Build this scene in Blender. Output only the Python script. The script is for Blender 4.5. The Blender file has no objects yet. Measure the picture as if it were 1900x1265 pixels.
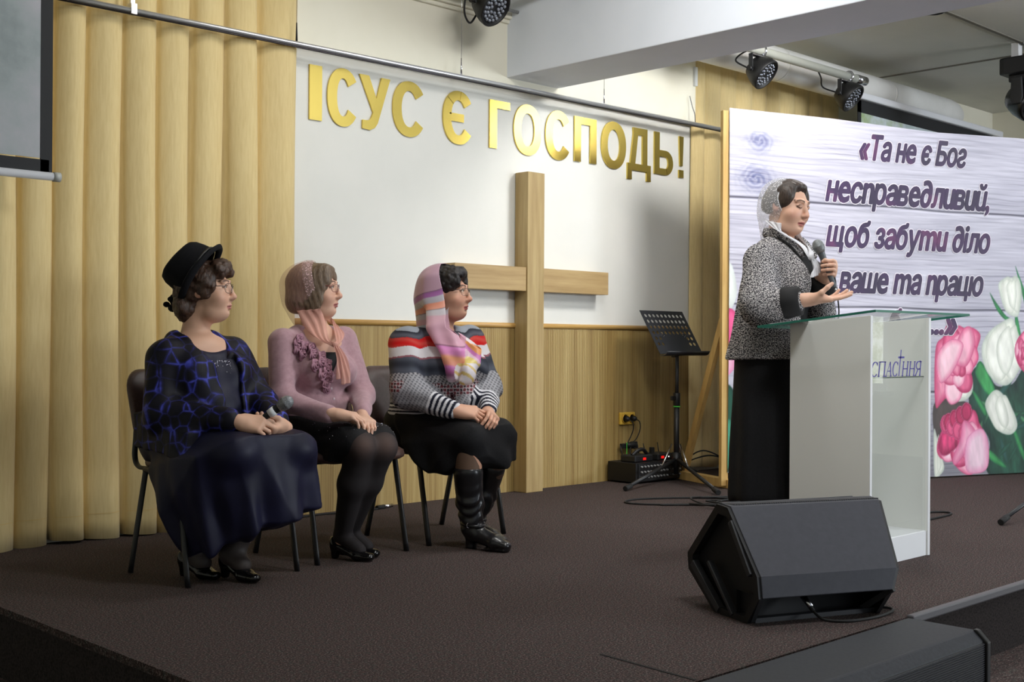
import bpy, bmesh, math, random
import numpy as np
from mathutils import Vector, Matrix
random.seed(7); np.random.seed(7)
SC = bpy.context.scene
COL = SC.collection
PI = math.pi

# ------------------------------------------------------------------ camera, world, lights, exposure
YAW, PITCH, ROLL = math.radians(44.3), math.atan(3.5/2290.0), math.atan(0.006)
_a = Vector((math.sin(YAW)*math.cos(PITCH), math.cos(YAW)*math.cos(PITCH), math.sin(PITCH)))
_r0 = Vector((math.cos(YAW), -math.sin(YAW), 0.0)); _u0 = _r0.cross(_a)
_r = _r0*math.cos(ROLL) + _u0*math.sin(ROLL); _u = _r.cross(_a)
cam_data = bpy.data.cameras.new('camera'); cam = bpy.data.objects.new('camera', cam_data); COL.objects.link(cam)
cam.matrix_world = Matrix(((_r.x, _u.x, -_a.x, 0.0), (_r.y, _u.y, -_a.y, 0.0), (_r.z, _u.z, -_a.z, 0.94), (0, 0, 0, 1)))
cam_data.sensor_width = 36.0; cam_data.sensor_fit = 'HORIZONTAL'; cam_data.lens = 2290.0/1900.0*36.0
cam_data.clip_start = 0.05
SC.camera = cam

SC.view_settings.view_transform = 'Standard'
SC.view_settings.look = 'None'
SC.view_settings.gamma = 1.0
SC.view_settings.use_curve_mapping = False
SC.view_settings.exposure = 0.36

world = bpy.data.worlds.new('world'); SC.world = world; world.use_nodes = True
world.node_tree.nodes['Background'].inputs['Color'].default_value = (0.80, 0.88, 1.0, 1)
world.node_tree.nodes['Background'].inputs['Strength'].default_value = 0.42

def area_light(name, loc, target, sx, sy, power, color):
    l = bpy.data.lights.new(name, 'AREA'); l.shape = 'RECTANGLE'; l.size = sx; l.size_y = sy; l.energy = power; l.color = color
    o = bpy.data.objects.new(name, l); COL.objects.link(o); o.location = loc
    o.rotation_euler = (Vector(target)-Vector(loc)).to_track_quat('-Z', 'Y').to_euler()
    return o
# daylight through the side windows of the hall
area_light('window_daylight', (12.1, -7.4, 1.75), (8.0, 4.0, 2.0), 4.2, 1.7, 620, (0.86, 0.93, 1.0))
# ceiling lamps above the stage and the hall, plus an added curtain fill
area_light('ceiling_lamp_or_fill', (4.35, 3.55, 3.27), (4.6, 4.4, 0.0), 0.7, 0.7, 26, (1.0, 0.985, 0.95))
area_light('ceiling_lamp_or_fill', (3.5, 1.7, 3.27), (4.8, 2.7, 0.5), 0.7, 0.7, 62, (0.98, 0.985, 0.98))
area_light('ceiling_lamp_or_fill', (6.5, 3.5, 3.27), (6.5, 5.2, 0.6), 0.7, 0.7, 62, (1.0, 0.985, 0.95))
area_light('ceiling_lamp_or_fill', (2.9, 4.2, 3.27), (3.1, 5.5, 1.6), 0.4, 0.4, 6, (1.0, 0.97, 0.90))  # small fill added to brighten the curtain top, not a known lamp
area_light('ceiling_lamp_or_fill', (9.1, 2.2, 3.27), (8.4, 3.6, 0.0), 0.7, 0.7, 30, (0.97, 0.98, 1.0))
area_light('ceiling_lamp_or_fill', (6.4, 0.6, 3.27), (6.2, 2.4, 0.2), 0.7, 0.7, 36, (0.97, 0.98, 1.0))

# ------------------------------------------------------------------ colour and materials
def lin(c): 
    c = c/255.0
    return c/12.92 if c <= 0.04045 else ((c+0.055)/1.055)**2.4
def rgb(r, g, b): return (lin(r), lin(g), lin(b), 1.0)
MATS = {}
def mat(name, col=(128, 128, 128), rough=0.6, metal=0.0, spec=0.5, **kw):
    if name in MATS: return MATS[name]
    m = bpy.data.materials.new(name); m.use_nodes = True; MATS[name] = m
    b = m.node_tree.nodes['Principled BSDF']
    b.inputs['Base Color'].default_value = rgb(*col); b.inputs['Roughness'].default_value = rough
    b.inputs['Metallic'].default_value = metal; b.inputs['Specular IOR Level'].default_value = spec
    for k, v in kw.items(): b.inputs[k.replace('_', ' ')].default_value = v
    return m
def nodes(m): return m.node_tree.nodes, m.node_tree.links, m.node_tree.nodes['Principled BSDF']
def coords(m, scale=(1, 1, 1), kind='Object', rot=(0, 0, 0)):
    N, L, b = nodes(m); t = N.new('ShaderNodeTexCoord'); mp = N.new('ShaderNodeMapping')
    mp.inputs['Scale'].default_value = scale; mp.inputs['Rotation'].default_value = rot
    L.new(t.outputs[kind], mp.inputs['Vector']); return mp.outputs['Vector']
def ramp(m, fac, stops):
    N, L, b = nodes(m); r = N.new('ShaderNodeValToRGB'); e = r.color_ramp.elements
    e[0].position, e[0].color = stops[0][0], rgb(*stops[0][1]); e[1].position, e[1].color = stops[-1][0], rgb(*stops[-1][1])
    for p, c in stops[1:-1]:
        x = e.new(p); x.color = rgb(*c)
    L.new(fac, r.inputs['Fac']); return r.outputs['Color']
def noise(m, vec, scale=5, detail=3, rough=0.5):
    N, L, b = nodes(m); n = N.new('ShaderNodeTexNoise'); n.inputs['Scale'].default_value = scale
    n.inputs['Detail'].default_value = detail; n.inputs['Roughness'].default_value = rough
    L.new(vec, n.inputs['Vector']); return n.outputs['Fac']
def bump(m, height, strength=0.3, dist=0.01):
    N, L, b = nodes(m); n = N.new('ShaderNodeBump'); n.inputs['Strength'].default_value = strength; n.inputs['Distance'].default_value = dist
    L.new(height, n.inputs['Height']); L.new(n.outputs['Normal'], b.inputs['Normal'])
def setcol(m, out):
    N, L, b = nodes(m); L.new(out, b.inputs['Base Color'])
def noisy(name, stops, scale=(1, 1, 1), nscale=8, detail=4, rough=0.6, bmp=0.0, bdist=0.002, spec=0.5, metal=0.0, **kw):
    if name in MATS: return MATS[name]
    m = mat(name, (128, 128, 128), rough, metal, spec, **kw); v = coords(m, scale); f = noise(m, v, nscale, detail, 0.6)
    setcol(m, ramp(m, f, stops))
    if bmp: bump(m, f, bmp, bdist)
    return m
def vcol(name, rough=0.6, spec=0.5, **kw):
    if name in MATS: return MATS[name]
    m = mat(name, (128, 128, 128), rough, 0.0, spec, **kw); N, L, b = nodes(m)
    a = N.new('ShaderNodeVertexColor'); a.layer_name = 'Col'; L.new(a.outputs['Color'], b.inputs['Base Color']); return m

def thin_glass(name, tint=(253, 254, 254), ior=1.5, rough=0.0):
    if name in MATS: return MATS[name]
    m = bpy.data.materials.new(name); m.use_nodes = True; MATS[name] = m; N, L = m.node_tree.nodes, m.node_tree.links; N.clear()
    o = N.new('ShaderNodeOutputMaterial'); mx = N.new('ShaderNodeMixShader'); f = N.new('ShaderNodeFresnel'); f.inputs['IOR'].default_value = ior
    t = N.new('ShaderNodeBsdfTransparent'); t.inputs['Color'].default_value = rgb(*tint); g = N.new('ShaderNodeBsdfGlossy'); g.inputs['Roughness'].default_value = rough
    ge = N.new('ShaderNodeNewGeometry'); iv = N.new('ShaderNodeMath'); iv.operation = 'SUBTRACT'; iv.inputs[0].default_value = 1.0; L.new(ge.outputs['Backfacing'], iv.inputs[1])
    ml = N.new('ShaderNodeMath'); ml.operation = 'MULTIPLY'; L.new(f.outputs[0], ml.inputs[0]); L.new(iv.outputs[0], ml.inputs[1]); L.new(ml.outputs[0], mx.inputs[0]); L.new(t.outputs[0], mx.inputs[1]); L.new(g.outputs[0], mx.inputs[2]); L.new(mx.outputs[0], o.inputs['Surface']); return m

# ------------------------------------------------------------------ objects
def children(o): return [c for c in bpy.data.objects if c.parent == o]
def tag(o, label=None, cat=None, group=None, kind=None):
    if label: o['label'] = label
    if cat: o['category'] = cat
    if group: o['group'] = group
    if kind: o['kind'] = kind
    return o
def empty(name, loc=(0, 0, 0), rz=0.0):
    o = bpy.data.objects.new(name, None); COL.objects.link(o); o.location = loc; o.rotation_euler = (0, 0, rz); o.empty_display_size = 0.1
    return o
def copy_tree(o, parent=None):
    c = o.copy(); COL.objects.link(c)
    if parent: c.parent = parent
    for ch in children(o): copy_tree(ch, c)
    return c

class MB:
    def __init__(s): s.v = []; s.f = []; s.sm = []
    def add(s, vs, fs, smooth=False):
        n = len(s.v); s.v += [tuple(map(float, p)) for p in vs]
        for f in fs: s.f.append(tuple(i+n for i in f)); s.sm.append(smooth)
        return s
    def box(s, c, d, R=None):
        pts = [Vector((x*d[0]/2, y*d[1]/2, z*d[2]/2)) for z in (-1, 1) for y in (-1, 1) for x in (-1, 1)]
        if R is not None: pts = [R @ p for p in pts]
        pts = [p+Vector(c) for p in pts]
        return s.add(pts, [(0, 2, 3, 1), (4, 5, 7, 6), (0, 1, 5, 4), (2, 6, 7, 3), (0, 4, 6, 2), (1, 3, 7, 5)])
    def prism(s, poly, lo, hi, ax=(0, 1, 2), smooth=False):
        """poly in (ax0, ax1), extruded along ax2"""
        n = len(poly); vs = []
        for h in (lo, hi):
            for p in poly:
                q = [0, 0, 0]; q[ax[0]] = p[0]; q[ax[1]] = p[1]; q[ax[2]] = h; vs.append(q)
        fs = [tuple(range(n-1, -1, -1)), tuple(range(n, 2*n))]
        s.add(vs, fs); b = len(s.v)-2*n
        for i in range(n):
            s.f.append((b+i, b+(i+1) % n, b+n+(i+1) % n, b+n+i)); s.sm.append(smooth)
        return s
    def tube(s, pts, r, seg=10, closed=False, caps=True, flat=None):
        pts = [Vector(p) for p in pts]; n = len(pts); rs = r if hasattr(r, '__len__') else [r]*n
        tang = []
        for i in range(n):
            a, b = (pts[(i-1) % n], pts[(i+1) % n]) if closed else (pts[max(i-1, 0)], pts[min(i+1, n-1)])
            t = (b-a); tang.append(t.normalized() if t.length > 1e-9 else Vector((0, 0, 1)))
        ref = Vector((0, 0, 1)) if abs(tang[0].z) < 0.9 else Vector((1, 0, 0))
        nrm = (ref - tang[0]*ref.dot(tang[0])).normalized(); vs = []
        for i in range(n):
            nrm = (nrm - tang[i]*nrm.dot(tang[i])); nrm = nrm.normalized() if nrm.length > 1e-6 else tang[i].orthogonal().normalized()
            bn = tang[i].cross(nrm)
            for k in range(seg):
                a = 2*PI*k/seg; e = 1.0 if flat is None else flat
                vs.append(pts[i] + (nrm*math.cos(a)*e + bn*math.sin(a))*rs[i])
        fs = []
        for i in range(n if closed else n-1):
            j = (i+1) % n
            for k in range(seg): fs.append((i*seg+k, i*seg+(k+1) % seg, j*seg+(k+1) % seg, j*seg+k))
        s.add(vs, fs, True)
        if caps and not closed:
            b = len(s.v)-n*seg
            s.f.append(tuple(b+k for k in range(seg-1, -1, -1))); s.sm.append(False)
            s.f.append(tuple(b+(n-1)*seg+k for k in range(seg))); s.sm.append(False)
        return s
    def cyl(s, a, b, r, r2=None, seg=20): return s.tube([a, b], [r, r if r2 is None else r2], seg)
    def lathe(s, prof, seg=24, M=None, smooth=True):
        vs = []
        for (r, h) in prof:
            for k in range(seg):
                a = 2*PI*k/seg; p = Vector((r*math.cos(a), r*math.sin(a), h)); vs.append(M @ p if M is not None else p)
        fs = [(i*seg+k, i*seg+(k+1) % seg, (i+1)*seg+(k+1) % seg, (i+1)*seg+k) for i in range(len(prof)-1) for k in range(seg)]
        s.add(vs, fs, smooth); b = len(s.v)-len(vs)
        if prof[0][0] > 1e-6: s.f.append(tuple(b+k for k in range(seg-1, -1, -1))); s.sm.append(False)
        if prof[-1][0] > 1e-6: s.f.append(tuple(b+(len(prof)-1)*seg+k for k in range(seg))); s.sm.append(False)
        return s
    def sphere(s, c, r, seg=16, rings=10, R=None):
        rr = r if hasattr(r, '__len__') else (r, r, r); vs = []
        for i in range(rings+1):
            t = PI*i/rings
            for k in range(seg):
                a = 2*PI*k/seg; p = Vector((rr[0]*math.sin(t)*math.cos(a), rr[1]*math.sin(t)*math.sin(a), rr[2]*math.cos(t)))
                if R is not None: p = R @ p
                vs.append(p+Vector(c))
        fs = [(i*seg+k, (i+1)*seg+k, (i+1)*seg+(k+1) % seg, i*seg+(k+1) % seg) for i in range(rings) for k in range(seg)]
        return s.add(vs, fs, True)
    def grid(s, fn, nu, nv, smooth=True):
        vs = [fn(i/nu, j/nv) for j in range(nv+1) for i in range(nu+1)]
        return s.add(vs, [(j*(nu+1)+i, j*(nu+1)+i+1, (j+1)*(nu+1)+i+1, (j+1)*(nu+1)+i) for j in range(nv) for i in range(nu)], smooth)
    def build(s, name, m=None, parent=None, bevel=0.0, weld=False, seg=2, solid=0.0, origin=None):
        me = bpy.data.meshes.new(name); me.from_pydata(s.v, [], s.f); me.update()
        bm = bmesh.new(); bm.from_mesh(me)
        for f, q in zip(bm.faces, s.sm): f.smooth = q
        if weld: bmesh.ops.remove_doubles(bm, verts=bm.verts, dist=1e-5)
        bmesh.ops.recalc_face_normals(bm, faces=bm.faces)
        bm.to_mesh(me); bm.free()
        o = bpy.data.objects.new(name, me); COL.objects.link(o)
        if m: me.materials.append(m)
        if parent: o.parent = parent
        if solid:
            d = o.modifiers.new('solid', 'SOLIDIFY'); d.thickness = solid; d.offset = 0
        if bevel:
            d = o.modifiers.new('bevel', 'BEVEL'); d.width = bevel; d.segments = seg; d.limit_method = 'ANGLE'; d.angle_limit = math.radians(40)
            d.harden_normals = False
        return o
def curve_pts(ctrl, n=24, closed=False):
    """Catmull-Rom through control points"""
    P = [Vector(c) for c in ctrl]; m = len(P); out = []
    segs = m if closed else m-1
    for i in range(segs):
        p0 = P[(i-1) % m] if (closed or i > 0) else P[0]*2-P[1]
        p1, p2 = P[i], P[(i+1) % m]
        p3 = P[(i+2) % m] if (closed or i+2 < m) else P[-1]*2-P[-2]
        for k in range(n):
            t = k/n
            out.append(0.5*((2*p1)+(p2-p0)*t+(2*p0-5*p1+4*p2-p3)*t*t+(3*p1-p0-3*p2+p3)*t**3))
    if not closed: out.append(P[-1].copy())
    return out
def glyph_mesh(ch, bold=0.0, extrude=0.0, res=6):
    c = bpy.data.curves.new('glyph', 'FONT'); c.body = ch; c.offset = bold; c.extrude = extrude; c.resolution_u = res; c.size = 1.0
    o = bpy.data.objects.new('glyph', c); me = bpy.data.meshes.new_from_object(o)
    bpy.data.objects.remove(o); bpy.data.curves.remove(c)
    return me
def glyph_geo(ch, bold=0.0, extrude=0.0, res=6):
    me = glyph_mesh(ch, bold, extrude, res); bm = bmesh.new(); bm.from_mesh(me); bmesh.ops.dissolve_limit(bm, angle_limit=0.001, verts=bm.verts, edges=bm.edges); bmesh.ops.triangulate(bm, faces=bm.faces, ngon_method='EAR_CLIP'); bm.to_mesh(me); bm.free()
    vs = np.array([v.co[:] for v in me.vertices]); fs = [tuple(p.vertices) for p in me.polygons]
    bpy.data.meshes.remove(me); return vs, fs
# ------------------------------------------------------------------ the setting
WY = 5.60
m_carpet = mat('carpet', rough=0.95, spec=0.15)
v = coords(m_carpet); f1 = noise(m_carpet, v, 170, 3, 0.75); f2 = noise(m_carpet, coords(m_carpet, (1, 1, 1)), 2.2, 3, 0.5)
N, L, b = nodes(m_carpet)
c1 = ramp(m_carpet, f1, [(0.30, (28, 25, 25)), (0.46, (56, 50, 49)), (0.56, (82, 73, 71)), (0.70, (146, 137, 134))])
f3 = noise(m_carpet, v, 55, 2, 0.5)
c2 = ramp(m_carpet, f3, [(0.32, (228, 246, 240)), (0.48, (250, 240, 240)), (0.66, (255, 234, 232))])
mx = N.new('ShaderNodeMix'); mx.data_type = 'RGBA'; mx.blend_type = 'MULTIPLY'; mx.inputs[0].default_value = 1.0
L.new(c1, mx.inputs[6]); L.new(c2, mx.inputs[7]); L.new(mx.outputs[2], b.inputs['Base Color']); bump(m_carpet, f1, 0.5, 0.004)
m_wall = noisy('cream_wall', [(0.3, (232, 228, 210)), (0.7, (238, 234, 218))], nscale=2, rough=0.8, spec=0.2)
m_panel = noisy('white_wall_panel', [(0.3, (228, 228, 222)), (0.7, (233, 232, 226))], nscale=3, rough=0.7, spec=0.2)
m_ceil = noisy('ceiling_paint', [(0.3, (206, 206, 198)), (0.7, (214, 213, 205))], nscale=2, rough=0.85, spec=0.1)
m_beam = noisy('beam_paint', [(0.3, (222, 228, 238)), (0.7, (227, 232, 242))], nscale=3, rough=0.7, spec=0.2)
m_dark = noisy('dark_fascia_carpet', [(0.35, (34, 31, 31)), (0.6, (58, 52, 51))], nscale=120, rough=0.95, spec=0.1)
m_bamboo = mat('bamboo_panelling', rough=0.45, spec=0.35)
v = coords(m_bamboo, (62, 1, 0.9)); fb = noise(m_bamboo, v, 1.0, 4, 0.7)
vb = coords(m_bamboo, (9, 1, 0.5)); fb2 = noise(m_bamboo, vb, 1.0, 2, 0.5)
N, L, b = nodes(m_bamboo); ad = N.new('ShaderNodeMath'); ad.operation = 'MULTIPLY_ADD'; ad.inputs[1].default_value = 0.55; L.new(fb, ad.inputs[0])
sc_ = N.new('ShaderNodeMath'); sc_.operation = 'MULTIPLY'; sc_.inputs[1].default_value = 0.45; L.new(fb2, sc_.inputs[0]); L.new(sc_.outputs[0], ad.inputs[2])
setcol(m_bamboo, ramp(m_bamboo, ad.outputs[0], [(0.30, (120, 94, 50)), (0.44, (150, 123, 72)), (0.54, (167, 142, 88)), (0.68, (188, 165, 112))]))
wv = N.new('ShaderNodeTexWave'); wv.wave_type = 'BANDS'; wv.bands_direction = 'X'; wv.inputs['Scale'].default_value = 19
L.new(coords(m_bamboo), wv.inputs['Vector']); bump(m_bamboo, wv.outputs['Fac'], 0.35, 0.004)
m_trimwood = noisy('trim_wood', [(0.3, (186, 142, 76)), (0.7, (206, 166, 98))], scale=(1, 20, 20), nscale=3, rough=0.4)
m_nosing = mat('grey_nosing', (86, 84, 88), 0.6)

def structure(name, mb, m, **k):
    o = mb.build(name, m, **k); tag(o, kind='structure'); return o
# stage floor, open at the left and the front edge; hall floor half a step lower, stage sides
structure('floor', MB().box((7.1, 3.86, -0.0125), (10.7, 3.52, 0.025)), m_carpet)
structure('floor_hall', MB().box((5.4, -2.4, -0.30), (14.4, 16.4, 0.10)), m_carpet)
fa = MB().box((7.1, 2.11, -0.14), (10.66, 0.02, 0.23)).box((1.765, 3.86, -0.14), (0.02, 3.5, 0.23))
structure('wall_stage_fascia', fa, m_dark)
structure('trim_1', MB().box((8.22, 2.09, -0.008), (8.5, 0.028, 0.03)), m_nosing, bevel=0.006)
# back wall
structure('wall_back', MB().box((7.1, WY+0.1, 1.6), (10.7, 0.2, 3.6)), m_wall)
structure('wall_back_panel', MB().box((5.525, WY-0.006, 1.80), (3.49, 0.012, 1.47)), m_panel)
structure('wall_back_soffit', MB().box((5.525, WY-0.03, 2.92), (3.49, 0.06, 0.76)), m_wall)
structure('wall_back_wainscot', MB().box((5.525, WY-0.008, 0.525), (3.49, 0.016, 1.05)), m_bamboo)
structure('trim_2', MB().tube([(3.78, WY-0.014, 1.05), (7.27, WY-0.014, 1.05)], 0.017, 12), m_trimwood)
structure('trim_3', MB().box((4.56, WY-0.075, 2.975), (1.6, 0.05, 0.045)).box((4.56, WY-0.065, 2.94), (1.6, 0.03, 0.025)), m_wall, bevel=0.008)
structure('wall_right_side', MB().box((12.4, 3.0, 1.5), (0.2, 5.4, 3.7)), m_wall)
structure('wall_left', MB().box((-1.3, -0.3, 1.5), (0.2, 11.9, 3.8)), m_wall)
structure('wall_left_back', MB().box((0.2, WY+0.1, 1.5), (3.2, 0.2, 3.8)), m_wall)
# right hall wall with a window in it
ww = MB()
x0 = 12.3
for (y0, y1, z0, z1) in [(-6.2, -4.6, -.3, 3.3), (-1.42, 0.3, -.3, 3.3), (-4.6, -1.42, -.3, 0.44), (-4.6, -1.42, 2.62, 3.3)]:
    ww.box((x0+0.1, (y0+y1)/2, (z0+z1)/2), (0.2, y1-y0, z1-z0))
structure('wall_right', ww, m_wall)
wf = MB()
for y in (-4.57, -3.0, -1.45): wf.box((x0+0.06, y, 1.53), (0.07, 0.09, 2.1))
for z in (0.48, 2.58): wf.box((x0+0.06, -3.0, z), (0.07, 3.1, 0.08))
wf.box((x0-0.06, -3.0, 0.42), (0.22, 3.3, 0.05))
win = structure('window_1', wf, mat('window_frame_white', (240, 240, 240), 0.4), bevel=0.008)
pm = thin_glass('window_pane')
structure('pane', MB().box((x0+0.07, -3.0, 1.53), (0.006, 3.1, 2.1)), pm, parent=win)
# trees and sky outside that window
me_ = mat('garden_outside', (120, 150, 110), 1.0); N, L, b = nodes(me_)
gv = coords(me_, (1, 1, 1)); gf = noise(me_, gv, 3.4, 7, 0.75)
gc = ramp(me_, gf, [(0.34, (96, 112, 74)), (0.44, (150, 160, 118)), (0.53, (214, 220, 206)), (0.7, (248, 250, 252))])
b.inputs['Base Color'].default_value = (0, 0, 0, 1); L.new(gc, b.inputs['Emission Color']); b.inputs['Emission Strength'].default_value = 4.2
structure('wall_garden_outside', MB().box((15.4, -3.4, 2.0), (0.05, 11, 6)), me_)
# ceiling with panel joints, beam
cm = MB()
XS = [1.0, 5.35, 5.81, 9.95, 12.5]; 
cm.box((5.5, -0.2, 3.36), (14.0, 11.8, 0.1))
structure('ceiling', cm, m_ceil)
m_joint = mat('ceiling_joint', (112, 108, 98), 0.9)
structure('trim_4', MB().box((9.95, 4.4, 3.307), (0.022, 2.4, 0.012)), m_joint)
structure('trim_5', MB().box((9.2, 4.12, 3.307), (6.4, 0.03, 0.014)), m_joint)
structure('trim_6', MB().box((7.3, 3.0, 3.307), (0.022, 2.2, 0.012)), m_joint)
structure('ceiling_beam', MB().box((5.582, 2.1, 2.955), (0.464, 7.0, 0.72)), m_beam, bevel=0.006)
# ------------------------------------------------------------------ common materials
M_blackmetal = mat('black_metal', (24, 25, 28), 0.45)
M_blackplastic = mat('black_plastic', (17, 17, 19), 0.5)
M_rubber = mat('black_rubber', (22, 22, 23), 0.75)
M_chrome = mat('chrome', (205, 205, 210), 0.18, 1.0)
M_white = mat('white_laminate', (226, 227, 228), 0.35)
M_led = mat('clear_lens', (150, 156, 168), 0.06, 0.35, 0.9)
M_red = mat('red_light', (200, 20, 20), 0.4); M_red.node_tree.nodes['Principled BSDF'].inputs['Emission Color'].default_value = rgb(255, 30, 25); M_red.node_tree.nodes['Principled BSDF'].inputs['Emission Strength'].default_value = 0.6
M_wood = noisy('light_oak', [(0.30, (152, 126, 80)), (0.5, (172, 147, 99)), (0.72, (188, 165, 116))], scale=(14, 14, 0.9), nscale=1.6, detail=5, rough=0.42, spec=0.4)
M_woodx = noisy('light_oak_lengthwise', [(0.30, (154, 124, 78)), (0.5, (173, 144, 97)), (0.72, (188, 161, 112))], scale=(0.9, 14, 14), nscale=1.6, detail=5, rough=0.42, spec=0.4)
M_pine = noisy('raw_pine', [(0.3, (186, 148, 84)), (0.7, (212, 178, 112))], scale=(8, 8, 1), nscale=2, rough=0.7)
M_curtain = mat('gold_curtain', rough=0.75, spec=0.2); cv = coords(M_curtain, (30, 30, 3)); cf = noise(M_curtain, cv, 3, 3, 0.6)
setcol(M_curtain, ramp(M_curtain, cf, [(0.3, (220, 196, 140)), (0.7, (230, 208, 154))])); M_curtain.node_tree.nodes['Principled BSDF'].inputs['Sheen Weight'].default_value = 0.15

# ------------------------------------------------------------------ curtains
def curtain(name, label, folds, ybase, amp, z0, z1, sharp, hem=True, seed=1):
    rnd = random.Random(seed); mb = MB(); xs = []
    for a, b in zip(folds[:-1], folds[1:]):
        n = 14
        for i in range(n): xs.append((a+(b-a)*i/n, i/n, rnd.random() if i == 0 else None, a, b))
    xs.append((folds[-1], 0.0, None, folds[-1], folds[-1]))
    k = {}; 
    for a in folds: k[a] = (rnd.uniform(0.75, 1.15), rnd.uniform(-.12, .12), rnd.uniform(0, 6))
    nz = 40
    def P(x, t, a, z):
        h, sk, ph = k[a]; w = min(1.0, max(0.0, t+sk*math.sin(PI*t)))
        y = ybase - amp*h*(math.sin(PI*w)**sharp)*(1.0+0.07*math.sin(z*1.3+ph)) - 0.002*math.sin(7*t+z*0.8+ph)
        return y
    vs = []
    for j in range(nz+1):
        z = z0+(z1-z0)*j/nz
        for (x, t, _, a, b) in xs:
            vs.append((x+0.008*math.sin(z*1.7+k[a][2]), P(x, t, a, z), z + (0.012*math.sin(5*x+k[a][2]) if j == 0 else 0)))
    n = len(xs)
    mb.add(vs, [(j*n+i, j*n+i+1, (j+1)*n+i+1, (j+1)*n+i) for j in range(nz) for i in range(n-1)], True)
    root = mb.build(name, M_curtain, solid=0.006); tag(root, label, 'curtain')
    if hem:
        hm = MB(); vs = []
        for j in range(2):
            z = z0+0.115+0.003*j
            for (x, t, _, a, b) in xs: vs.append((x+0.008*math.sin(z*1.7+k[a][2]), P(x, t, a, z)-0.0045, z))
        hm.add(vs, [(i, i+1, n+i+1, n+i) for i in range(n-1)], True)
        hm.build('hem_stitch', mat('hem_thread', (226, 196, 130), 0.8), root)
    return root
curtain('curtain', 'floor-length golden yellow curtain in wide pleats behind the seated women', [1.80, 1.96, 2.12, 2.279, 2.447, 2.607, 2.794, 2.974, 3.155, 3.347, 3.539, 3.785], 5.588, 0.100, 0.008, 3.3, 0.36)
curtain('curtain', 'golden yellow curtain in flat pleats between cross wall and flowered banner', [7.262, 7.412, 7.613, 7.819, 8.04, 8.22, 8.42, 8.63, 8.84, 9.05, 9.3], 5.578, 0.035, 0.025, 3.08, 0.8, False, 5)

# ------------------------------------------------------------------ hanging rod
rod = empty('hanging_rod', (4.9, 5.45, 2.52)); tag(rod, 'long chrome curtain rod hung on thin wires across the back wall', 'rod')
def local(o, mb): mb.v = [tuple(Vector(p)-Vector(o.location)) for p in mb.v]; return mb
local(rod, MB().cyl((1.9, 5.45, 2.50), (7.75, 5.45, 2.528), 0.0135, seg=16)).build('tube', mat('satin_chrome', (226, 227, 232), 0.32, 0.75), rod)
local(rod, MB().cyl((1.9, 5.446, 2.482), (7.75, 5.446, 2.510), 0.0045, seg=8)).build('underside_shade', mat('underside_shade_metal', (70, 66, 70), 0.3, 0.8), rod)  # thin dark tube puts the shade under the rod into its colour
for x in (3.72, 4.885, 6.16):
    z = 2.51+0.028*(x-1.9)/5.85
    w = local(rod, MB().cyl((x, 5.45, z+0.10), (x, 5.45, 3.31), 0.0016, seg=6)).build('wire', M_chrome, rod)
    c = MB().cyl((x, 5.45, z), (x, 5.45, z+0.10), 0.006, 0.003, 8)
    local(rod, c).build('clip', M_blackplastic if x < 4 else M_chrome, rod)
local(rod, MB().box((2.79, 5.45, 2.555), (0.022, 0.012, 0.10)).box((2.79, 5.45, 2.51), (0.03, 0.04, 0.05))).build('bracket', M_chrome, rod)
local(rod, MB().tube(curve_pts([(7.15, 5.45, 2.53), (7.17, 5.47, 2.60), (7.18, 5.50, 2.66), (7.175, 5.52, 2.74)], 6), 0.004, 6)).build('hook', M_chrome, rod)

# ------------------------------------------------------------------ gold letters on the wall
M_gold = mat('gold_mirror_acrylic', (224, 198, 104), 0.22, 1.0)
GL = [('І', 3.893, 3.975, 0), ('С', 3.982+.03, 4.214, 1), ('У', 4.232, 4.451, 0), ('С', 4.472, 4.706, 1), ('Є', 4.856, 5.088, 1), ('Г', 5.238, 5.414, 0), ('О', 5.448, 5.697, 1),
      ('С', 5.736, 5.966, 1), ('П', 6.012, 6.229, 0), ('О', 6.280, 6.536, 1), ('Д', 6.552, 6.806, 2), ('Ь', 6.846, 7.058, 0), ('!', 7.124, 7.184, 0)]
LL = ['tall gold letter І, the first of the sign on the white wall', 'gold letter С right after the tall І of the wall sign', 'gold letter У with slanted arms in the first word of the wall sign', 'gold letter С closing the first word of the wall sign',
      'single gold letter Є standing alone in the middle of the sign', 'gold letter Г opening the last word of the sign', 'round gold letter О next to the letter Г, above the cross', 'gold letter С above the cross, between О and П',
      'gold letter П shaped like a gate in the last word', 'round gold letter О between П and Д', 'gold letter Д with two feet near the end of the sign', 'gold letter Ь just before the exclamation mark', 'gold exclamation mark ending the wall sign']
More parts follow.
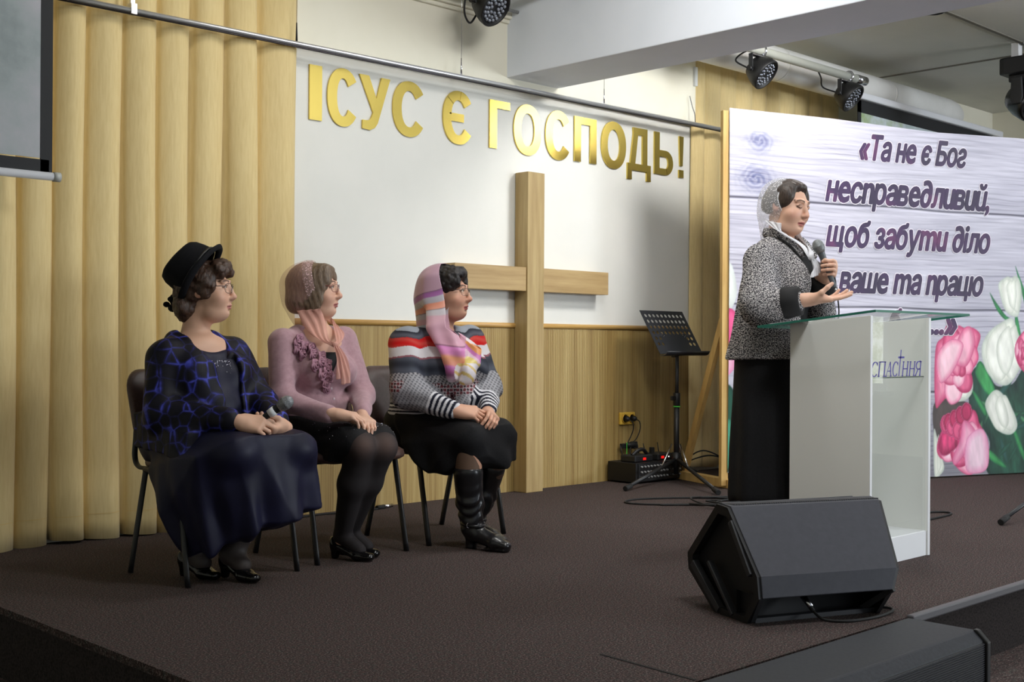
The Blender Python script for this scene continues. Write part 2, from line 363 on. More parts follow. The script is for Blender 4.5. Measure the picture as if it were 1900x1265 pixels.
for (ch, x0, x1, over), lab in zip(GL, LL):
    z0, z1 = 2.150, 2.450
    if over == 1: z0 -= 0.012; z1 += 0.012
    if over == 2: z0 -= 0.065
    mb = MB(); cnt_ = [0]
    def slab(poly):
        if ch in 'УЄГПЬД!': cnt_[0] += 1
        mb.prism(poly, 5.576-0.00025*(cnt_[0] % 8), 5.587, (0, 2, 1))
    if ch == 'І': slab([(x0, z0), (x1, z0), (x1, z1), (x0, z1)])
    elif ch == '!':
        xm = (x0+x1)/2; slab([(x0+0.004, z1), (x1-0.004, z1), (xm+0.016, z0+0.085), (xm-0.016, z0+0.085)]); slab([(x0+0.004, z0), (x1-0.004, z0), (x1-0.004, z0+0.055), (x0+0.004, z0+0.055)])
    elif ch in 'ГП':
        t_ = 0.062; slab([(x0, z0), (x0+t_, z0), (x0+t_, z1-0.048), (x0, z1-0.048)]); slab([(x0, z1-0.048), (x1, z1-0.048), (x1, z1), (x0, z1)])
        if ch == 'П': slab([(x1-t_, z0), (x1, z0), (x1, z1-0.048), (x1-t_, z1-0.048)])
    elif ch == 'Ь':
        t_ = 0.058; slab([(x0, z0), (x0+t_, z0), (x0+t_, z1), (x0, z1)]); zt, w_ = z0+0.175, x1-x0; n_ = 14
        out = [(x1-0.085+0.085*math.sin(PI*i/n_), zt-0.0875+0.0875*math.cos(PI*i/n_)) for i in range(n_+1)]; inn = [(x1-0.085+0.030*math.sin(PI*i/n_), zt-0.0875+0.042*math.cos(PI*i/n_)) for i in range(n_+1)]
        out = [(x0+t_, zt)]+out+[(x0+t_, z0)]; inn = [(x0+t_, zt-0.0455)]+inn+[(x0+t_, z0+0.0455)]
        for i in range(len(out)-1): slab([out[i], out[i+1], inn[i+1], inn[i]])
    elif ch in 'СЄО':
        xm, zm, rx, rz = (x0+x1)/2, (z0+z1)/2, (x1-x0)/2, (z1-z0)/2; n_ = 44
        a0, a1 = (0.0, 2*PI) if ch == 'О' else (0.62, 2*PI-0.62)
        if ch != 'О': rx *= 1.06; xm = x0+rx
        ring = []
        for i in range(n_+1):
            a = a0+(a1-a0)*i/n_; e_ = lambda v, p: abs(v)**p*(1 if v > 0 else -1)
            ring.append(((xm+rx*e_(math.cos(a), 0.92), zm+rz*e_(math.sin(a), 0.92)), (xm+(rx-0.064)*e_(math.cos(a), 0.92), zm+(rz-0.056)*e_(math.sin(a), 0.92))))
        for (o0, i0), (o1, i1) in zip(ring[:-1], ring[1:]): slab([o0, o1, i1, i0])
        if ch == 'Є': slab([(x0+0.05, zm-0.024), (xm+rx*0.35, zm-0.024), (xm+rx*0.35, zm+0.024), (x0+0.05, zm+0.024)])
    elif ch == 'У':
        xm = (x0+x1)/2; t_ = 0.066
        slab([(x0, z1), (x0+t_, z1), (xm+0.032, z0+0.125), (xm-0.012, z0+0.095)]); slab([(x1, z1), (x1-t_*0.95, z1), (xm-0.012, z0+0.095), (xm-0.030, z0+0.055), (xm+0.020, z0+0.035)])
        slab([(xm-0.030, z0+0.055), (xm-0.052, z0+0.045), (x0+0.022, z0+0.045), (x0+0.022, z0-0.004), (xm-0.035, z0-0.008), (xm+0.0, z0+0.008), (xm+0.020, z0+0.035)])
    elif ch == 'Д':
        t_, f_ = 0.052, 0.048; zb_ = z0+0.065; slab([(x0, zb_), (x1, zb_), (x1, zb_+f_), (x0, zb_+f_)]); slab([(x0, z0), (x0+0.046, z0), (x0+0.046, zb_), (x0, zb_)]); slab([(x1-0.046, z0), (x1, z0), (x1, zb_), (x1-0.046, zb_)])
        slab([(x1-0.040-t_, zb_+f_), (x1-0.040, zb_+f_), (x1-0.040, z1-f_), (x1-0.040-t_, z1-f_)]); slab([(x0+0.062, z1-f_), (x1-0.040, z1-f_), (x1-0.040, z1), (x0+0.058, z1)]); slab([(x0+0.028, zb_+f_), (x0+0.082, zb_+f_), (x0+0.112, z1-f_), (x0+0.062, z1-f_)])
    o = mb.build('gold_letter', M_gold, weld=True); tag(o, lab, 'letter', 'gold letters of the wall sign')

# ------------------------------------------------------------------ cross
cr = empty('wooden_cross', (5.543, 5.53, 0)); tag(cr, 'tall light oak cross standing on the stage against the wall', 'cross')
local(cr, MB().box((5.543, 5.525, 1.008), (0.150, 0.114, 2.016))).build('post', M_wood, cr, bevel=0.003)
local(cr, MB().box((5.168, 5.530, 1.340), (0.600, 0.106, 0.150)).box((5.932, 5.530, 1.340), (0.628, 0.106, 0.150))).build('crossbeam', M_woodx, cr, bevel=0.003)

# ------------------------------------------------------------------ projection screens
m_img = noisy('projected_picture', [(0.25, (120, 132, 132)), (0.45, (158, 166, 168)), (0.6, (176, 176, 182)), (0.78, (196, 182, 186))], nscale=2.2, detail=8, rough=0.8)
sc = empty('projection_screen', (0.9, 5.2, 1.61)); tag(sc, 'pulled-down projection screen with black border in front of yellow curtain', 'screen')
local(sc, MB().box((0.9, 5.2, 2.45), (2.70, 0.004, 1.46))).build('image_area', m_img, sc)
bd = MB().box((2.268, 5.199, 2.42), (0.052, 0.006, 1.52)).box((0.9, 5.199, 1.688), (2.76, 0.006, 0.052)).box((-0.47, 5.199, 2.42), (0.052, 0.006, 1.52))
local(sc, bd).build('black_border', mat('screen_black', (16, 18, 22), 0.7), sc)
local(sc, MB().cyl((-0.55, 5.2, 1.645), (2.30, 5.2, 1.645), 0.018, seg=16)).build('bottom_bar', mat('grey_bar', (196, 198, 202), 0.4), sc)
local(sc, MB().cyl((2.30, 5.2, 1.645), (2.33, 5.2, 1.645), 0.021, seg=16)).build('end_cap', mat('cap_grey', (178, 180, 176), 0.5), sc)
s2 = empty('projection_screen', (10.2, 5.2, 2.0)); tag(s2, 'far projection screen partly hidden behind the top of the banner', 'screen')
m_img2 = noisy('far_projected_picture', [(0.3, (150, 170, 165)), (0.5, (190, 200, 205)), (0.65, (150, 170, 120)), (0.8, (205, 205, 212))], nscale=3.0, detail=6, rough=0.8)
local(s2, MB().box((10.2, 5.2, 2.2), (2.42, 0.004, 1.36))).build('image_area', m_img2, s2)
local(s2, MB().box((10.16, 5.197, 2.885), (2.40, 0.006, 0.10)).box((8.985, 5.197, 2.2), (0.05, 0.006, 1.46))).build('black_border', MATS['screen_black'], s2)
local(s2, MB().box((10.22, 5.19, 2.960), (2.58, 0.07, 0.055))).build('housing', mat('housing_white', (220, 221, 226), 0.4), s2, bevel=0.012)

# ------------------------------------------------------------------ duct, pipes, lights under the ceiling
m_duct = noisy('duct_white', [(0.3, (214, 213, 210)), (0.7, (224, 223, 220))], nscale=4, rough=0.45)
du = MB().tube([(5.9, 5.27, 3.05), (7.5, 5.27, 3.05), (9.4, 5.27, 3.05), (10.55, 5.27, 3.05)]+[(10.55+0.45*math.sin(a), 5.27+0.30*(1-math.cos(a)), 3.05) for a in [PI/2*i/8 for i in range(1, 9)]], 0.125, 28)
dc = du.build('air_duct', m_duct); tag(dc, 'fat white air duct running under the ceiling above the banner', 'duct')
for x in (7.9, 9.5): MB().tube([(x, 5.27, 3.05), (x+0.02, 5.27, 3.05)], 0.1275, 28).build('joint_ring', m_duct, dc)
pp = MB().cyl((5.82, 4.95, 2.985), (8.56, 4.95, 2.985), 0.031, seg=20).build('lighting_pipe', noisy('pipe_grey', [(0.3, (176, 178, 168)), (0.7, (190, 190, 180))], nscale=3, rough=0.5)); tag(pp, 'grey pipe carrying two stage lights in front of the white duct', 'pipe')
pm2 = MB().cyl((8.5, 4.95, 2.985), (8.64, 4.95, 2.985), 0.036, seg=20).build('end_sleeve', M_chrome, pp)
s2.location = s2.location + Vector((-0.17, -0.10, -0.045))
p2_ = MB().cyl((4.3, 5.447, 2.985), (5.36, 5.447, 2.985), 0.011, seg=12).build('wall_bar', mat('bar_grey', (150, 150, 150), 0.4)); tag(p2_, 'thin grey bar ending at the white ceiling beam', 'bar')

def par_light(loc, aim, label, pipe_z, cable, lens_r=0.0072):
    root = empty('stage_light', loc); tag(root, label, 'stage light', 'round LED stage lights under the ceiling')
    d = Vector(aim).normalized(); q = d.to_track_quat('Z', 'Y').to_matrix(); M4 = q.to_4x4()
    MB().lathe([(0.0, -0.085), (0.05, -0.083), (0.075, -0.07), (0.098, -0.02), (0.111, 0.02), (0.114, 0.055), (0.108, 0.062), (0.100, 0.060), (0.098, 0.048), (0.0, 0.047)], 36, M4).build('housing', M_blackplastic, root)
    ln = MB(); pts = [(0, 0)] + [(0.032*math.cos(a), 0.032*math.sin(a)) for a in [2*PI*i/6 for i in range(6)]] + [(0.055*math.cos(a), 0.055*math.sin(a)) for a in [2*PI*i/12+0.2 for i in range(12)]] + [(0.077*math.cos(a), 0.077*math.sin(a)) for a in [2*PI*i/17 for i in range(17)]]
    for (x, y) in pts[1:]: ln.sphere(q @ Vector((x, y, 0.050)), lens_r, 10, 6)
    ln.build('led_lenses', M_led, root)
    side = Vector((1, 0, 0)); hz = pipe_z-loc[2]
    yk = MB()
    top = hz-0.045
    for s in (-1, 1): yk.box((s*0.118, 0, top/2-0.005), (0.007, 0.034, top+0.03))
    yk.box((0, 0, top), (0.243, 0.034, 0.007)); yk.build('yoke', M_blackmetal, root, bevel=0.002)
    for s in (-1, 1): MB().cyl((s*0.112, 0, 0), (s*0.145, 0, 0), 0.018, seg=12).build('yoke_knob', M_blackplastic, root)
    cl = MB().box((0.01, 0, hz-0.025), (0.035, 0.05, 0.05)).tube([(0.01, 0.038*math.cos(a), hz+0.038*math.sin(a)) for a in [2*PI*i/16 for i in range(16)]], 0.009, 8, closed=True)
    cl.build('clamp', M_chrome, root)
    MB().tube(curve_pts([Vector(c)-Vector(loc) for c in cable], 10), 0.006, 8).build('power_cable', M_rubber, root)
    return root
par_light((7.235, 4.95, 2.845), (0.15, -0.75, -0.62), 'black LED stage light with glowing dots hung nearest the ceiling beam', 2.985, [(7.2, 5.03, 2.87), (7.15, 5.1, 2.93), (7.22, 5.05, 3.0), (7.32, 4.98, 3.01)])
par_light((8.39, 4.95, 2.845), (0.15, -0.75, -0.62), 'black LED stage light just above the top edge of the banner', 2.985, [(8.36, 5.03, 2.87), (8.2, 5.05, 2.89), (8.06, 4.98, 2.93), (7.95, 4.95, 2.98)])
par_light((4.875, 5.20, 2.895), (0.16, -0.80, -0.58), 'black LED stage light cut off by the top of the picture', 3.06, [(4.86, 5.28, 2.86), (4.78, 5.26, 2.78), (4.70, 5.22, 2.82), (4.70, 5.2, 2.92), (4.78, 5.2, 3.02)], 0.0105)
p3_ = MB().cyl((3.9, 5.20, 3.06), (5.355, 5.20, 3.06), 0.028, seg=16).build('lighting_pipe', MATS['pipe_grey']); tag(p3_, 'pipe above the frame carrying the light left of the ceiling beam', 'pipe')

mh = empty('moving_head_light', (9.63, 4.13, 2.9)); tag(mh, 'black moving head stage light hanging from a white ceiling bracket', 'stage light')
local(mh, MB().box((9.58, 4.17, 3.26), (0.07, 0.06, 0.13)).box((9.72, 4.08, 3.30), (0.34, 0.05, 0.025))).build('ceiling_bracket', mat('bracket_white', (214, 214, 214), 0.5), mh, bevel=0.004)
ch_ = (MB().prism([(-0.17, -0.15), (0.17, -0.15), (0.19, -0.10), (0.19, 0.10), (0.17, 0.15), (-0.17, 0.15), (-0.19, 0.1), (-0.19, -0.1)], 0, 0.13).box((0, 0, -0.025), (0.24, 0.2, 0.06))).build('base', M_blackplastic, mh, bevel=0.012)
ch_.location = (0.03, -0.01, 0.16)
for s in (-1, 1):
    a_ = MB().prism([(-0.04, 0), (0.04, 0), (0.05, -0.16), (0.035, -0.21), (-0.035, -0.21), (-0.05, -0.16)], s*0.165-0.014, s*0.165+0.014, (1, 2, 0)).build('arm', M_blackplastic, mh, bevel=0.006); a_.location = (0.03, 0, 0.13)
hd = MB().lathe([(0, -0.15), (0.07, -0.148), (0.115, -0.10), (0.132, -0.02), (0.135, 0.08), (0.125, 0.125), (0.11, 0.13), (0.10, 0.115), (0, 0.115)], 28, Vector((-0.35, -0.7, -0.45)).to_track_quat('Z', 'Y').to_matrix().to_4x4())
h_ = hd.build('head', mat('glossy_black', (18, 18, 20), 0.25), mh); h_.location = (0.02, 0, -0.04)
q = Vector((-0.35, -0.7, -0.45)).to_track_quat('Z', 'Y').to_matrix(); ln = MB()
for i in range(12): ln.sphere(q @ Vector((0.072*math.cos(2*PI*i/12), 0.072*math.sin(2*PI*i/12), 0.118)), 0.015, 10, 6)
for i in range(5): ln.sphere(q @ Vector((0.034*math.cos(2*PI*i/5), 0.034*math.sin(2*PI*i/5), 0.118)), 0.015, 10, 6)
l_ = ln.build('led_lenses', M_led, mh); l_.location = (0.02, 0, -0.04)
dl = empty('ceiling_downlight', (8.28, 4.19, 3.31)); tag(dl, 'small round lit downlight recessed in the ceiling next to the beam', 'ceiling light')
MB().lathe([(0.058, -0.006), (0.072, -0.004), (0.075, 0.0), (0.06, 0.004), (0.058, -0.006)], 32).build('rim', M_white, dl)
m_em = mat('lit_lamp', (255, 250, 240), 0.5); e_ = m_em.node_tree.nodes['Principled BSDF']; e_.inputs['Emission Color'].default_value = (1, 0.96, 0.9, 1); e_.inputs['Emission Strength'].default_value = 3.0
MB().cyl((0, 0, -0.0045), (0, 0, -0.001), 0.0585, seg=32).build('lamp', m_em, dl)
structure('trim_7', MB().box((7.258, 5.55, 2.895), (0.03, 0.06, 0.14)), M_white, bevel=0.004)

# ------------------------------------------------------------------ wall socket, adapter, cords
ox = empty('wall_socket', (6.56, 5.575, 0.421)); tag(ox, 'yellow double power socket on the bamboo panelling', 'socket')
MB().box((0, 0, 0), (0.155, 0.022, 0.085)).build('cover_plate', mat('socket_yellow', (222, 182, 70), 0.4), ox, bevel=0.006)
for s in (-1, 1):
    MB().lathe([(0.0, 0.0), (0.026, 0.0), (0.028, 0.006), (0.030, 0.008), (0.033, 0.0)], 24, Matrix.Translation((s*0.036, -0.013, 0)) @ Matrix.Rotation(PI/2, 4, 'X')).build('socket_well', mat('socket_amber', (206, 164, 58), 0.4), ox)
def cord(name, pts, r, label, cat='cable', group=None, m=None, n=12):
    o = MB().tube(curve_pts(pts, n), r, 8).build(name, m or M_rubber); tag(o, label, cat, group); return o
for x, lab, x2 in ((6.523, 'thin black cord plugged into the left socket of the yellow outlet', 6.515), (6.597, 'thin black cord plugged into the right socket of the yellow outlet', 6.57)):
    pg = cord('electric_lead', [(x, 5.535, 0.418), (x+0.02, 5.51, 0.40), (x+0.035, 5.515, 0.35), (x+0.02, 5.53, 0.29), (x2, 5.54, 0.245)], 0.0035, lab, 'power cord')
    MB().lathe([(0.0, 0.0), (0.012, 0.0), (0.019, 0.012), (0.021, 0.042), (0.0, 0.044)], 16, Matrix.Translation((x, 5.522, 0.42)) @ Matrix.Rotation(-PI/2, 4, 'X')).build('plug', M_blackplastic, pg)
ad_ = MB().box((6.49, 5.545, 0.235), (0.05, 0.03, 0.034)).cyl((6.52, 5.545, 0.235), (6.61, 5.54, 0.24), 0.021, seg=14).box((6.60, 5.545, 0.236), (0.04, 0.04, 0.05)).build('power_adapter', M_blackplastic, bevel=0.005); tag(ad_, 'black power adapter hanging on cords below the yellow socket', 'adapter')
MB().tube(curve_pts([(6.55, 5.53, 0.225), (6.53, 5.52, 0.19), (6.55, 5.50, 0.155), (6.60, 5.49, 0.16)], 8), 0.004, 8).build('lead', M_rubber, ad_)
MB().tube(curve_pts([(6.503, 5.526, 0.26), (6.498, 5.522, 0.22), (6.502, 5.526, 0.165)], 8), 0.0025, 6).build('green_tie', mat('green_tie', (80, 200, 70), 0.5), ad_)

# ------------------------------------------------------------------ rack mixer and receivers by the wall
amp = empty('rack_mixer', (6.60, 5.44, 0)); tag(amp, 'black rack mixer with rows of knobs on the floor by the wall', 'mixer')
MB().box((0, 0, 0.075), (0.50, 0.25, 0.130)).build('case', M_blackplastic, amp, bevel=0.004)
MB().box((0, -0.128, 0.075), (0.46, 0.008, 0.115)).build('front_panel', mat('mixer_face', (30, 31, 34), 0.5), amp)
m_knob = mat('knob_grey', (150, 150, 150), 0.4)
kk = []
for r_ in range(3):
    for c_ in range(13):
        kk.append((-0.205+c_*0.034, 0.115-r_*0.036))
for i, (x, z) in enumerate(kk):
    MB().cyl((x, -0.131, z), (x, -0.146, z), 0.0075, 0.006, 10).build('knob', m_knob if i % 13 != 9 else M_blackplastic, amp)
for sx in (-1, 1):
    for sy in (-1, 1): MB().cyl((sx*0.2, sy*0.09, 0), (sx*0.2, sy*0.09, 0.012), 0.014, seg=12).build('rubber_foot', M_rubber, amp)
for i, (x, w, lab) in enumerate([(6.47, 0.19, 'black wireless receiver with handle on the left of the rack mixer'), (6.70, 0.16, 'smaller black wireless receiver on the rack mixer behind music stand')]):
    rc = empty('wireless_receiver', (x, 5.41, 0.140)); tag(rc, lab, 'receiver', 'wireless receivers on the rack mixer')
    MB().box((0, 0, 0.024), (w, 0.13, 0.046)).build('case', mat('receiver_black', (28, 29, 31), 0.5), rc, bevel=0.008)
    MB().box((-w*0.2 if i else w*0.02, -0.066, 0.022), (0.028, 0.004, 0.016)).build('red_display', M_red, rc)
    if i == 0:
        MB().tube(curve_pts([(-0.07, -0.02, 0.046), (-0.03, -0.03, 0.075), (0.03, -0.03, 0.082), (0.08, -0.02, 0.05)], 8), 0.013, 10).build('microphone_handle', M_blackplastic, rc)
    else:
        MB().box((0.035, -0.066, 0.022), (0.006, 0.004, 0.006)).build('lamp', m_em, rc)
        MB().box((-0.055, 0.01, 0.065), (0.03, 0.03, 0.045)).build('antenna_mount', M_blackplastic, rc, bevel=0.006)
    for s in (-1, 1): MB().cyl((s*w*0.45, 0.05, 0.03), (s*w*0.48, 0.07, 0.11), 0.004, 0.003, 8).build('antenna', M_blackplastic, rc)

# ------------------------------------------------------------------ music stand
ms = empty('music_stand', (6.70, 5.25, 0)); tag(ms, 'black music stand with perforated desk beside the flowered banner', 'music stand')
MB().cyl((0, 0, 0.05), (0, 0, 0.54), 0.019, seg=16).build('lower_tube', M_blackmetal, ms)
MB().cyl((0, 0, 0.5), (-0.005, -0.005, 0.88), 0.013, seg=16).build('upper_tube', M_blackmetal, ms)
MB().cyl((0, 0, 0.515), (0, 0, 0.605), 0.024, seg=16).box((-0.035, 0, 0.57), (0.05, 0.018, 0.03)).build('height_clamp', M_blackplastic, ms, bevel=0.003)
MB().cyl((0, 0, 0.508), (0, 0, 0.516), 0.0245, seg=16).build('green_ring', MATS['green_tie'], ms)
MB().cyl((0, 0, 0.10), (0, 0, 0.20), 0.032, seg=16).build('hub', M_blackmetal, ms)
for (ex, ey) in ((-0.70, -0.14), (-0.42, -0.66), (0.40, 0.12)):
    lg = MB().cyl((ex*0.04, ey*0.04, 0.15), (ex*0.93, ey*0.93, 0.028), 0.0125, seg=12).build('leg', M_blackmetal, ms)
    MB().cyl((ex*0.9, ey*0.9, 0.030), (ex, ey, 0.017), 0.017, seg=12).build('rubber_foot', M_rubber, lg)
    MB().cyl((ex*0.10, ey*0.10, 0.26), (ex*0.30, ey*0.30, 0.118), 0.006, seg=8).build('strut', M_chrome, lg)
# desk with punched holes
DW, DH = 0.465, 0.345
lo_ = Vector((-0.012, -0.05, 0.872)); ud = Vector((0, 0.185, 0.30)).normalized()
def dpt(u, w, off=0.0):
    nrm = Vector((0, -ud.z, ud.y)); return lo_ + Vector((u, 0, 0)) + ud*w + nrm*off
dm = MB(); nc, nr = 10, 6
mx_, my_ = 0.018, 0.030
cw, chh = (DW-2*mx_)/nc, (DH-0.055-mx_)/nr
def quad(u0, u1, w0, w1): dm.add([dpt(u0, w0), dpt(u1, w0), dpt(u1, w1), dpt(u0, w1)], [(0, 1, 2, 3)])
quad(-DW/2, DW/2, 0, 0.055); quad(-DW/2, DW/2, DH-mx_, DH); quad(-DW/2, -DW/2+mx_, 0.055, DH-mx_); quad(DW/2-mx_, DW/2, 0.055, DH-mx_)
for r_ in range(nr):
    for c_ in range(nc):
        u0 = -DW/2+mx_+c_*cw; w0 = 0.055+r_*chh
        hole = not ((r_ <= 1 and 2 <= c_ <= 7) or (r_ == 2 and 6 > c_ > 9))
        if not hole: quad(u0, u0+cw, w0, w0+chh); continue
        cx_, cy_ = u0+cw/2, w0+chh/2; rr = 0.0135; ring = []; sq = []
        for k in range(16):
            a = 2*PI*k/16+PI/16; ca, sa = math.cos(a), math.sin(a); m_ = max(abs(ca), abs(sa))
            ring.append(dpt(cx_+rr*ca, cy_+rr*sa)); sq.append(dpt(cx_+cw/2*ca/m_, cy_+chh/2*sa/m_))
        # add corners
        vs = ring+sq; fs = [(k, (k+1) % 16, 16+(k+1) % 16, 16+k) for k in range(16)]
        dm.add(vs, fs)
        for (su, sw) in ((1, 1), (-1, 1), (-1, -1), (1, -1)):
            kk_ = min(range(16), key=lambda k: (2*PI*k/16+PI/16-math.atan2(sw, su)) % (2*PI))
            k0 = (kk_-1) % 16
            dm.add([sq[k0], dpt(cx_+su*cw/2, cy_+sw*chh/2), sq[kk_]], [(0, 1, 2)])
m_desk = mat('desk_black', (38, 40, 46), 0.4)
dk = dm.build('desk', m_desk, ms, solid=0.003)
MB().grid(lambda u, v: dpt(-DW/2+DW*u, 0.0, 0.002) + Vector((0, -0.062*math.sin(v*1.3), 0.0-0.012+0.03*(v**3))), 1, 8).build('lip', m_desk, ms, solid=0.004)
fx = MB()
for u in (-0.115, 0.115):
    for (du, dv) in ((0, 0.018), (-0.012, 0), (0.012, -0.004), (0.0, -0.012)): fx.sphere(dpt(u+du, 0.145+dv, 0.004), 0.0035, 8, 6)
fx.build('rivet', M_chrome, dk)
MB().cyl(Vector((-0.005, -0.005, 0.86)), dpt(0, 0.12, -0.02), 0.014, seg=12).box((-0.04, -0.01, 0.862), (0.03, 0.03, 0.03)).build('tilt_joint', M_blackplastic, ms)
BP = {
 'tulip_top': [(2.413,1.445),(2.455,1.439),(2.492,1.455),(2.534,1.421),(2.556,1.323),(2.546,1.243),(2.51,1.152),(2.405,1.19),(2.346,1.318),(2.336,1.396)],
 'leafA': [(2.253,1.324),(2.311,1.259),(2.405,1.162),(2.468,1.135),(2.405,1.127),(2.321,1.2)],
 'leafB': [(2.491,1.522),(2.529,1.452),(2.582,1.343),(2.626,1.225),(2.6,1.185),(2.551,1.342)],
 'stemA': [(2.489,1.151),(2.515,1.152),(2.559,0.947),(2.522,0.946)],
 'white_rose': [(2.395,1.127),(2.473,1.139),(2.511,1.057),(2.564,0.947),(2.586,0.868),(2.523,0.749),(2.429,0.655),(2.315,0.671),(2.211,0.781),(2.179,0.925),(2.25,1.043)],
 'rose1': [(1.743,0.905),(1.816,1.001),(1.945,1.082),(2.031,1.06),(2.097,1.068),(2.168,1.015),(2.133,0.906),(2.089,0.751),(2.008,0.712),(1.81,0.541),(1.741,0.523)],
 'rose1b': [(1.931,0.944),(2.006,1.06),(2.086,1.068),(2.118,0.945),(2.033,0.79),(1.907,0.828)],
 'rose1c': [(1.758,0.866),(1.881,0.982),(2.007,0.944),(1.908,0.751),(1.784,0.675)],
 'tulip2': [(1.803,0.752),(1.882,0.805),(2.007,0.805),(2.089,0.712),(2.09,0.603),(2.009,0.543),(1.884,0.552),(1.809,0.618)],
 'tulip3': [(2.213,0.524),(2.289,0.613),(2.367,0.6),(2.473,0.473),(2.516,0.354),(2.453,0.292),(2.343,0.319),(2.255,0.418)],
 'rose2': [(1.753,0.218),(1.811,0.35),(1.985,0.5),(2.06,0.492),(2.173,0.361),(2.24,0.243),(2.237,0.068),(2.14,0.02),(2.013,0.048),(1.887,0.118),(1.788,0.141)],
 'rose2dark': [(1.763,0.237),(1.836,0.369),(1.985,0.481),(2.061,0.364),(2.011,0.268),(1.887,0.176),(1.803,0.159)],
 'rose2light': [(2.037,0.268),(2.173,0.342),(2.24,0.243),(2.237,0.068),(2.14,0.02),(2.028,0.056)],
 'rose2mid': [(2.01,0.404),(2.122,0.324),(2.062,0.209),(1.937,0.09),(1.902,0.137),(1.971,0.269)],
 'whitebl': [(1.727,0.341),(1.762,0.275),(1.803,0.14),(1.823,0.071),(1.789,0.026),(1.73,0.02)],
 'rose3': [(2.495,0.946),(2.548,1.026),(2.627,1.046),(2.656,0.748),(2.565,0.757),(2.501,0.848)],
 'darkwood': [(1.741,0.542),(2.06,0.526),(1.96,0.424),(1.811,0.331),(1.743,0.256)],
 'greens': [(2.089,0.751),(2.211,0.789),(2.315,0.652),(2.471,0.662),(2.603,0.749),(2.608,-0.005),(2.242,0.013),(2.256,0.243),(2.137,0.401),(2.06,0.526)],
 'leafC': [(2.119,0.751),(2.17,0.828),(2.263,0.711),(2.315,0.593),(2.254,0.574),(2.171,0.653)],
 'stemB': [(2.09,0.603),(2.12,0.603),(2.223,0.477),(2.203,0.439)],
 'stemC': [(2.474,0.308),(2.505,0.315),(2.602,0.114),(2.57,0.107)],
 'leafD': [(2.231,0.196),(2.319,0.143),(2.413,0.057),(2.345,0.068),(2.246,0.126)],
 'pinkL': [(-0.056,1.109),(0.001,1.173),(0.06,1.128),(0.078,0.988),(0.016,0.934),(-0.047,0.969)],
 'pinkL2': [(-0.055,0.934),(0.02,0.917),(0.046,0.794),(-0.025,0.724),(-0.054,0.759)],
 'greenL': [(-0.053,0.619),(0.03,0.654),(0.073,0.442),(0.042,0.162),(-0.02,0.101),(-0.049,0.13)],
 'greenL2': [(-0.043,0.409),(0.019,0.443),(0.041,0.267),(0.0,0.128),(-0.042,0.2)],
 'whiteL': [(-0.05,1.424),(0.016,1.461),(0.059,1.286),(0.014,1.163),(-0.048,1.144)],
}
# ------------------------------------------------------------------ the printed banner
def vnoise(u, v, seed=0):
    r = np.random.RandomState(seed); T = r.rand(256, 256)
    iu, iv = np.floor(u).astype(int), np.floor(v).astype(int); fu, fv = u-iu, v-iv
    fu = fu*fu*(3-2*fu); fv = fv*fv*(3-2*fv); g = lambda a, b: T[a % 256, b % 256]
    return (g(iu, iv)*(1-fu)+g(iu+1, iv)*fu)*(1-fv)+(g(iu, iv+1)*(1-fu)+g(iu+1, iv+1)*fu)*fv
def fbm(u, v, seed=0, o=4):
    s = 0; a = 0.5; t = 0
    for i in range(o): s = s+a*vnoise(u*2**i, v*2**i, seed+i); t += a; a *= 0.55
    return s/t
def inpoly(U, Z, poly):
    m = np.zeros(U.shape, bool); n = len(poly); dmin = np.full(U.shape, 9.0)
    for i in range(n):
        (x0, y0), (x1, y1) = poly[i], poly[(i+1) % n]
        with np.errstate(divide='ignore', invalid='ignore'):
            c = ((y0 > Z) != (y1 > Z)) & (U < (x1-x0)*(Z-y0)/(y1-y0+1e-12)+x0)
        m ^= c
        ex, ey = x1-x0, y1-y0; t = np.clip(((U-x0)*ex+(Z-y0)*ey)/(ex*ex+ey*ey+1e-12), 0, 1)
        dmin = np.minimum(dmin, np.hypot(U-x0-t*ex, Z-y0-t*ey))
    return m, dmin
def smoothpoly(p, n=6): return [(q.x, q.y) for q in curve_pts([(a, b, 0) for a, b in p], n, True)]
BU = 3.4
NU, NV = 620, 460
uu = np.linspace(0, BU, NU+1); tt = np.linspace(0, 1, NV+1); Ug, Tg = np.meshgrid(uu, tt)
zb = np.interp(uu, [0, 0.6, 1.2, 1.74, 2.3, 3.4], [0.105, 0.07, 0.03, 0.012, 0.010, 0.012]); zt = np.interp(uu, [0, 0.83, 1.2, 1.69, 2.56, 3.4], [2.478, 2.473, 2.461, 2.446, 2.462, 2.46])
Zg = zb[None, :]*(1-Tg)+zt[None, :]*Tg
bulge = 0.012*np.sin(Ug*2.1+0.6)*np.sin(Tg*PI) + 0.006*np.sin(Ug*5.0)*(1-Tg)
img = np.empty(Ug.shape+(3,))
grain = fbm(Ug*1.6+0.35*np.sin(Zg*7), Zg*46+1.2*np.sin(Ug*1.8), 3, 5); broad = fbm(Ug*0.9, Zg*3.1, 11, 3); fine = fbm(Ug*5, Zg*120, 21, 2)
k = np.clip(0.55*grain+0.45*fine, 0, 1)
base = np.array([190, 188, 202.0])
img[:] = base
img += ((k-0.5)*62)[..., None]*np.array([1, 1, 0.9]) + ((broad-0.5)*45)[..., None]*np.array([1, 1, 1.05])
warp = Zg*30+2.6*fbm(Ug*1.1, Zg*4.0, 31, 3)+0.6*np.sin(Ug*1.7+Zg*3); thin = np.exp(-((warp-np.round(warp))/0.10)**2)*np.clip(2.2*fbm(Ug*2.2, Zg*9, 37, 3)-0.75, 0, 1)
img -= (thin*46)[..., None]*np.array([1.0, 1.0, 0.92])
dk_ = np.clip((1.0-Zg)/0.9, 0, 1)[..., None]*np.clip((Ug-0.3)/1.2, 0, 1)[..., None]
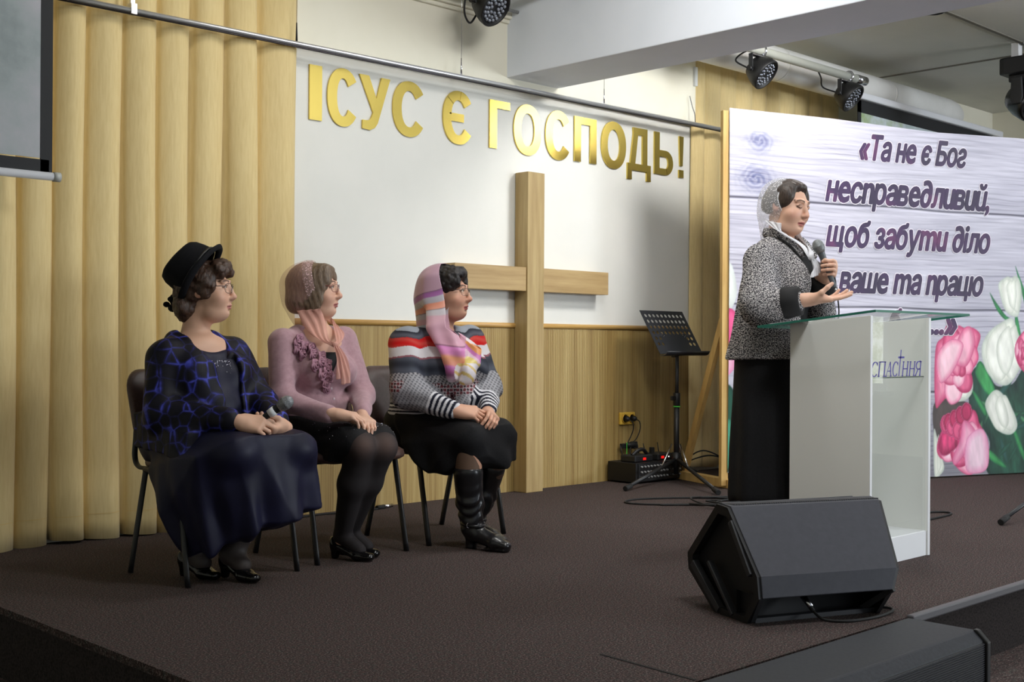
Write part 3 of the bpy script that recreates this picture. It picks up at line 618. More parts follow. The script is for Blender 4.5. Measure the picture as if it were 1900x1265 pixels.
img = img*(1-0.32*dk_)
ringf = np.zeros(Ug.shape)
for (ku, kz, kr) in ((0.238, 2.277, 0.085), (0.205, 2.03, 0.11), (2.95, 1.5, 0.09)):
    rr_ = np.hypot((Ug-ku)*0.9, (Zg-kz)*1.25); w = np.exp(-(rr_/kr)**2)
    ringf = np.sin(rr_*130+16*fbm(Ug*9, Zg*7, 5, 4)+5*np.arctan2(Zg-kz, Ug-ku)*0.3)*0.5+0.5
    img -= (w*(30+42*ringf+50*(fbm(Ug*22, Zg*16, 6, 3)-0.5)))[..., None]*np.array([1.0, 0.92, 0.62])
for z0 in (1.90, 1.203, 0.62):
    zz = z0+0.004*np.sin(Ug*6)-0.003*Ug; d_ = np.abs(Zg-zz)
    img -= (np.exp(-(d_/0.0065)**2)*110)[..., None]; img += (np.exp(-((Zg-zz+0.016)/0.008)**2)*18)[..., None]
def paint(poly, c_in, c_edge, edge=0.03, line=None, grad=None, tex=0.10, seed=1, lw=0.004):
    P = smoothpoly(poly); xs = [p[0] for p in P]; ys = [p[1] for p in P]
    sel = (Ug >= min(xs)-0.006) & (Ug <= max(xs)+0.006) & (Zg >= min(ys)-0.006) & (Zg <= max(ys)+0.006); idx = np.nonzero(sel)
    if len(idx[0]) == 0: return
    u, z = Ug[idx], Zg[idx]; m, d = inpoly(u, z, P); w = (np.clip(d/edge, 0, 1)*m)[:, None]
    c = np.array(c_edge, float)*(1-w)+np.array(c_in, float)*w
    if grad is not None:
        g = np.clip((z-min(ys))/(max(ys)-min(ys)+1e-9), 0, 1)[:, None]; c = c*(1-0.5*g)+np.array(grad, float)*(0.5*g)
    t = fbm(u*26+3*z, z*9+2*u, seed, 3); c = c*(1+tex*2*(t-0.5))[:, None]
    if line is not None:
        lwt = np.clip(1-np.abs(d-lw)/lw, 0, 1)[:, None]*0.6; c = c*(1-lwt)+np.array(line, float)*lwt
    al = np.clip(0.5+np.where(m, d, -d)/0.007, 0, 1)[:, None]; img[idx] = img[idx]*(1-al)+c*al
G1, G2 = (34, 78, 60), (22, 48, 42)
paint(BP['darkwood'], (82, 72, 70), (66, 58, 58), 0.05)
paint(BP['greens'], G1, G2, 0.10, tex=0.35)
img_ex = (Ug > 2.58) & (Zg < 0.75+0.2*np.sin(Ug*9)); img[img_ex] = np.array(G1)*(0.7+0.6*fbm(Ug*8, Zg*8, 4, 3))[img_ex][:, None]
rs_ = random.Random(3)
for i in range(46):
    u0, z0, a, ln = rs_.uniform(2.05, 3.3), rs_.uniform(0.05, 0.72), rs_.uniform(-1.2, 2.4), rs_.uniform(0.14, 0.34)
    du_, dz_ = math.cos(a)*ln, math.sin(a)*ln; px_, pz_ = -dz_*0.11, du_*0.11
    if z0+dz_ > 0.75 or u0+du_ < 2.02: continue
    paint([(u0, z0), (u0+du_*.5+px_, z0+dz_*.5+pz_), (u0+du_, z0+dz_), (u0+du_*.5-px_, z0+dz_*.5-pz_)], rs_.choice([(52, 112, 78), (38, 92, 72), (84, 140, 96), (40, 84, 78)]), (28, 66, 52), 0.02, seed=i)
for n_ in ('leafC', 'stemB', 'stemC', 'leafD', 'leafA', 'leafB', 'stemA'): paint(BP[n_], (62, 150, 84), (30, 100, 62), 0.02, tex=0.2)
for n_, mv in (('tulip_top', 1), ('white_rose', 2), ('tulip2', 3), ('tulip3', 4), ('whitebl', 5)):
    P = BP[n_]; paint(P, (236, 238, 226), (188, 196, 186), 0.05, (176, 186, 176), seed=mv)
    cu = sum(p[0] for p in P)/len(P); cz = sum(p[1] for p in P)/len(P)
    for q_, (sx, sz, ox_, oz_) in enumerate([(0.62, 0.86, -0.25, 0.0), (0.5, 0.8, 0.35, -0.02), (0.42, 0.72, 0.05, 0.05)]):
        w_ = max(p[0] for p in P)-cu
        paint([(cu+(a-cu)*sx+w_*ox_, cz+(b_-cz)*sz+w_*oz_) for a, b_ in P], (242, 243, 234), (208, 212, 200), 0.035, (190, 198, 186), seed=mv+q_*7)
pinks = [((238, 150, 178), (196, 66, 112)), ((246, 178, 200), (214, 96, 138)), ((224, 104, 144), (170, 40, 88)), ((250, 204, 218), (226, 128, 164))]
def rose(main, subs, seed):
    paint(main, *pinks[0], 0.06, (176, 50, 96), seed=seed); r_ = random.Random(seed)
    xs = [p[0] for p in main]; zs = [p[1] for p in main]; cu, cz = (min(xs)+max(xs))/2, (min(zs)+max(zs))/2; W_, H_ = (max(xs)-min(xs))/2, (max(zs)-min(zs))/2
    for i in range(15):
        a = i*2.4+seed; rad = 0.66*(1-i/17); ex_, ez_ = cu+math.cos(a)*W_*rad, cz+math.sin(a)*H_*rad; s_ = 0.46-0.018*i
        pl = [(ex_+math.cos(b_)*W_*s_*r_.uniform(.8, 1.1), ez_+math.sin(b_)*H_*s_*r_.uniform(.7, 1.0)) for b_ in [2*PI*j/7+a for j in range(7)]]
        paint(pl, *pinks[(i+seed) % 4], 0.035, (178, 52, 100), seed=i)
    for j, sp in enumerate(subs): paint(sp, *pinks[(j*2+1) % 4], 0.045, (190, 70, 116), seed=seed+j+30)
rose(BP['rose1'], [BP['rose1b'], BP['rose1c']], 2)
rose(BP['rose2'], [], 5)
paint(BP['rose2dark'], (206, 66, 116), (150, 30, 78), 0.05, (236, 130, 168), tex=0.45, seed=8)
for i in range(9):
    c0 = (1.84+0.028*i, 0.38-0.012*i*(-1)**i); paint([(c0[0]+0.055*math.cos(a), c0[1]+0.07*math.sin(a)) for a in [2*PI*j/6+i for j in range(6)]], *[((222, 92, 136), (160, 34, 84)), ((190, 52, 100), (128, 24, 62))][i % 2], 0.025, (240, 150, 184), seed=i)
paint(BP['rose2mid'], (242, 172, 200), (214, 104, 148), 0.05, (200, 78, 126), seed=9); paint(BP['rose2light'], (240, 206, 222), (226, 150, 186), 0.06, (206, 110, 150), seed=10)
rose(BP['rose3'], [], 3)
paint(BP['whiteL'], (226, 230, 226), (200, 206, 204)); paint(BP['pinkL'], (232, 92, 146), (200, 60, 116)); paint(BP['pinkL2'], (240, 180, 206), (226, 140, 180)); paint(BP['greenL'], (30, 84, 66), (20, 56, 48)); paint(BP['greenL2'], (74, 160, 130), (50, 130, 104))
for cu, cz in ((1.42, 0.30), (2.9, 0.95), (3.15, 0.6)): rose([(cu+0.24*math.cos(a), cz+0.22*math.sin(a)) for a in [2*PI*i/9 for i in range(9)]], [], int(cu*7))
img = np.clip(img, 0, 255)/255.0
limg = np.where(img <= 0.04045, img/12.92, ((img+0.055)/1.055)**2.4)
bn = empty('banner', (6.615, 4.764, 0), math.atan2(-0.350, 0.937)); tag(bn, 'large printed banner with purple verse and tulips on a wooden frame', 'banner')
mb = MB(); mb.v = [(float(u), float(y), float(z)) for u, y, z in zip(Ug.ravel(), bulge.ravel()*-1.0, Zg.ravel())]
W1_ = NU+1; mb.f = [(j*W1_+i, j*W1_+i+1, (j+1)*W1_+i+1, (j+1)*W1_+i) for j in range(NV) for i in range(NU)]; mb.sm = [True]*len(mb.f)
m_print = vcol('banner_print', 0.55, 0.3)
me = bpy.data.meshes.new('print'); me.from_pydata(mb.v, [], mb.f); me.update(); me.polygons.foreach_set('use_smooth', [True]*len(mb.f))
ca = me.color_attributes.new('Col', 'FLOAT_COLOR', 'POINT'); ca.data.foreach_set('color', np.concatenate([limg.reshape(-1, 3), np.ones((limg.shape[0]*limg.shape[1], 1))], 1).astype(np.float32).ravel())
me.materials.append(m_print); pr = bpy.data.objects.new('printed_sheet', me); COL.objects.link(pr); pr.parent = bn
# verse lettering
m_let = noisy('verse_purple', [(0.34, (32, 12, 54)), (0.54, (52, 20, 72)), (0.72, (102, 36, 88))], nscale=3.2, detail=3, rough=0.55)
m_out = mat('verse_outline', (236, 230, 238), 0.6)
def bsurf(u, z):
    t = np.clip((z-0.02)/2.44, 0, 1); return 0.012*np.sin(u*2.1+0.6)*np.sin(t*PI)+0.006*np.sin(u*5.0)*(1-t)
def own_glyph(ch):
    if ch not in 'ню': return None
    R_ = lambda x0, z0, x1, z1: [(x0, z0, 0), (x1, z0, 0), (x1, z1, 0), (x0, z1, 0)]
    if ch == 'н': q = R_(0.08, 0, 0.165, 0.541)+R_(0.165, 0.235, 0.42, 0.315)+R_(0.42, 0, 0.505, 0.541); return np.array(q, float), [(0, 1, 2, 3), (4, 5, 6, 7), (8, 9, 10, 11)]
    o_, fo = glyph_geo('о', 0, 0, 4); o_ = o_+np.array((0.20, 0, 0)); q = R_(0.08, 0, 0.165, 0.541)+R_(0.165, 0.235, 0.29, 0.315)
    return np.concatenate([np.array(q, float), o_]), [(0, 1, 2, 3), (4, 5, 6, 7)]+[tuple(i+8 for i in f) for f in fo]
LAT = {'e': 0.541/0.458, 'n': 0.541/0.458, 'u': 0.541/0.449, 'm': 0.541/0.458}
def verse(line, u0, u1, zbase, xh, shear=0.20, gap=0.085, space=0.27):
    gl = []; x = 0.0
    for ch in line:
        if ch == ' ': x += space; continue
        s = LAT.get(ch, 1.0); a, fa = own_glyph(ch) or glyph_geo(ch, 0.0, 0.0, 4); b_, fb_ = a, fa; w0, w1 = a[:, 0].min()*s, a[:, 0].max()*s
        gl.append((x-w0, s, a, fa, b_, fb_)); x += w1-w0+gap
    tot = x-gap; kx = (u1-u0)/tot; kz = xh/0.541
    ma, mo = MB(), MB()
    for (ox_, s, a, fa, b_, fb_) in gl:
        # heavier strokes: shifted copies of the glyph, each a hair further out than the one before
        for (M_, off, rad, nc_) in ((mo, 0.0020, 0.078, 14), (ma, 0.0045, 0.046, 12)):
            for q in range(nc_+1):
                sx_, sz_ = (0, 0) if q == nc_ else (rad*math.cos(2*PI*q/nc_), rad*math.sin(2*PI*q/nc_)*0.75)
                zz = (a[:, 1]*s+sz_)*kz; U_ = u0+(a[:, 0]*s+ox_+sx_)*kx+zz*shear-0.02; Z_ = zbase+zz
                M_.add(np.stack([U_, -(bsurf(U_, Z_)+off+q*0.00012), Z_], 1), fa)
    o1 = mo.build('verse_outline', m_out, pr); o1['label'] = 'white outline of the printed verse'
    o2 = ma.build('verse_line', m_let, pr); o2['label'] = 'purple italic line of the printed verse'
verse('«Та нe є Бог'.replace('г', 'ƨ'), 1.066, 2.013, 2.216, 0.125)
verse('несnрaвe∂лuвuŭ,'.replace('a', 'а').replace('е', 'e'), 0.79, 2.245, 1.916, 0.132)
verse('щоб забуmu ∂іло', 0.793, 2.246, 1.612, 0.130)
verse('вашe mа nрацю', 0.904, 2.187, 1.302, 0.130)
verse('б', 1.33, 1.42, 1.022, 0.125)
verse('...»', 1.705, 1.946, 1.022, 0.125)
# wooden frame behind the sheet (local: x along the banner, +y behind)
fr = MB().box((-0.018, 0.022, 1.24), (0.05, 0.03, 2.44)); o_ = fr.build('frame_upright', M_pine, bn)
MB().box((1.7, 0.03, 2.42), (3.36, 0.03, 0.05)).build('frame_rail', M_pine, bn)
MB().box((3.36, 0.022, 1.24), (0.05, 0.03, 2.44)).build('frame_upright', M_pine, bn)
MB().box((1.7, 0.03, 0.55), (3.36, 0.03, 0.05)).build('frame_rail', M_pine, bn)
def beam_box(mb, a, b_, w, t):
    a, b_ = Vector(a), Vector(b_); d = b_-a; q = d.to_track_quat('X', 'Z').to_matrix(); return mb.box((a+b_)/2, (d.length, w, t), q)
beam_box(MB(), (0.0, 0.06, 1.10), (0.06, 0.62, 0.06), 0.03, 0.06).build('brace', M_pine, bn)
MB().box((0.03, 0.30, 0.03), (0.07, 0.80, 0.055)).build('base_plank', M_pine, bn)
beam_box(MB(), (3.3, 0.06, 1.10), (3.3, 0.52, 0.06), 0.03, 0.06).build('brace', M_pine, bn)
MB().box((3.33, 0.20, 0.03), (0.07, 0.60, 0.055)).build('base_plank', M_pine, bn)

# ------------------------------------------------------------------ lectern
pd = empty('lectern', (4.95, 2.85, 0)); tag(pd, 'white lectern with glass front, purple lettering and tilted glass top', 'lectern')
def side(x0, x1):
    return local(pd, MB().prism([(2.655, 0.0), (3.045, 0.0), (3.045, 1.035), (2.655, 1.064)], x0, x1, (1, 2, 0)))
m_lect = mat('lectern_white', (226, 226, 221), 0.38); m_edge = mat('lectern_edge_white', (236, 237, 240), 0.35)
side(4.689, 4.707).build('side_panel', m_lect, pd, bevel=0.0008); side(5.197, 5.215).build('side_panel', m_lect, pd, bevel=0.0008)
local(pd, MB().box((4.696, 2.653, 0.532), (0.016, 0.003, 1.062)).box((5.206, 2.653, 0.532), (0.018, 0.003, 1.062))).build('edge_strip', m_edge, pd)
local(pd, MB().box((4.952, 2.668, 0.055), (0.490, 0.018, 0.108)).box((4.952, 2.85, 0.104), (0.490, 0.37, 0.012))).build('plinth', m_edge, pd)
local(pd, MB().box((4.952, 3.036, 0.56), (0.490, 0.012, 0.90))).build('back_panel', m_lect, pd)
m_glass = thin_glass('clear_glass')
m_gedge = mat('green_glass_edge', (30, 104, 88), 0.35); 
local(pd, MB().box((4.952, 2.668, 0.585), (0.489, 0.006, 0.952))).build('front_glass', m_glass, pd)
sh_ = local(pd, MB().box((4.952, 2.85, 0.800), (0.488, 0.35, 0.005))).build('glass_shelf', m_glass, pd)
local(pd, MB().box((4.952, 2.676, 0.800), (0.488, 0.002, 0.005))).build('glass_shelf_edge', mat('shelf_edge', (60, 80, 76), 0.2), sh_)
# glass top, tilted towards the speaker
T0, T1 = Vector((4.547, 2.55, 1.074)), Vector((4.547, 3.12, 1.012)); wt = 0.836
dv = (T1-T0); tn = Vector((0, -dv.z, dv.y)).normalized() if dv.y > 0 else Vector((0, 0, 1))
tn = Vector((0, 0.108, 0.994)).normalized()
tp = MB(); cs = [T0, T0+Vector((wt, 0, 0)), T1+Vector((wt, 0, 0)), T1]
local(pd, tp.add([c for c in cs]+[c+tn*0.010 for c in cs], [(0, 3, 2, 1), (4, 5, 6, 7)])).build('glass_top', m_glass, pd)
te = MB(); te.add([c for c in cs]+[c+tn*0.010 for c in cs], [(0, 1, 5, 4), (1, 2, 6, 5), (2, 3, 7, 6), (3, 0, 4, 7)])
local(pd, te).build('glass_top_edge', m_gedge, pd)
sp = MB()
for x in (4.698, 5.206):
    for y in (2.70, 3.0): sp.cyl((x, y, 1.03), (x, y, 1.048), 0.006, seg=12)
local(pd, sp).build('glass_support', M_chrome, pd)
pp_ = MB().box((0, 0, 0), (0.20, 0.14, 0.004)).build('paper', mat('paper', (235, 236, 238), 0.7)); pp_.location = (4.68, 3.02, 1.0365); pp_.rotation_euler = (-0.109, 0, 0.15); tag(pp_, 'white sheet of paper lying on the glass top of the lectern', 'paper')
# purple name on the glass
nm = MB()
def strip(pts, w, sh=0.17):
    """flat stroke in the lectern front: pts (x, z[, width factor])"""
    P = [Vector((p[0]+(p[1])*sh, 0, p[1])) for p in pts]; n = len(P); L_, R_ = [], []
    for i in range(n):
        t = (P[min(i+1, n-1)]-P[max(i-1, 0)]).normalized(); q = Vector((-t.z, 0, t.x)); f = (pts[i][2] if len(pts[i]) > 2 else 1.0)*w/2
        L_.append(P[i]+q*f); R_.append(P[i]-q*f)
    nm.add(L_+R_, [(i, i+1, n+i+1, n+i) for i in range(n-1)])
def letter(x, w, kind):
    H = 0.062; tk, tn_ = 0.0095, 0.0036; sf = 0.008
    def serif(px, pz): strip([(px-sf, pz), (px+sf, pz)], tn_)
    if kind == 'С':
        strip([(x+w/2+w*0.5*math.cos(a), H/2+H*0.5*math.sin(a), 0.35+0.65*abs(math.cos(a))) for a in [0.7+i*(2*PI-1.4)/18 for i in range(19)]], tk); strip([(x+w*0.93, H*0.72), (x+w*0.93, H*1.0)], tn_)
    if kind in 'ПН':
        strip([(x+0.006, 0), (x+0.006, H)], tk); strip([(x+w-0.006, 0), (x+w-0.006, H)], tk)
        zz = H if kind == 'П' else H/2; strip([(x+0.006, zz), (x+w-0.006, zz)], tn_*1.3)
        for q_ in (x+0.006, x+w-0.006):
            serif(q_, 0); serif(q_, H)
    if kind == 'А':
        strip([(x, 0), (x+w*0.62, H)], tn_); strip([(x+w*0.62, H), (x+w*0.95, 0)], tk); strip([(x+w*0.25, H*0.36), (x+w*0.8, H*0.36)], tn_); serif(x, 0); serif(x+w*0.95, 0)
    if kind == 'Я':
        strip([(x+w-0.006, 0), (x+w-0.006, H)], tk); strip([(x+w*0.45, H*0.48), (x, 0)], tn_*2); serif(x+w-0.006, 0); serif(x, 0); serif(x+w-0.006, H)
        strip([(x+w-0.006, H)]+[(x+w*0.42+w*0.42*math.cos(a), H*0.73+H*0.27*math.sin(a), 0.4+0.6*abs(math.cos(a))) for a in [PI/2+i*PI/10 for i in range(11)]]+[(x+w-0.006, H*0.46)], tk)
k_ = (5.150-4.715)/(1555-255)
for ch, z0, z1 in (('С', 255, 400), ('П', 420, 590), ('А', 620, 750), ('С', 785, 915), ('Н', 1030, 1180), ('Н', 1215, 1365), ('Я', 1395, 1530)): letter((z0-255)*k_, (z1-z0)*k_, ch)
xc = (955-255)*k_; strip([(xc, 0), (xc, 0.114)], 0.0080); strip([(xc-0.020, 0.081), (xc+0.034, 0.081)], 0.0085)
nm.v = [(p[0]+4.715-0.0, 2.6635, p[2]+0.806) for p in nm.v]
local(pd, nm).build('purple_lettering', mat('lettering_purple', (66, 52, 150), 0.5), pd)

# ------------------------------------------------------------------ wedge monitor
mo = empty('stage_monitor', (3.471, 2.417, 0), math.atan2(-0.358, 0.934)); tag(mo, 'dark grey wedge stage monitor lying on the carpet before the lectern', 'stage monitor')
# profile points: (u, z, length at right end)
PF = [(0.0, 0.0, 0.530), (-0.068, 0.095, 0.535), (-0.057, 0.166, 0.565), (0.122, 0.375, 0.636), (0.190, 0.380, 0.655), (0.382, 0.180, 0.60), (0.374, 0.122, 0.58), (0.205, 0.0, 0.55), (0.05, 0.0, 0.54)]
def rgt(p): return (p[2], p[0]-0.034, p[1])
m_mon = noisy('monitor_paint', [(0.3, (58, 59, 66)), (0.7, (64, 65, 72))], nscale=40, rough=0.55, spec=0.3)
m_mond = mat('monitor_dark', (26, 26, 29), 0.6)
def span(ids, m, name, inset=0.012, thick=None):
    mb = MB(); n = len(ids); Lv = [(inset, PF[i][0], PF[i][1]) for i in ids]; Rv = []
    for i in ids:
        x, y, z = rgt(PF[i]); Rv.append((x-inset, y, z))
    mb.add(Lv+Rv, [(i, i+1, n+i+1, n+i) for i in range(n-1)]); return mb
sh1 = span([1, 2, 3, 4], m_mon, 'cabinet'); sh1.build('cabinet', m_mon, mo, solid=0.010, bevel=0.003)
span([4, 5, 6, 7, 8], m_mond, 'x').build('cabinet_back', m_mond, mo, solid=0.006)
# recess
rc_ = MB(); rc_.add([(0.012, -0.05, 0.10), (0.55, -0.10, 0.10), (0.55, 0.06, 0.10), (0.012, 0.08, 0.10), (0.012, 0.08, 0.002), (0.55, 0.06, 0.002)], [(0, 1, 2, 3), (3, 2, 5, 4)])
rc_.build('connector_recess', M_blackplastic, mo)
gz = MB(); a0 = Vector((0.02, 0.128, 0.3815)); a1 = Vector((0.612, 0.096, 0.3815))
for i in range(64):
    t = i/63; p = a0.lerp(a1, t); gz.box(p+Vector((0.004, 0.03, 0.0)), (0.0045, 0.062, 0.005), Matrix.Rotation(0.5, 3, 'Z'))
gz.build('top_grille', mat('grille_grey', (70, 70, 74), 0.6), mo)
gb = MB()
for i in range(22):
    t = (i+0.5)/22; y = 0.195+0.18*t; z = 0.376-0.19*t; gb.box((0.31, y+0.006, z+0.006), (0.58, 0.005, 0.005))
gb.build('speaker_grille', MATS['grille_grey'], mo)
def endcap(x0, side):
    mb = MB(); P = []
    for p in PF:
        if side < 0: P.append((0.0, p[0], p[1]))
        else: P.append(rgt(p))
    # outline with a rim, recessed inside
    c_ = Vector((sum(p[0] for p in P)/len(P), sum(p[1] for p in P)/len(P), sum(p[2] for p in P)/len(P))); n = len(P)
    inn = [tuple(Vector(p).lerp(c_, 0.14)) for p in P]; dx = 0.03*(-side)
    inn2 = [(q[0]+dx, q[1], q[2]) for q in inn]
    out = [(p[0]+0.018*(-side), p[1], p[2]) for p in P]
    mb.add(list(P)+inn+inn2+out, [(i, (i+1) % n, n+(i+1) % n, n+i) for i in range(n)]+[(n+i, n+(i+1) % n, 2*n+(i+1) % n, 2*n+i) for i in range(n)]+[tuple(range(2*n, 3*n))]+[(3*n+i, 3*n+(i+1) % n, (i+1) % n, i) for i in range(n)])
    return mb
ec = endcap(0, -1).build('end_cap', M_blackplastic, mo)
ec2 = endcap(0, 1).build('end_cap', M_blackplastic, mo)
m_rib = mat('rib_grey', (48, 49, 53), 0.5)
for (a, b_, w) in (((0.004, 0.10, 0.33), (0.004, -0.02, 0.165), 0.022), ((0.006, 0.345, 0.15), (0.006, 0.17, 0.012), 0.026), ((0.006, 0.24, 0.17), (0.006, 0.085, 0.012), 0.014)):
    d = Vector(b_)-Vector(a); q = d.to_track_quat('X', 'Z').to_matrix(); MB().box((Vector(a)+Vector(b_))/2, (d.length, 0.024, w), q).build('rib', m_rib, ec, bevel=0.002)
bb = MB(); beam_box(bb, (0.03, 0.004, 0.008), (0.545, -0.004, 0.008), 0.02, 0.016)
beam_box(bb, (0.49, 0.01, 0.012), (0.533, -0.10, 0.098), 0.016, 0.02); beam_box(bb, (0.02, 0.0, 0.01), (0.012, -0.06, 0.098), 0.016, 0.02)
bb.build('base_frame', mat('frame_dark', (36, 37, 41), 0.5), mo)
MB().cyl((0.245, 0.03, 0.075), (0.248, -0.02, 0.04), 0.012, 0.009, 12).cyl((0.244, 0.07, 0.09), (0.245, 0.03, 0.075), 0.014, seg=12).build('socket', M_chrome, mo)
def mloc(x, y, z=0.006): 
    q = mo.matrix_basis @ Vector((x, y, z)); return q
SC.view_layers[0].update()
mc = cord('monitor_cable', [mloc(0.246, 0.03, 0.075), mloc(0.248, -0.02, 0.036), mloc(0.262, -0.07, 0.008), mloc(0.33, -0.115), mloc(0.46, -0.10), mloc(0.575, -0.045), mloc(0.60, 0.0), mloc(0.56, 0.04), mloc(0.53, 0.06)], 0.0048, 'black cable plugged into the back of the wedge stage monitor')
MB().cyl(mloc(0.246, 0.03, 0.075), mloc(0.249, -0.03, 0.028), 0.010, 0.008, 12).build('plug', M_rubber, mc)

# ------------------------------------------------------------------ subwoofer in front of the stage
sb = empty('subwoofer', (3.215, 1.937, -0.25)); tag(sb, 'long black loudspeaker cabinet with ribbed grille standing before the stage', 'loudspeaker')
m_sub = noisy('cabinet_textured', [(0.3, (38, 40, 45)), (0.7, (48, 50, 56))], nscale=90, rough=0.6, spec=0.3)
cb = MB(); prof = [(-0.125, 0.0), (0.138, 0.0), (0.138, 0.258), (-0.10, 0.258), (-0.135, 0.228), (-0.135, 0.0)]
cb.prism(prof, -0.745, 0.712, (1, 2, 0)); cb.build('cabinet', m_sub, sb, bevel=0.006)
gs = MB()
for i in range(29): gs.box((-0.012, -0.138, 0.018+i*0.0072), (1.41, 0.008, 0.0036))
gs.build('ribbed_grille', mat('sub_grille', (40, 42, 48), 0.4), sb)
MB().box((-0.012, -0.1365, 0.115), (1.41, 0.004, 0.215)).build('grille_backing', M_blackplastic, sb)
for s in (-0.742, 0.709): MB().prism([(-0.150, 0.0), (-0.10, 0.0), (-0.10, 0.2615), (-0.113, 0.261), (-0.150, 0.225)], s-0.012, s+0.012, (1, 2, 0)).build('grille_end', M_blackplastic, sb, bevel=0.004)
structure('trim_8', beam_box(MB(), (2.803, 2.479, 0.0005), (2.781, 2.108, 0.0005), 0.010, 0.002), mat('carpet_seam', (12, 11, 11), 0.95))

# ------------------------------------------------------------------ cables on the floor
def fl(*p, z=0.006): return [(a, b_, z) for a, b_ in p]
cord('floor_cable', fl((5.94, 4.30), (5.62, 4.55), (5.55, 4.72), (5.72, 4.78), (6.0, 4.62), (6.25, 4.30), (6.3, 4.0)), 0.0055, 'long loop of black cable on the carpet left of the cable tangle', group='cables on the floor by the music stand')
cord('floor_cable', fl((5.62, 4.52), (5.78, 4.38), (6.0, 4.16), (6.12, 3.88), (6.02, 3.75), (5.85, 3.88)), 0.0055, 'black cable running along the near side of the cable tangle', group='cables on the floor by the music stand')
rc__ = random.Random(12)
for i in range(7):
    c0 = (6.02+rc__.uniform(-.12, .18), 4.17+rc__.uniform(-.15, .2)); a0 = rc__.uniform(0, 6)
    pts = [(c0[0]+rc__.uniform(.12, .34)*math.cos(a0+j*1.05), c0[1]+rc__.uniform(.08, .30)*math.sin(a0+j*1.05), 0.007+0.006*(j % 3)+0.003*i) for j in range(6)]
    cord('floor_cable', pts, 0.0052, ['coil of black cable in the tangle behind the stage monitor'][0], group='coils of the cable tangle')
cord('floor_cable', [(6.86, 5.30, 0.14), (6.95, 5.20, 0.20), (7.05, 5.05, 0.12), (7.0, 4.9, 0.07), (6.9, 4.85, 0.02), (6.6, 4.7, 0.007), (6.35, 4.5, 0.007), (6.15, 4.4, 0.008)], 0.005, 'black cable hanging from the rack mixer toward the wooden frame', group='cables on the floor by the music stand')
cord('floor_cable', [(6.88, 5.36, 0.10), (7.04, 5.22, 0.16), (7.16, 5.1, 0.10), (7.1, 5.0, 0.04), (6.96, 5.0, 0.008), (6.8, 4.9, 0.007), (6.6, 4.5, 0.007)], 0.005, 'black cable curling at the foot of the far yellow curtain', group='cables on the floor by the music stand')
cord('floor_cable', fl((5.6, 3.35), (6.1, 3.36), (6.45, 3.33), (6.58, 3.26), (6.50, 3.19), (6.1, 3.18), (5.6, 3.22)), 0.006, 'black cable loop on the carpet right of the lectern')
jk = cord('floor_cable', fl((3.6, 5.46), (3.95, 5.50), (4.1, 5.42), (4.25, 5.46), (4.33, 5.49), z=0.006), 0.0045, 'thin black cable with a silver plug on the floor behind the chairs')
MB().cyl((4.36, 5.495, 0.011), (4.43, 5.51, 0.011), 0.010, seg=12).build('plug', M_chrome, jk); MB().cyl((4.30, 5.485, 0.011), (4.36, 5.495, 0.011), 0.012, seg=12).build('plug_sleeve', M_rubber, jk)

# ------------------------------------------------------------------ foot of the stand at the right
st = empty('microphone_stand', (6.98, 2.83, 0)); tag(st, 'black microphone stand whose leg reaches in beside the lectern', 'microphone stand')
MB().cyl((0, 0, 0.10), (0, 0, 1.05), 0.011, seg=14).build('pole', M_blackmetal, st); MB().cyl((0, 0, 0.12), (0, 0, 0.22), 0.02, seg=14).build('hub', M_blackplastic, st)
for a in (3.14, 4.90, 6.63):
    ex, ey = 0.64*math.cos(a), 0.64*math.sin(a)
    lg = MB().cyl((0, 0, 0.17), (ex*0.93, ey*0.93, 0.032), 0.011, seg=12).build('leg', M_blackmetal, st)
    MB().cyl((ex*0.88, ey*0.88, 0.038), (ex, ey, 0.017), 0.017, seg=12).build('rubber_foot', M_rubber, lg)

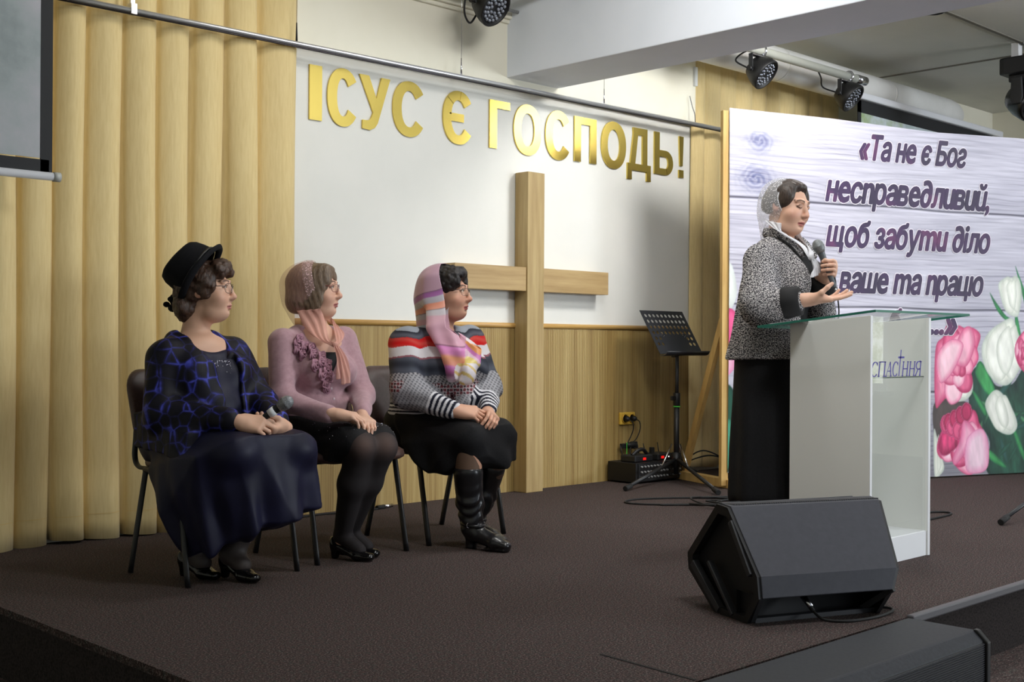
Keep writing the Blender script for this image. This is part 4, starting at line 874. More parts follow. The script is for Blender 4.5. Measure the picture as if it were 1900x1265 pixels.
# ------------------------------------------------------------------ chairs
m_leather = noisy('brown_leather', [(0.3, (74, 54, 48)), (0.7, (88, 66, 59))], nscale=60, rough=0.42, bmp=0.1, bdist=0.001)
def chair(loc, rz, label):
    root = empty('visitor_chair', loc, rz); tag(root, label, 'chair', 'brown padded chairs in a row')
    # seat, rounded pad
    def pad(w, d, t, r=0.07):
        out = []
        for (sx, sy, a0) in ((1, 1, 0), (-1, 1, 1), (-1, -1, 2), (1, -1, 3)):
            for i in range(7):
                a = (a0+i/6)*PI/2; out.append((sx*(w/2-r)+r*math.cos(a), sy*(d/2-r)+r*math.sin(a)))
        return out
    P = pad(0.49, 0.43, 0.05); sm = MB(); L = []
    for (s_, z) in ((0.94, 0.432), (0.99, 0.440), (1.0, 0.452), (0.985, 0.466), (0.94, 0.474), (0.7, 0.479), (0.35, 0.480)):
        L.append([(x*s_, y*s_-0.035, z-0.012*max(0, -(y+0.13))/0.09*(1 if s_ > .8 else 0)) for x, y in P])
    n = len(P); sm.add([p for l in L for p in l], [(j*n+i, j*n+(i+1) % n, (j+1)*n+(i+1) % n, (j+1)*n+i) for j in range(len(L)-1) for i in range(n)]+[tuple(range(n-1, -1, -1)), tuple(range((len(L)-1)*n, len(L)*n))], True)
    sm.build('seat', m_leather, root)
    # curved backrest
    Pb = pad(0.535, 0.315, 0.0, 0.085); bk = MB(); L = []
    def bp(x, w, off):
        y = 0.245+0.055*(w/0.16)+0.0; y += -0.055*(x/0.27)**2*1.0+0.02
        return (x, y+off, 0.665+w)
    for (s_, off) in ((0.35, -0.030), (0.7, -0.029), (0.93, -0.024), (1.0, -0.010), (1.0, 0.0), (0.93, 0.010), (0.5, 0.012)):
        L.append([bp(x*s_, y*s_, off) for x, y in Pb])
    n = len(Pb); bk.add([p for l in L for p in l], [(j*n+i, j*n+(i+1) % n, (j+1)*n+(i+1) % n, (j+1)*n+i) for j in range(len(L)-1) for i in range(n)]+[tuple(range(n-1, -1, -1)), tuple(range((len(L)-1)*n, len(L)*n))], True)
    bk.build('backrest', m_leather, root)
    rl = MB()
    for s in (-1, 1): rl.tube([(s*0.247, -0.14, 0.425), (s*0.247, 0.12, 0.425)], 0.013, 10)
    rl.tube([(-0.247, -0.10, 0.420), (0.247, -0.10, 0.420)], 0.011, 10).tube([(-0.247, 0.10, 0.420), (0.247, 0.10, 0.420)], 0.011, 10)
    rl.build('seat_frame', M_blackmetal, root)
    for s in (-1, 1):
        for (y0, y1) in ((-0.215, -0.135), (0.225, 0.115)):
            MB().tube([(s*0.252, y0, 0.0), (s*0.252, y0*0.9+y1*0.1, 0.045), (s*0.248, y1, 0.42)], 0.0155, 12, flat=0.62).build('leg', M_blackmetal, root)
        MB().tube(curve_pts([(s*0.235, 0.10, 0.43), (s*0.232, 0.20, 0.43), (s*0.225, 0.245, 0.47), (s*0.215, 0.255, 0.55), (s*0.20, 0.275, 0.66)], 8), 0.012, 10, flat=0.7).build('back_support', M_blackmetal, root)
    return root
chair((2.650, 4.44, 0), 0.02, 'brown padded chair under the woman in the black hat')
chair((3.285, 4.51, 0), 0.05, 'brown padded chair under the woman in the mauve cardigan')
chair((3.955, 4.575, 0), 0.05, 'brown padded chair under the woman in the patterned sweater')

# ------------------------------------------------------------------ microphones
def microphone(name, tip, tail, label, white_band, body_col, head_col):
    a, b_ = Vector(tail), Vector(tip); d = (b_-a).normalized(); Lg = (b_-a).length
    root = empty(name, a); tag(root, label, 'microphone', 'hand-held microphones')
    M4 = d.to_track_quat('Z', 'Y').to_matrix().to_4x4(); k = Lg
    MB().lathe([(0.0, 0.0), (0.009, 0.001), (0.0105, 0.01), (0.0125, 0.45*k), (0.0165, 0.72*k), (0.0185, 0.74*k), (0.0, 0.741*k)], 20, M4).build('body', body_col, root)
    MB().lathe([(0.0, 0.735*k), (0.019, 0.735*k), (0.0235, 0.80*k), (0.0258, 0.845*k), (0.0265, 0.85*k), (0.0265, 0.875*k), (0.0255, 0.88*k), (0.0245, 0.92*k), (0.019, 0.965*k), (0.010, 0.993*k), (0, k)], 24, M4).build('grille_head', head_col, root)
    if white_band: MB().lathe([(0.0150, 0.55*k), (0.0165, 0.55*k), (0.0185, 0.66*k), (0.0168, 0.66*k)], 20, M4).build('white_band', mat('tape_white', (212, 214, 216), 0.6), root)
    return root
m_mhead = noisy('microphone_mesh', [(0.35, (96, 98, 100)), (0.65, (150, 153, 156))], nscale=260, rough=0.45, metal=0.3)
m_mhd = noisy('microphone_mesh_dark', [(0.35, (100, 104, 106)), (0.65, (140, 143, 145))], nscale=260, rough=0.5, metal=0.3)
# ------------------------------------------------------------------ implicit-surface modelling for the figures
class Sdf:
    def __init__(s): s.ops = []
    def _p(s, fn, c, r, k, op, tagv=None): s.ops.append((fn, np.array(c, float), float(r), float(k), op, tagv)); return s
    def cap(s, a, b, ra, rb=None, k=0.02, op='u'):
        rb = ra if rb is None else rb; a, b = np.array(a, float), np.array(b, float); d = b-a; L2 = max(float(d@d), 1e-12)
        def fn(P):
            t = np.clip((P-a)@d/L2, 0, 1); return np.linalg.norm(P-a-t[:, None]*d, axis=1)-(ra+(rb-ra)*t)
        return s._p(fn, (a+b)/2, np.linalg.norm(d)/2+max(ra, rb), k, op)
    def chain(s, pts, rs, k=0.02, op='u'):
        for i in range(len(pts)-1): s.cap(pts[i], pts[i+1], rs[i], rs[i+1], k, op)
        return s
    def ell(s, c, r, R=None, k=0.02, op='u'):
        c = np.array(c, float); r = np.array(r, float)*np.ones(3); A = np.eye(3) if R is None else np.array(R, float)  # rows: local axes
        m = r.min()
        def fn(P):
            q = ((P-c)@A.T); n0 = np.linalg.norm(q/r, axis=1); n1 = np.linalg.norm(q/(r*r), axis=1)
            return np.where(n1 > 1e-9, n0*(n0-1.0)/np.maximum(n1, 1e-9), -m)
        return s._p(fn, c, r.max(), k, op)
    def fcap(s, a, b, wa, wb, da, db, side, k=0.02, op='u'):
        """flattened capsule: half-width w along side, half-depth d across it"""
        a, b = np.array(a, float), np.array(b, float); ax = b-a; L = np.linalg.norm(ax); ax = ax/L; sd = np.array(side, float); sd = sd-ax*(sd@ax); sd /= np.linalg.norm(sd); dp = np.cross(ax, sd)
        def fn(P):
            q = P-a; t = np.clip((q@ax)/L, 0, 1); w = wa+(wb-wa)*t; d = da+(db-da)*t; m = np.minimum(w, d)
            u = q@sd; v = q@dp; h = q@ax-np.clip(q@ax, 0, L); n0 = np.sqrt((u/w)**2+(v/d)**2+(h/m)**2); n1 = np.sqrt((u/w**2)**2+(v/d**2)**2+(h/m**2)**2)
            return np.where(n1 > 1e-9, n0*(n0-1)/np.maximum(n1, 1e-9), -m)
        return s._p(fn, (a+b)/2, L/2+max(wa, wb, da, db), k, op)
    def hull(s, pts, r, k=0.02, op='u'):
        bm = bmesh.new(); pts = [Vector(p) for p in pts]
        for p in pts: bm.verts.new(p)
        bmesh.ops.convex_hull(bm, input=bm.verts); bm.normal_update(); c = sum(pts, Vector())/len(pts); pl = []
        for f in bm.faces:
            n = f.normal.copy(); d = n.dot(f.verts[0].co)
            if n.dot(c) > d: n, d = -n, -d
            pl.append((n.x, n.y, n.z, d))
        bm.free(); pl = np.array(pl)
        def fn(P):
            out = np.full(len(P), -9.0)
            for q in pl: out = np.maximum(out, P@q[:3]-q[3])
            return out-r
        return s._p(fn, c, max((p-c).length for p in pts)+r+0.02, k, op)
    def plane(s, n, p, k=0.0, op='i'):
        """keep the side opposite to n"""
        n = np.array(n, float); n /= np.linalg.norm(n); p = np.array(p, float)
        return s._p(lambda P: (P-p)@n, p, 1e6, k, op)
    def box(s, c, h, R=None, r=0.0, k=0.0, op='s'):
        c = np.array(c, float); h = np.array(h, float); A = np.eye(3) if R is None else np.array(R, float)
        def fn(P):
            q = np.abs((P-c)@A.T)-h; return np.linalg.norm(np.maximum(q, 0), axis=1)+np.minimum(q.max(1), 0)-r
        return s._p(fn, c, np.linalg.norm(h)+r, k, op)
    def disp(s, fn): return s._p(fn, (0, 0, 0), 1e6, 0, 'd')
    def eval(s, P, cen, rad):
        d = np.full(len(P), 1e3)
        for fn, c, r, k, op, _ in s.ops:
            if op == 'd': d = d+fn(P); continue
            if r < 1e5 and np.linalg.norm(c-cen) > r+rad+0.10: continue
            v = fn(P)
            if op == 'u':
                if k > 0: h = np.clip(0.5+0.5*(d-v)/k, 0, 1); d = d*(1-h)+v*h-k*h*(1-h)
                else: d = np.minimum(d, v)
            elif op == 's':
                if k > 0: h = np.clip(0.5-0.5*(d+v)/k, 0, 1); d = d*(1-h)-v*h+k*h*(1-h)
                else: d = np.maximum(d, -v)
            else:
                if k > 0: h = np.clip(0.5-0.5*(d-v)/k, 0, 1); d = d*(1-h)+v*h+k*h*(1-h)
                else: d = np.maximum(d, v)
        return d
    def bounds(s):
        lo = np.full(3, 1e9); hi = -lo
        for fn, c, r, k, op, _ in s.ops:
            if op == 'u' and r < 1e5: lo = np.minimum(lo, c-r); hi = np.maximum(hi, c+r)
        return lo-0.02, hi+0.02
def axis_coords(lo, hi, base, fine):
    out = [lo]
    while out[-1] < hi:
        x = out[-1]; st = base
        for (a, b, f) in fine:
            if a-0.001 <= x <= b: st = min(st, f)
        out.append(x+st)
    n = len(out)-1; pad = (-n) % 8
    for i in range(pad): out.append(out[-1]+base)
    return np.array(out)
def sdf_mesh(S, base=0.006, fine=(), lim=None):
    """fine: list of (lo, hi, step) boxes with lo, hi 3-vectors"""
    lo, hi = S.bounds()
    if lim is not None: lo = np.maximum(lo, lim[0]); hi = np.minimum(hi, lim[1])
    ax = [axis_coords(lo[i], hi[i], base, [(f[0][i], f[1][i], f[2]) for f in fine]) for i in range(3)]
    nb = [(len(a)-1)//8 for a in ax]; n = [len(a) for a in ax]
    G = np.full(n, 1.0, np.float32)
    for bx in range(nb[0]):
        for by in range(nb[1]):
            # column of blocks along z: test centres first
            xs, ys = ax[0][bx*8:bx*8+9], ax[1][by*8:by*8+9]
            cz = np.array([(ax[2][b*8]+ax[2][b*8+8])/2 for b in range(nb[2])]); hz = np.array([(ax[2][b*8+8]-ax[2][b*8])/2 for b in range(nb[2])])
            cen = np.stack([np.full(nb[2], (xs[0]+xs[-1])/2), np.full(nb[2], (ys[0]+ys[-1])/2), cz], 1)
            hd = np.sqrt(((xs[-1]-xs[0])/2)**2+((ys[-1]-ys[0])/2)**2+hz**2)
            d = S.eval(cen, cen.mean(0), (cz[-1]-cz[0])/2+0.02)
            for b in np.nonzero(np.abs(d) >= hd*1.5+0.012)[0]: G[bx*8:bx*8+9, by*8:by*8+9, b*8:b*8+9] = np.where(np.abs(G[bx*8:bx*8+9, by*8:by*8+9, b*8:b*8+9]) < 1, G[bx*8:bx*8+9, by*8:by*8+9, b*8:b*8+9], np.sign(d[b]))
            act = np.nonzero(np.abs(d) < hd*1.5+0.012)[0]
            for b in act:
                zs = ax[2][b*8:b*8+9]; X, Y, Z = np.meshgrid(xs, ys, zs, indexing='ij'); P = np.stack([X.ravel(), Y.ravel(), Z.ravel()], 1)
                G[bx*8:bx*8+9, by*8:by*8+9, b*8:b*8+9] = np.clip(S.eval(P, cen[b], hd[b]), -0.99, 0.99).reshape(9, 9, 9)
    G[0], G[-1], G[:, 0], G[:, -1], G[:, :, 0], G[:, :, -1] = 1, 1, 1, 1, 1, 1
    I = G < 0
    c = [I[a:n[0]-1+a, b:n[1]-1+b, e:n[2]-1+e] for a in (0, 1) for b in (0, 1) for e in (0, 1)]
    anyv = c[0].copy(); allv = c[0].copy()
    for q in c[1:]: anyv |= q; allv &= q
    cells = np.argwhere(anyv & ~allv)
    if len(cells) == 0: return np.zeros((0, 3)), []
    ids = np.full(anyv.shape, -1, np.int64); ids[tuple(cells.T)] = np.arange(len(cells))
    acc = np.zeros((len(cells), 3)); cnt = np.zeros(len(cells))
    off = [(a, b, e) for a in (0, 1) for b in (0, 1) for e in (0, 1)]
    pos = lambda I3: np.stack([ax[i][I3[:, i]] for i in range(3)], 1)
    for i in range(8):
        for j in range(i+1, 8):
            if sum(abs(off[i][q]-off[j][q]) for q in range(3)) != 1: continue
            A, B = cells+np.array(off[i]), cells+np.array(off[j]); va, vb = G[tuple(A.T)], G[tuple(B.T)]; m = (va < 0) != (vb < 0)
            t = (va[m]/(va[m]-vb[m]))[:, None]; acc[m] += pos(A[m])*(1-t)+pos(B[m])*t; cnt[m] += 1
    V = acc/cnt[:, None]; F = []
    for a in range(3):
        b, e = (a+1) % 3, (a+2) % 3; sl0 = [slice(None)]*3; sl1 = [slice(None)]*3; sl0[a] = slice(0, -1); sl1[a] = slice(1, None)
        E = np.argwhere(I[tuple(sl0)] != I[tuple(sl1)]); E = E[(E[:, b] > 0) & (E[:, e] > 0) & (E[:, b] < n[b]-1) & (E[:, e] < n[e]-1)]
        if len(E) == 0: continue
        inside = I[tuple(E.T)]; q = []
        for (db, de) in ((-1, -1), (0, -1), (0, 0), (-1, 0)):
            C = E.copy(); C[:, b] += db; C[:, e] += de; q.append(ids[tuple(C.T)])
        q = np.stack(q, 1); q[~inside] = q[~inside][:, ::-1]; F.append(q)
    return V, np.concatenate(F)
def shell_obj(name, V, F, m, parent, color=None, keep=None, smooth_it=0, loc=None, solid=0.0, clip=None):
    """V world coordinates; parent placed at loc"""
    F = np.asarray(F)
    for _ in range(smooth_it):
        s = np.zeros_like(V); c = np.zeros(len(V))
        for i in range(4):
            a, b = F[:, i], F[:, (i+1) % 4]; np.add.at(s, a, V[b]); np.add.at(c, a, 1); np.add.at(s, b, V[a]); np.add.at(c, b, 1)
        V = 0.5*V+0.5*s/np.maximum(c, 1)[:, None]
    if clip is not None:                      # open the shell along clip(V) = 0, sliding the border onto the line
        fn, dr_ = clip; c = fn(V); F = F[(c[F] < 0).any(1)]
        for _ in range(3): c = fn(V); V = V-np.clip(c, 0, 0.02)[:, None]*np.array(dr_)
        used = np.zeros(len(V), bool); used[F.ravel()] = True; mp = np.cumsum(used)-1; V = V[used]; F = mp[F]
    if keep is not None:
        kv = keep(V); F = F[kv[F].all(1)]; used = np.zeros(len(V), bool); used[F.ravel()] = True
        mp = np.cumsum(used)-1; V = V[used]; F = mp[F]
    col = color(V) if color is not None else None
    L = V-np.array(loc if loc is not None else (0, 0, 0))
    me = bpy.data.meshes.new(name); me.vertices.add(len(V)); me.vertices.foreach_set('co', L.astype(np.float32).ravel())
    me.loops.add(F.size); me.loops.foreach_set('vertex_index', F.astype(np.int32).ravel()); me.polygons.add(len(F))
    me.polygons.foreach_set('loop_start', np.arange(0, F.size, 4, dtype=np.int32)); me.polygons.foreach_set('loop_total', np.full(len(F), 4, np.int32))
    me.polygons.foreach_set('use_smooth', [True]*len(F)); me.update(); me.validate()
    if col is not None:
        l = np.where(col <= 0.04045, col/12.92, ((np.clip(col, 0, 1)+0.055)/1.055)**2.4)
        ca = me.color_attributes.new('Col', 'FLOAT_COLOR', 'POINT'); ca.data.foreach_set('color', np.concatenate([l, np.ones((len(l), 1))], 1).astype(np.float32).ravel())
    me.materials.append(m); o = bpy.data.objects.new(name, me); COL.objects.link(o)
    if parent: o.parent = parent
    if solid:
        d = o.modifiers.new('solid', 'SOLIDIFY'); d.thickness = solid; d.offset = 0
    return o
A3 = lambda *p: np.array(p, float)
def unit(v): v = np.array(v, float); return v/np.linalg.norm(v)
def n3(P, s, seed=0):
    """cheap smooth 3-D noise in -1..1"""
    r = np.random.RandomState(seed); o = np.zeros(len(P))
    for i in range(5):
        d = r.randn(3); d /= np.linalg.norm(d); o += np.sin(P@d*s*(0.7+0.25*i)+r.rand()*6.28+1.2*np.sin(P@r.randn(3)*s*0.4))
    return o/3.0
# ---------- head
class Head:
    def __init__(s, c, yaw_dir, pitch=0.0, roll=0.0, size=1.0):
        f = unit((yaw_dir[0], yaw_dir[1], 0)); z = A3(0, 0, 1); r = np.cross(f, z)
        f2 = f*math.cos(pitch)+z*math.sin(pitch); u2 = np.cross(r, f2)
        r2 = r*math.cos(roll)+u2*math.sin(roll); u2 = np.cross(r2, f2)
        s.c = np.array(c, float); s.R, s.F, s.U = r2, f2, u2; s.s = size; s.A = np.stack([s.R, s.F, s.U])
    def P(s, x, y, z): return s.c+(s.R*x+s.F*y+s.U*z)*s.s
    def L(s, V): return ((V-s.c)@s.A.T)/s.s
    def build(s, S, full=0.0, jowl=0.0, neck=None, neck_r=0.052, nose=1.0, mouth_open=0.0, eyes_closed=0.0):
        k = s.s; E = lambda c, r, kk=0.02, op='u', A=None: S.ell(s.P(*c), np.array(r)*k, s.A if A is None else A, kk*k, op)
        E((0, -0.022, 0.038), (0.074, 0.094, 0.082))
        E((0, 0.030, -0.005), (0.066+0.004*full, 0.066, 0.080), 0.03)
        E((0, 0.040, -0.058), (0.054+0.012*full, 0.052, 0.052), 0.03)
        E((0, 0.068, -0.092), (0.026+0.008*full, 0.024, 0.022), 0.03)
        E((0, 0.028, -0.086), (0.046+0.016*full, 0.048, 0.030), 0.03)
        if jowl: E((0, 0.024, -0.100), (0.042+0.012*full, 0.042, 0.024+0.006*jowl), 0.03)
        for sx in (-1, 1):
            E((sx*0.039, 0.064, -0.030), (0.029+0.005*full, 0.026, 0.026+0.003*full), 0.03)
            E((sx*0.033, 0.101, 0.014), (0.018, 0.013, 0.011), 0.014, 's')
            E((sx*0.032, 0.077, 0.013), (0.0145, 0.0135, 0.0125), 0.004)
            S.cap(s.P(sx*0.018, 0.093, 0.034), s.P(sx*0.050, 0.079, 0.033), 0.009*k, 0.006*k, 0.014*k)
            # lids
            S.chain([s.P(sx*0.018, 0.0885, 0.015), s.P(sx*0.026, 0.0925, 0.0215-0.008*eyes_closed), s.P(sx*0.036, 0.0915, 0.0215-0.008*eyes_closed), s.P(sx*0.046, 0.084, 0.014)], [0.003*k, 0.004*k, 0.004*k, 0.003*k], 0.006*k)
            S.chain([s.P(sx*0.020, 0.0885, 0.009), s.P(sx*0.031, 0.0905, 0.0035), s.P(sx*0.043, 0.085, 0.008)], [0.0025*k, 0.003*k, 0.0025*k], 0.007*k)
            E((sx*0.0110, 0.1020, -0.032), (0.0078, 0.0100, 0.0072), 0.008)
            E((sx*0.006, 0.108, -0.0405), (0.0035, 0.005, 0.003), 0.003, 's')
            # ear
            E((sx*0.0745, -0.010, -0.002), (0.010, 0.021, 0.031), 0.008); E((sx*0.083, -0.004, 0.002), (0.006, 0.011, 0.018), 0.006, 's')
        n = nose
        S.chain([s.P(0, 0.092, 0.022), s.P(0, 0.100+0.003*n, 0.0), s.P(0, 0.109+0.006*n, -0.022)], [0.0080*k, 0.0075*k, 0.0090*k], 0.012*k)
        E((0, 0.1095+0.006*n, -0.0285), (0.0112, 0.0108, 0.0095), 0.010)
        S.cap(s.P(0, 0.106, -0.038), s.P(0, 0.100, -0.050), 0.006*k, 0.005*k, 0.010*k)
        g = 0.006*mouth_open
        S.chain([s.P(-0.024, 0.087, -0.066), s.P(-0.008, 0.0985, -0.0605), s.P(0, 0.0985, -0.062), s.P(0.008, 0.0985, -0.0605), s.P(0.024, 0.087, -0.066)], [x*k for x in (0.003, 0.0055, 0.005, 0.0055, 0.003)], 0.006*k)
        S.chain([s.P(-0.022, 0.086, -0.068-g*.5), s.P(0, 0.0965, -0.0735-g), s.P(0.022, 0.086, -0.068-g*.5)], [x*k for x in (0.003, 0.0068, 0.003)], 0.006*k)
        S.chain([s.P(-0.025, 0.094, -0.0665-g*.3), s.P(0, 0.106, -0.067-g*.5), s.P(0.025, 0.094, -0.0665-g*.3)], [x*k for x in (0.0014, 0.002+g*.5, 0.0014)], 0.003*k, 's')
        E((0, 0.098, -0.083), (0.018, 0.006, 0.004), 0.010, 's')
        if neck is not None:
            S.cap(s.P(0, -0.030, -0.055), neck, neck_r*0.92, neck_r, 0.025); S.cap(s.P(0, -0.012, -0.075), np.array(neck)+s.F*0.008, neck_r*0.74, neck_r*0.88, 0.025)
    def paint(s, V, skin, lip=(176, 98, 92), brow=(78, 58, 48), blush=0.5, closed=False):
        """skin colour per vertex with lips, brows, lids and a little colour in the cheeks"""
        L = s.L(V); n = len(V); c = np.ones((n, 3))*np.array(skin); F2 = np.array((1.0, 0.15, 1.0))
        def seg(pts, w):
            d = np.full(n, 9.0)
            for a, b in zip(pts[:-1], pts[1:]):
                a, b = np.array(a), np.array(b); e = b-a; a, e = a*F2, e*F2; t = np.clip((L*F2-a)@e/(e@e), 0, 1); d = np.minimum(d, np.linalg.norm(L*F2-a-t[:, None]*e, axis=1))
            return (np.clip(1.5-d/w, 0, 1)*(L[:, 1] > 0.04))[:, None]
        def mix(w, col): 
            nonlocal c; c = c*(1-w)+np.array(col)*w
        for sx in (-1, 1):
            d = np.linalg.norm((L-np.array((sx*0.046, 0.07, -0.03)))/np.array((1, 1, 0.8)), axis=1); mix((np.exp(-(d/0.026)**2)*0.5*blush)[:, None], (204, 118, 104))
            mix(seg([(sx*0.016, 0.097, 0.034), (sx*0.032, 0.094, 0.0395), (sx*0.051, 0.080, 0.034)], 0.0034)*0.85, brow)
            mix(seg([(sx*0.018, 0.091, 0.012), (sx*0.026, 0.096, 0.0185), (sx*0.037, 0.094, 0.0185), (sx*0.047, 0.086, 0.011)], 0.0022)*0.75, (70, 48, 42))
            if closed: mix(seg([(sx*0.019, 0.09, 0.0065), (sx*0.031, 0.093, 0.0025), (sx*0.046, 0.085, 0.0065)], 0.0024)*0.85, (58, 40, 36))
            d = np.linalg.norm(L-np.array((sx*0.078, -0.01, 0)), axis=1); mix((np.exp(-(d/0.03)**2)*0.3)[:, None], (196, 112, 98))
        d = np.linalg.norm(L-np.array((0, 0.12, -0.03)), axis=1); mix((np.exp(-(d/0.016)**2)*0.35*blush)[:, None], (206, 116, 102))
        mix(seg([(-0.022, 0.089, -0.0665), (-0.008, 0.1005, -0.0615), (0.008, 0.1005, -0.0615), (0.022, 0.089, -0.0665)], 0.0042)*0.8, lip)
        mix(seg([(-0.020, 0.088, -0.069), (0, 0.0995, -0.074), (0.020, 0.088, -0.069)], 0.0050)*0.8, lip)
        mix(seg([(-0.024, 0.088, -0.0665), (0, 0.098, -0.067), (0.024, 0.088, -0.0665)], 0.0016)*0.7, (96, 46, 44))
        return c/255.0
    def eyes(s, parent, loc, gaze=(0, 1, 0), iris=(92, 78, 62), closed=False):
        for sx in (-1, 1):
            c = s.P(sx*0.032, 0.0815, 0.0115); g = unit(s.R*gaze[0]+s.F*gaze[1]+s.U*gaze[2]); mb = MB().sphere(c-np.array(loc), 0.0122*s.s, 24, 16)
            o = mb.build('eye', vcol('eyeball', 0.12, 0.8), parent); me = o.data; col = []
            for v in me.vertices:
                q = unit(np.array(v.co)+np.array(loc)-c)@g; ang = math.acos(max(-1, min(1, q)))
                k = (30, 24, 22) if ang < 0.20 else (iris if ang < 0.46 else ((70, 60, 54) if ang < 0.52 else (226, 220, 214)))
                col.append(rgb(*k))
            ca = me.color_attributes.new('Col', 'FLOAT_COLOR', 'POINT'); ca.data.foreach_set('color', np.array(col, np.float32).ravel())
    def glasses(s, parent, loc, frame_m, rimless=True, w=0.027, h=0.019, dz=0.008, shape=2.6):
        o = np.array(loc); root = None; fm = MB()
        for sx in (-1, 1):
            ring = []
            for i in range(28):
                a = 2*PI*i/28; ca, sa = math.cos(a), math.sin(a); e = 2.0/shape
                x = abs(ca)**e*(1 if ca > 0 else -1)*w; z = abs(sa)**e*(1 if sa > 0 else -1)*h
                xx = sx*0.0335+x; ring.append(s.P(xx, 0.1105-abs(xx)**2*5.0, dz+z)-o)
            fm.tube(ring, 0.0011, 6, closed=True)
            fm.tube(curve_pts([s.P(sx*(0.0335+w), 0.1105-(0.0335+w)**2*5.0, dz+h*0.45)-o, s.P(sx*0.074, 0.070, dz+0.009)-o, s.P(sx*0.080, 0.0, dz+0.010)-o, s.P(sx*0.079, -0.014, dz-0.006)-o], 6), 0.0014, 6)
            fm.tube(curve_pts([s.P(sx*0.010, 0.110, dz-0.004)-o, s.P(sx*0.009, 0.104, dz-0.010)-o], 3), 0.001, 6)
        fm.tube(curve_pts([s.P(-0.0075, 0.1105, dz+0.006)-o, s.P(0, 0.1135, dz+0.009)-o, s.P(0.0075, 0.1105, dz+0.006)-o], 5), 0.0012, 6)
        g = fm.build('glasses', frame_m, parent)
        lm = thin_glass('spectacle_lens')
        for sx in (-1, 1):
            n = 28; ring = []
            for i in range(n):
                a = 2*PI*i/n; ca, sa = math.cos(a), math.sin(a); e = 2.0/shape; x = abs(ca)**e*(1 if ca > 0 else -1)*w; z = abs(sa)**e*(1 if sa > 0 else -1)*h
                xx = sx*0.0335+x; ring.append(s.P(xx, 0.1105-abs(xx)**2*5.0, dz+z)-o)
            MB().add([s.P(sx*0.0335, 0.1118-0.0335**2*5, dz)-o]+ring, [(0, 1+i, 1+(i+1) % n) for i in range(n)], True).build('lens', lm, g)
        return g
# ---------- hand
def sheet(name, e1, e2, m, parent, loc, n=28, w=12, ripple=0.004, waves=3.0, thick=0.0008):
    """thin cloth between two edge curves, with lengthwise pleats"""
    a = curve_pts([Vector(p)-Vector(loc) for p in e1], 10); b = curve_pts([Vector(p)-Vector(loc) for p in e2], 10)
    at = lambda c, t: c[min(int(t*(len(c)-1)), len(c)-2)].lerp(c[min(int(t*(len(c)-1)), len(c)-2)+1], t*(len(c)-1)-min(int(t*(len(c)-1)), len(c)-2))
    def P(u, v):
        p, q = at(a, u), at(b, u); t = at(a, min(1, u+0.02))-at(a, max(0, u-0.02)); nr = t.cross(q-p); nr = nr.normalized() if nr.length > 1e-9 else Vector((0, -1, 0))
        return p.lerp(q, v)+nr*ripple*math.sin(v*waves*2*PI+1.5*math.sin(u*5))*(0.4+0.6*min(1, (q-p).length/0.04))
    mb = MB(); mb.grid(P, n, w); return mb.build(name, m, parent, solid=thick)
def hand(S, wrist, fdir, palm, right, curls=(0.6, 0.7, 0.8, 0.9), thumb=(0.6, 0.3), spread=0.10, size=1.0, target=None):
    """wrist: position, fdir: along the hand, palm: direction the palm faces. Returns fingertip points."""
    f = unit(fdir); p = np.array(palm, float); p = unit(p-f*(p@f)); t = np.cross(f, p)*(1 if right else -1)  # towards the thumb
    w = np.array(wrist, float); k = size; tips = []
    S.cap(w-f*0.02, w+f*0.03*k, 0.0235*k, 0.024*k, 0.02)
    ofs = (0.0285, 0.0095, -0.0095, -0.0275); mlen = (0.088, 0.090, 0.085, 0.077)
    seg = ((0.042, 0.026, 0.021), (0.046, 0.029, 0.022), (0.042, 0.027, 0.022), (0.033, 0.021, 0.019))
    for i in range(4):
        a = w+f*0.018*k+t*ofs[i]*0.55*k; b = w+(f*mlen[i]+t*ofs[i])*k-p*0.003*k
        S.cap(a, b, 0.0145*k, 0.0118*k, 0.016*k)
        sp = spread*(1.5-i); d = unit(f+t*sp*0.6); c = curls[i]; pos = b; ang = 0.0; rr = (0.0091, 0.0085, 0.0076) if i < 3 else (0.0081, 0.0074, 0.0067)
        for j, (sl, wgt) in enumerate(zip(seg[i], (0.9, 1.1, 0.7))):
            ang += c*wgt; dd = unit(d*math.cos(ang)+p*math.sin(ang)); q = pos+dd*sl*k
            S.cap(pos, q, rr[j]*k, rr[min(j+1, 2)]*0.97*k, 0.0032*k); pos = q
        tips.append(pos)
    # pads of the palm
    S.ell(w+f*0.045*k+t*0.018*k+p*0.010*k, A3(0.020, 0.030, 0.016)*k, np.stack([t, f, p]), 0.02*k)
    S.ell(w+f*0.045*k-t*0.018*k+p*0.008*k, A3(0.016, 0.034, 0.014)*k, np.stack([t, f, p]), 0.02*k)
    # thumb from the side of the palm
    out, cl = thumb; b0 = w+f*0.022*k+t*0.022*k+p*0.006*k
    d1 = unit(f*0.75+t*(0.75*out+0.2)+p*(0.30+0.5*cl)); b1 = b0+d1*0.043*k
    d2 = unit(f*0.95+t*(0.35*out-0.25*cl)+p*(0.2+0.75*cl)); b2 = b1+d2*0.033*k
    d3 = unit(f*0.95+t*(0.25*out-0.45*cl)+p*(0.15+0.7*cl)); b3 = b2+d3*0.026*k
    S.cap(b0, b1, 0.0155*k, 0.0118*k, 0.016*k); S.cap(b1, b2, 0.0112*k, 0.0098*k, 0.006*k); S.cap(b2, b3, 0.0100*k, 0.0078*k, 0.006*k)
    tips.append(b3); return tips
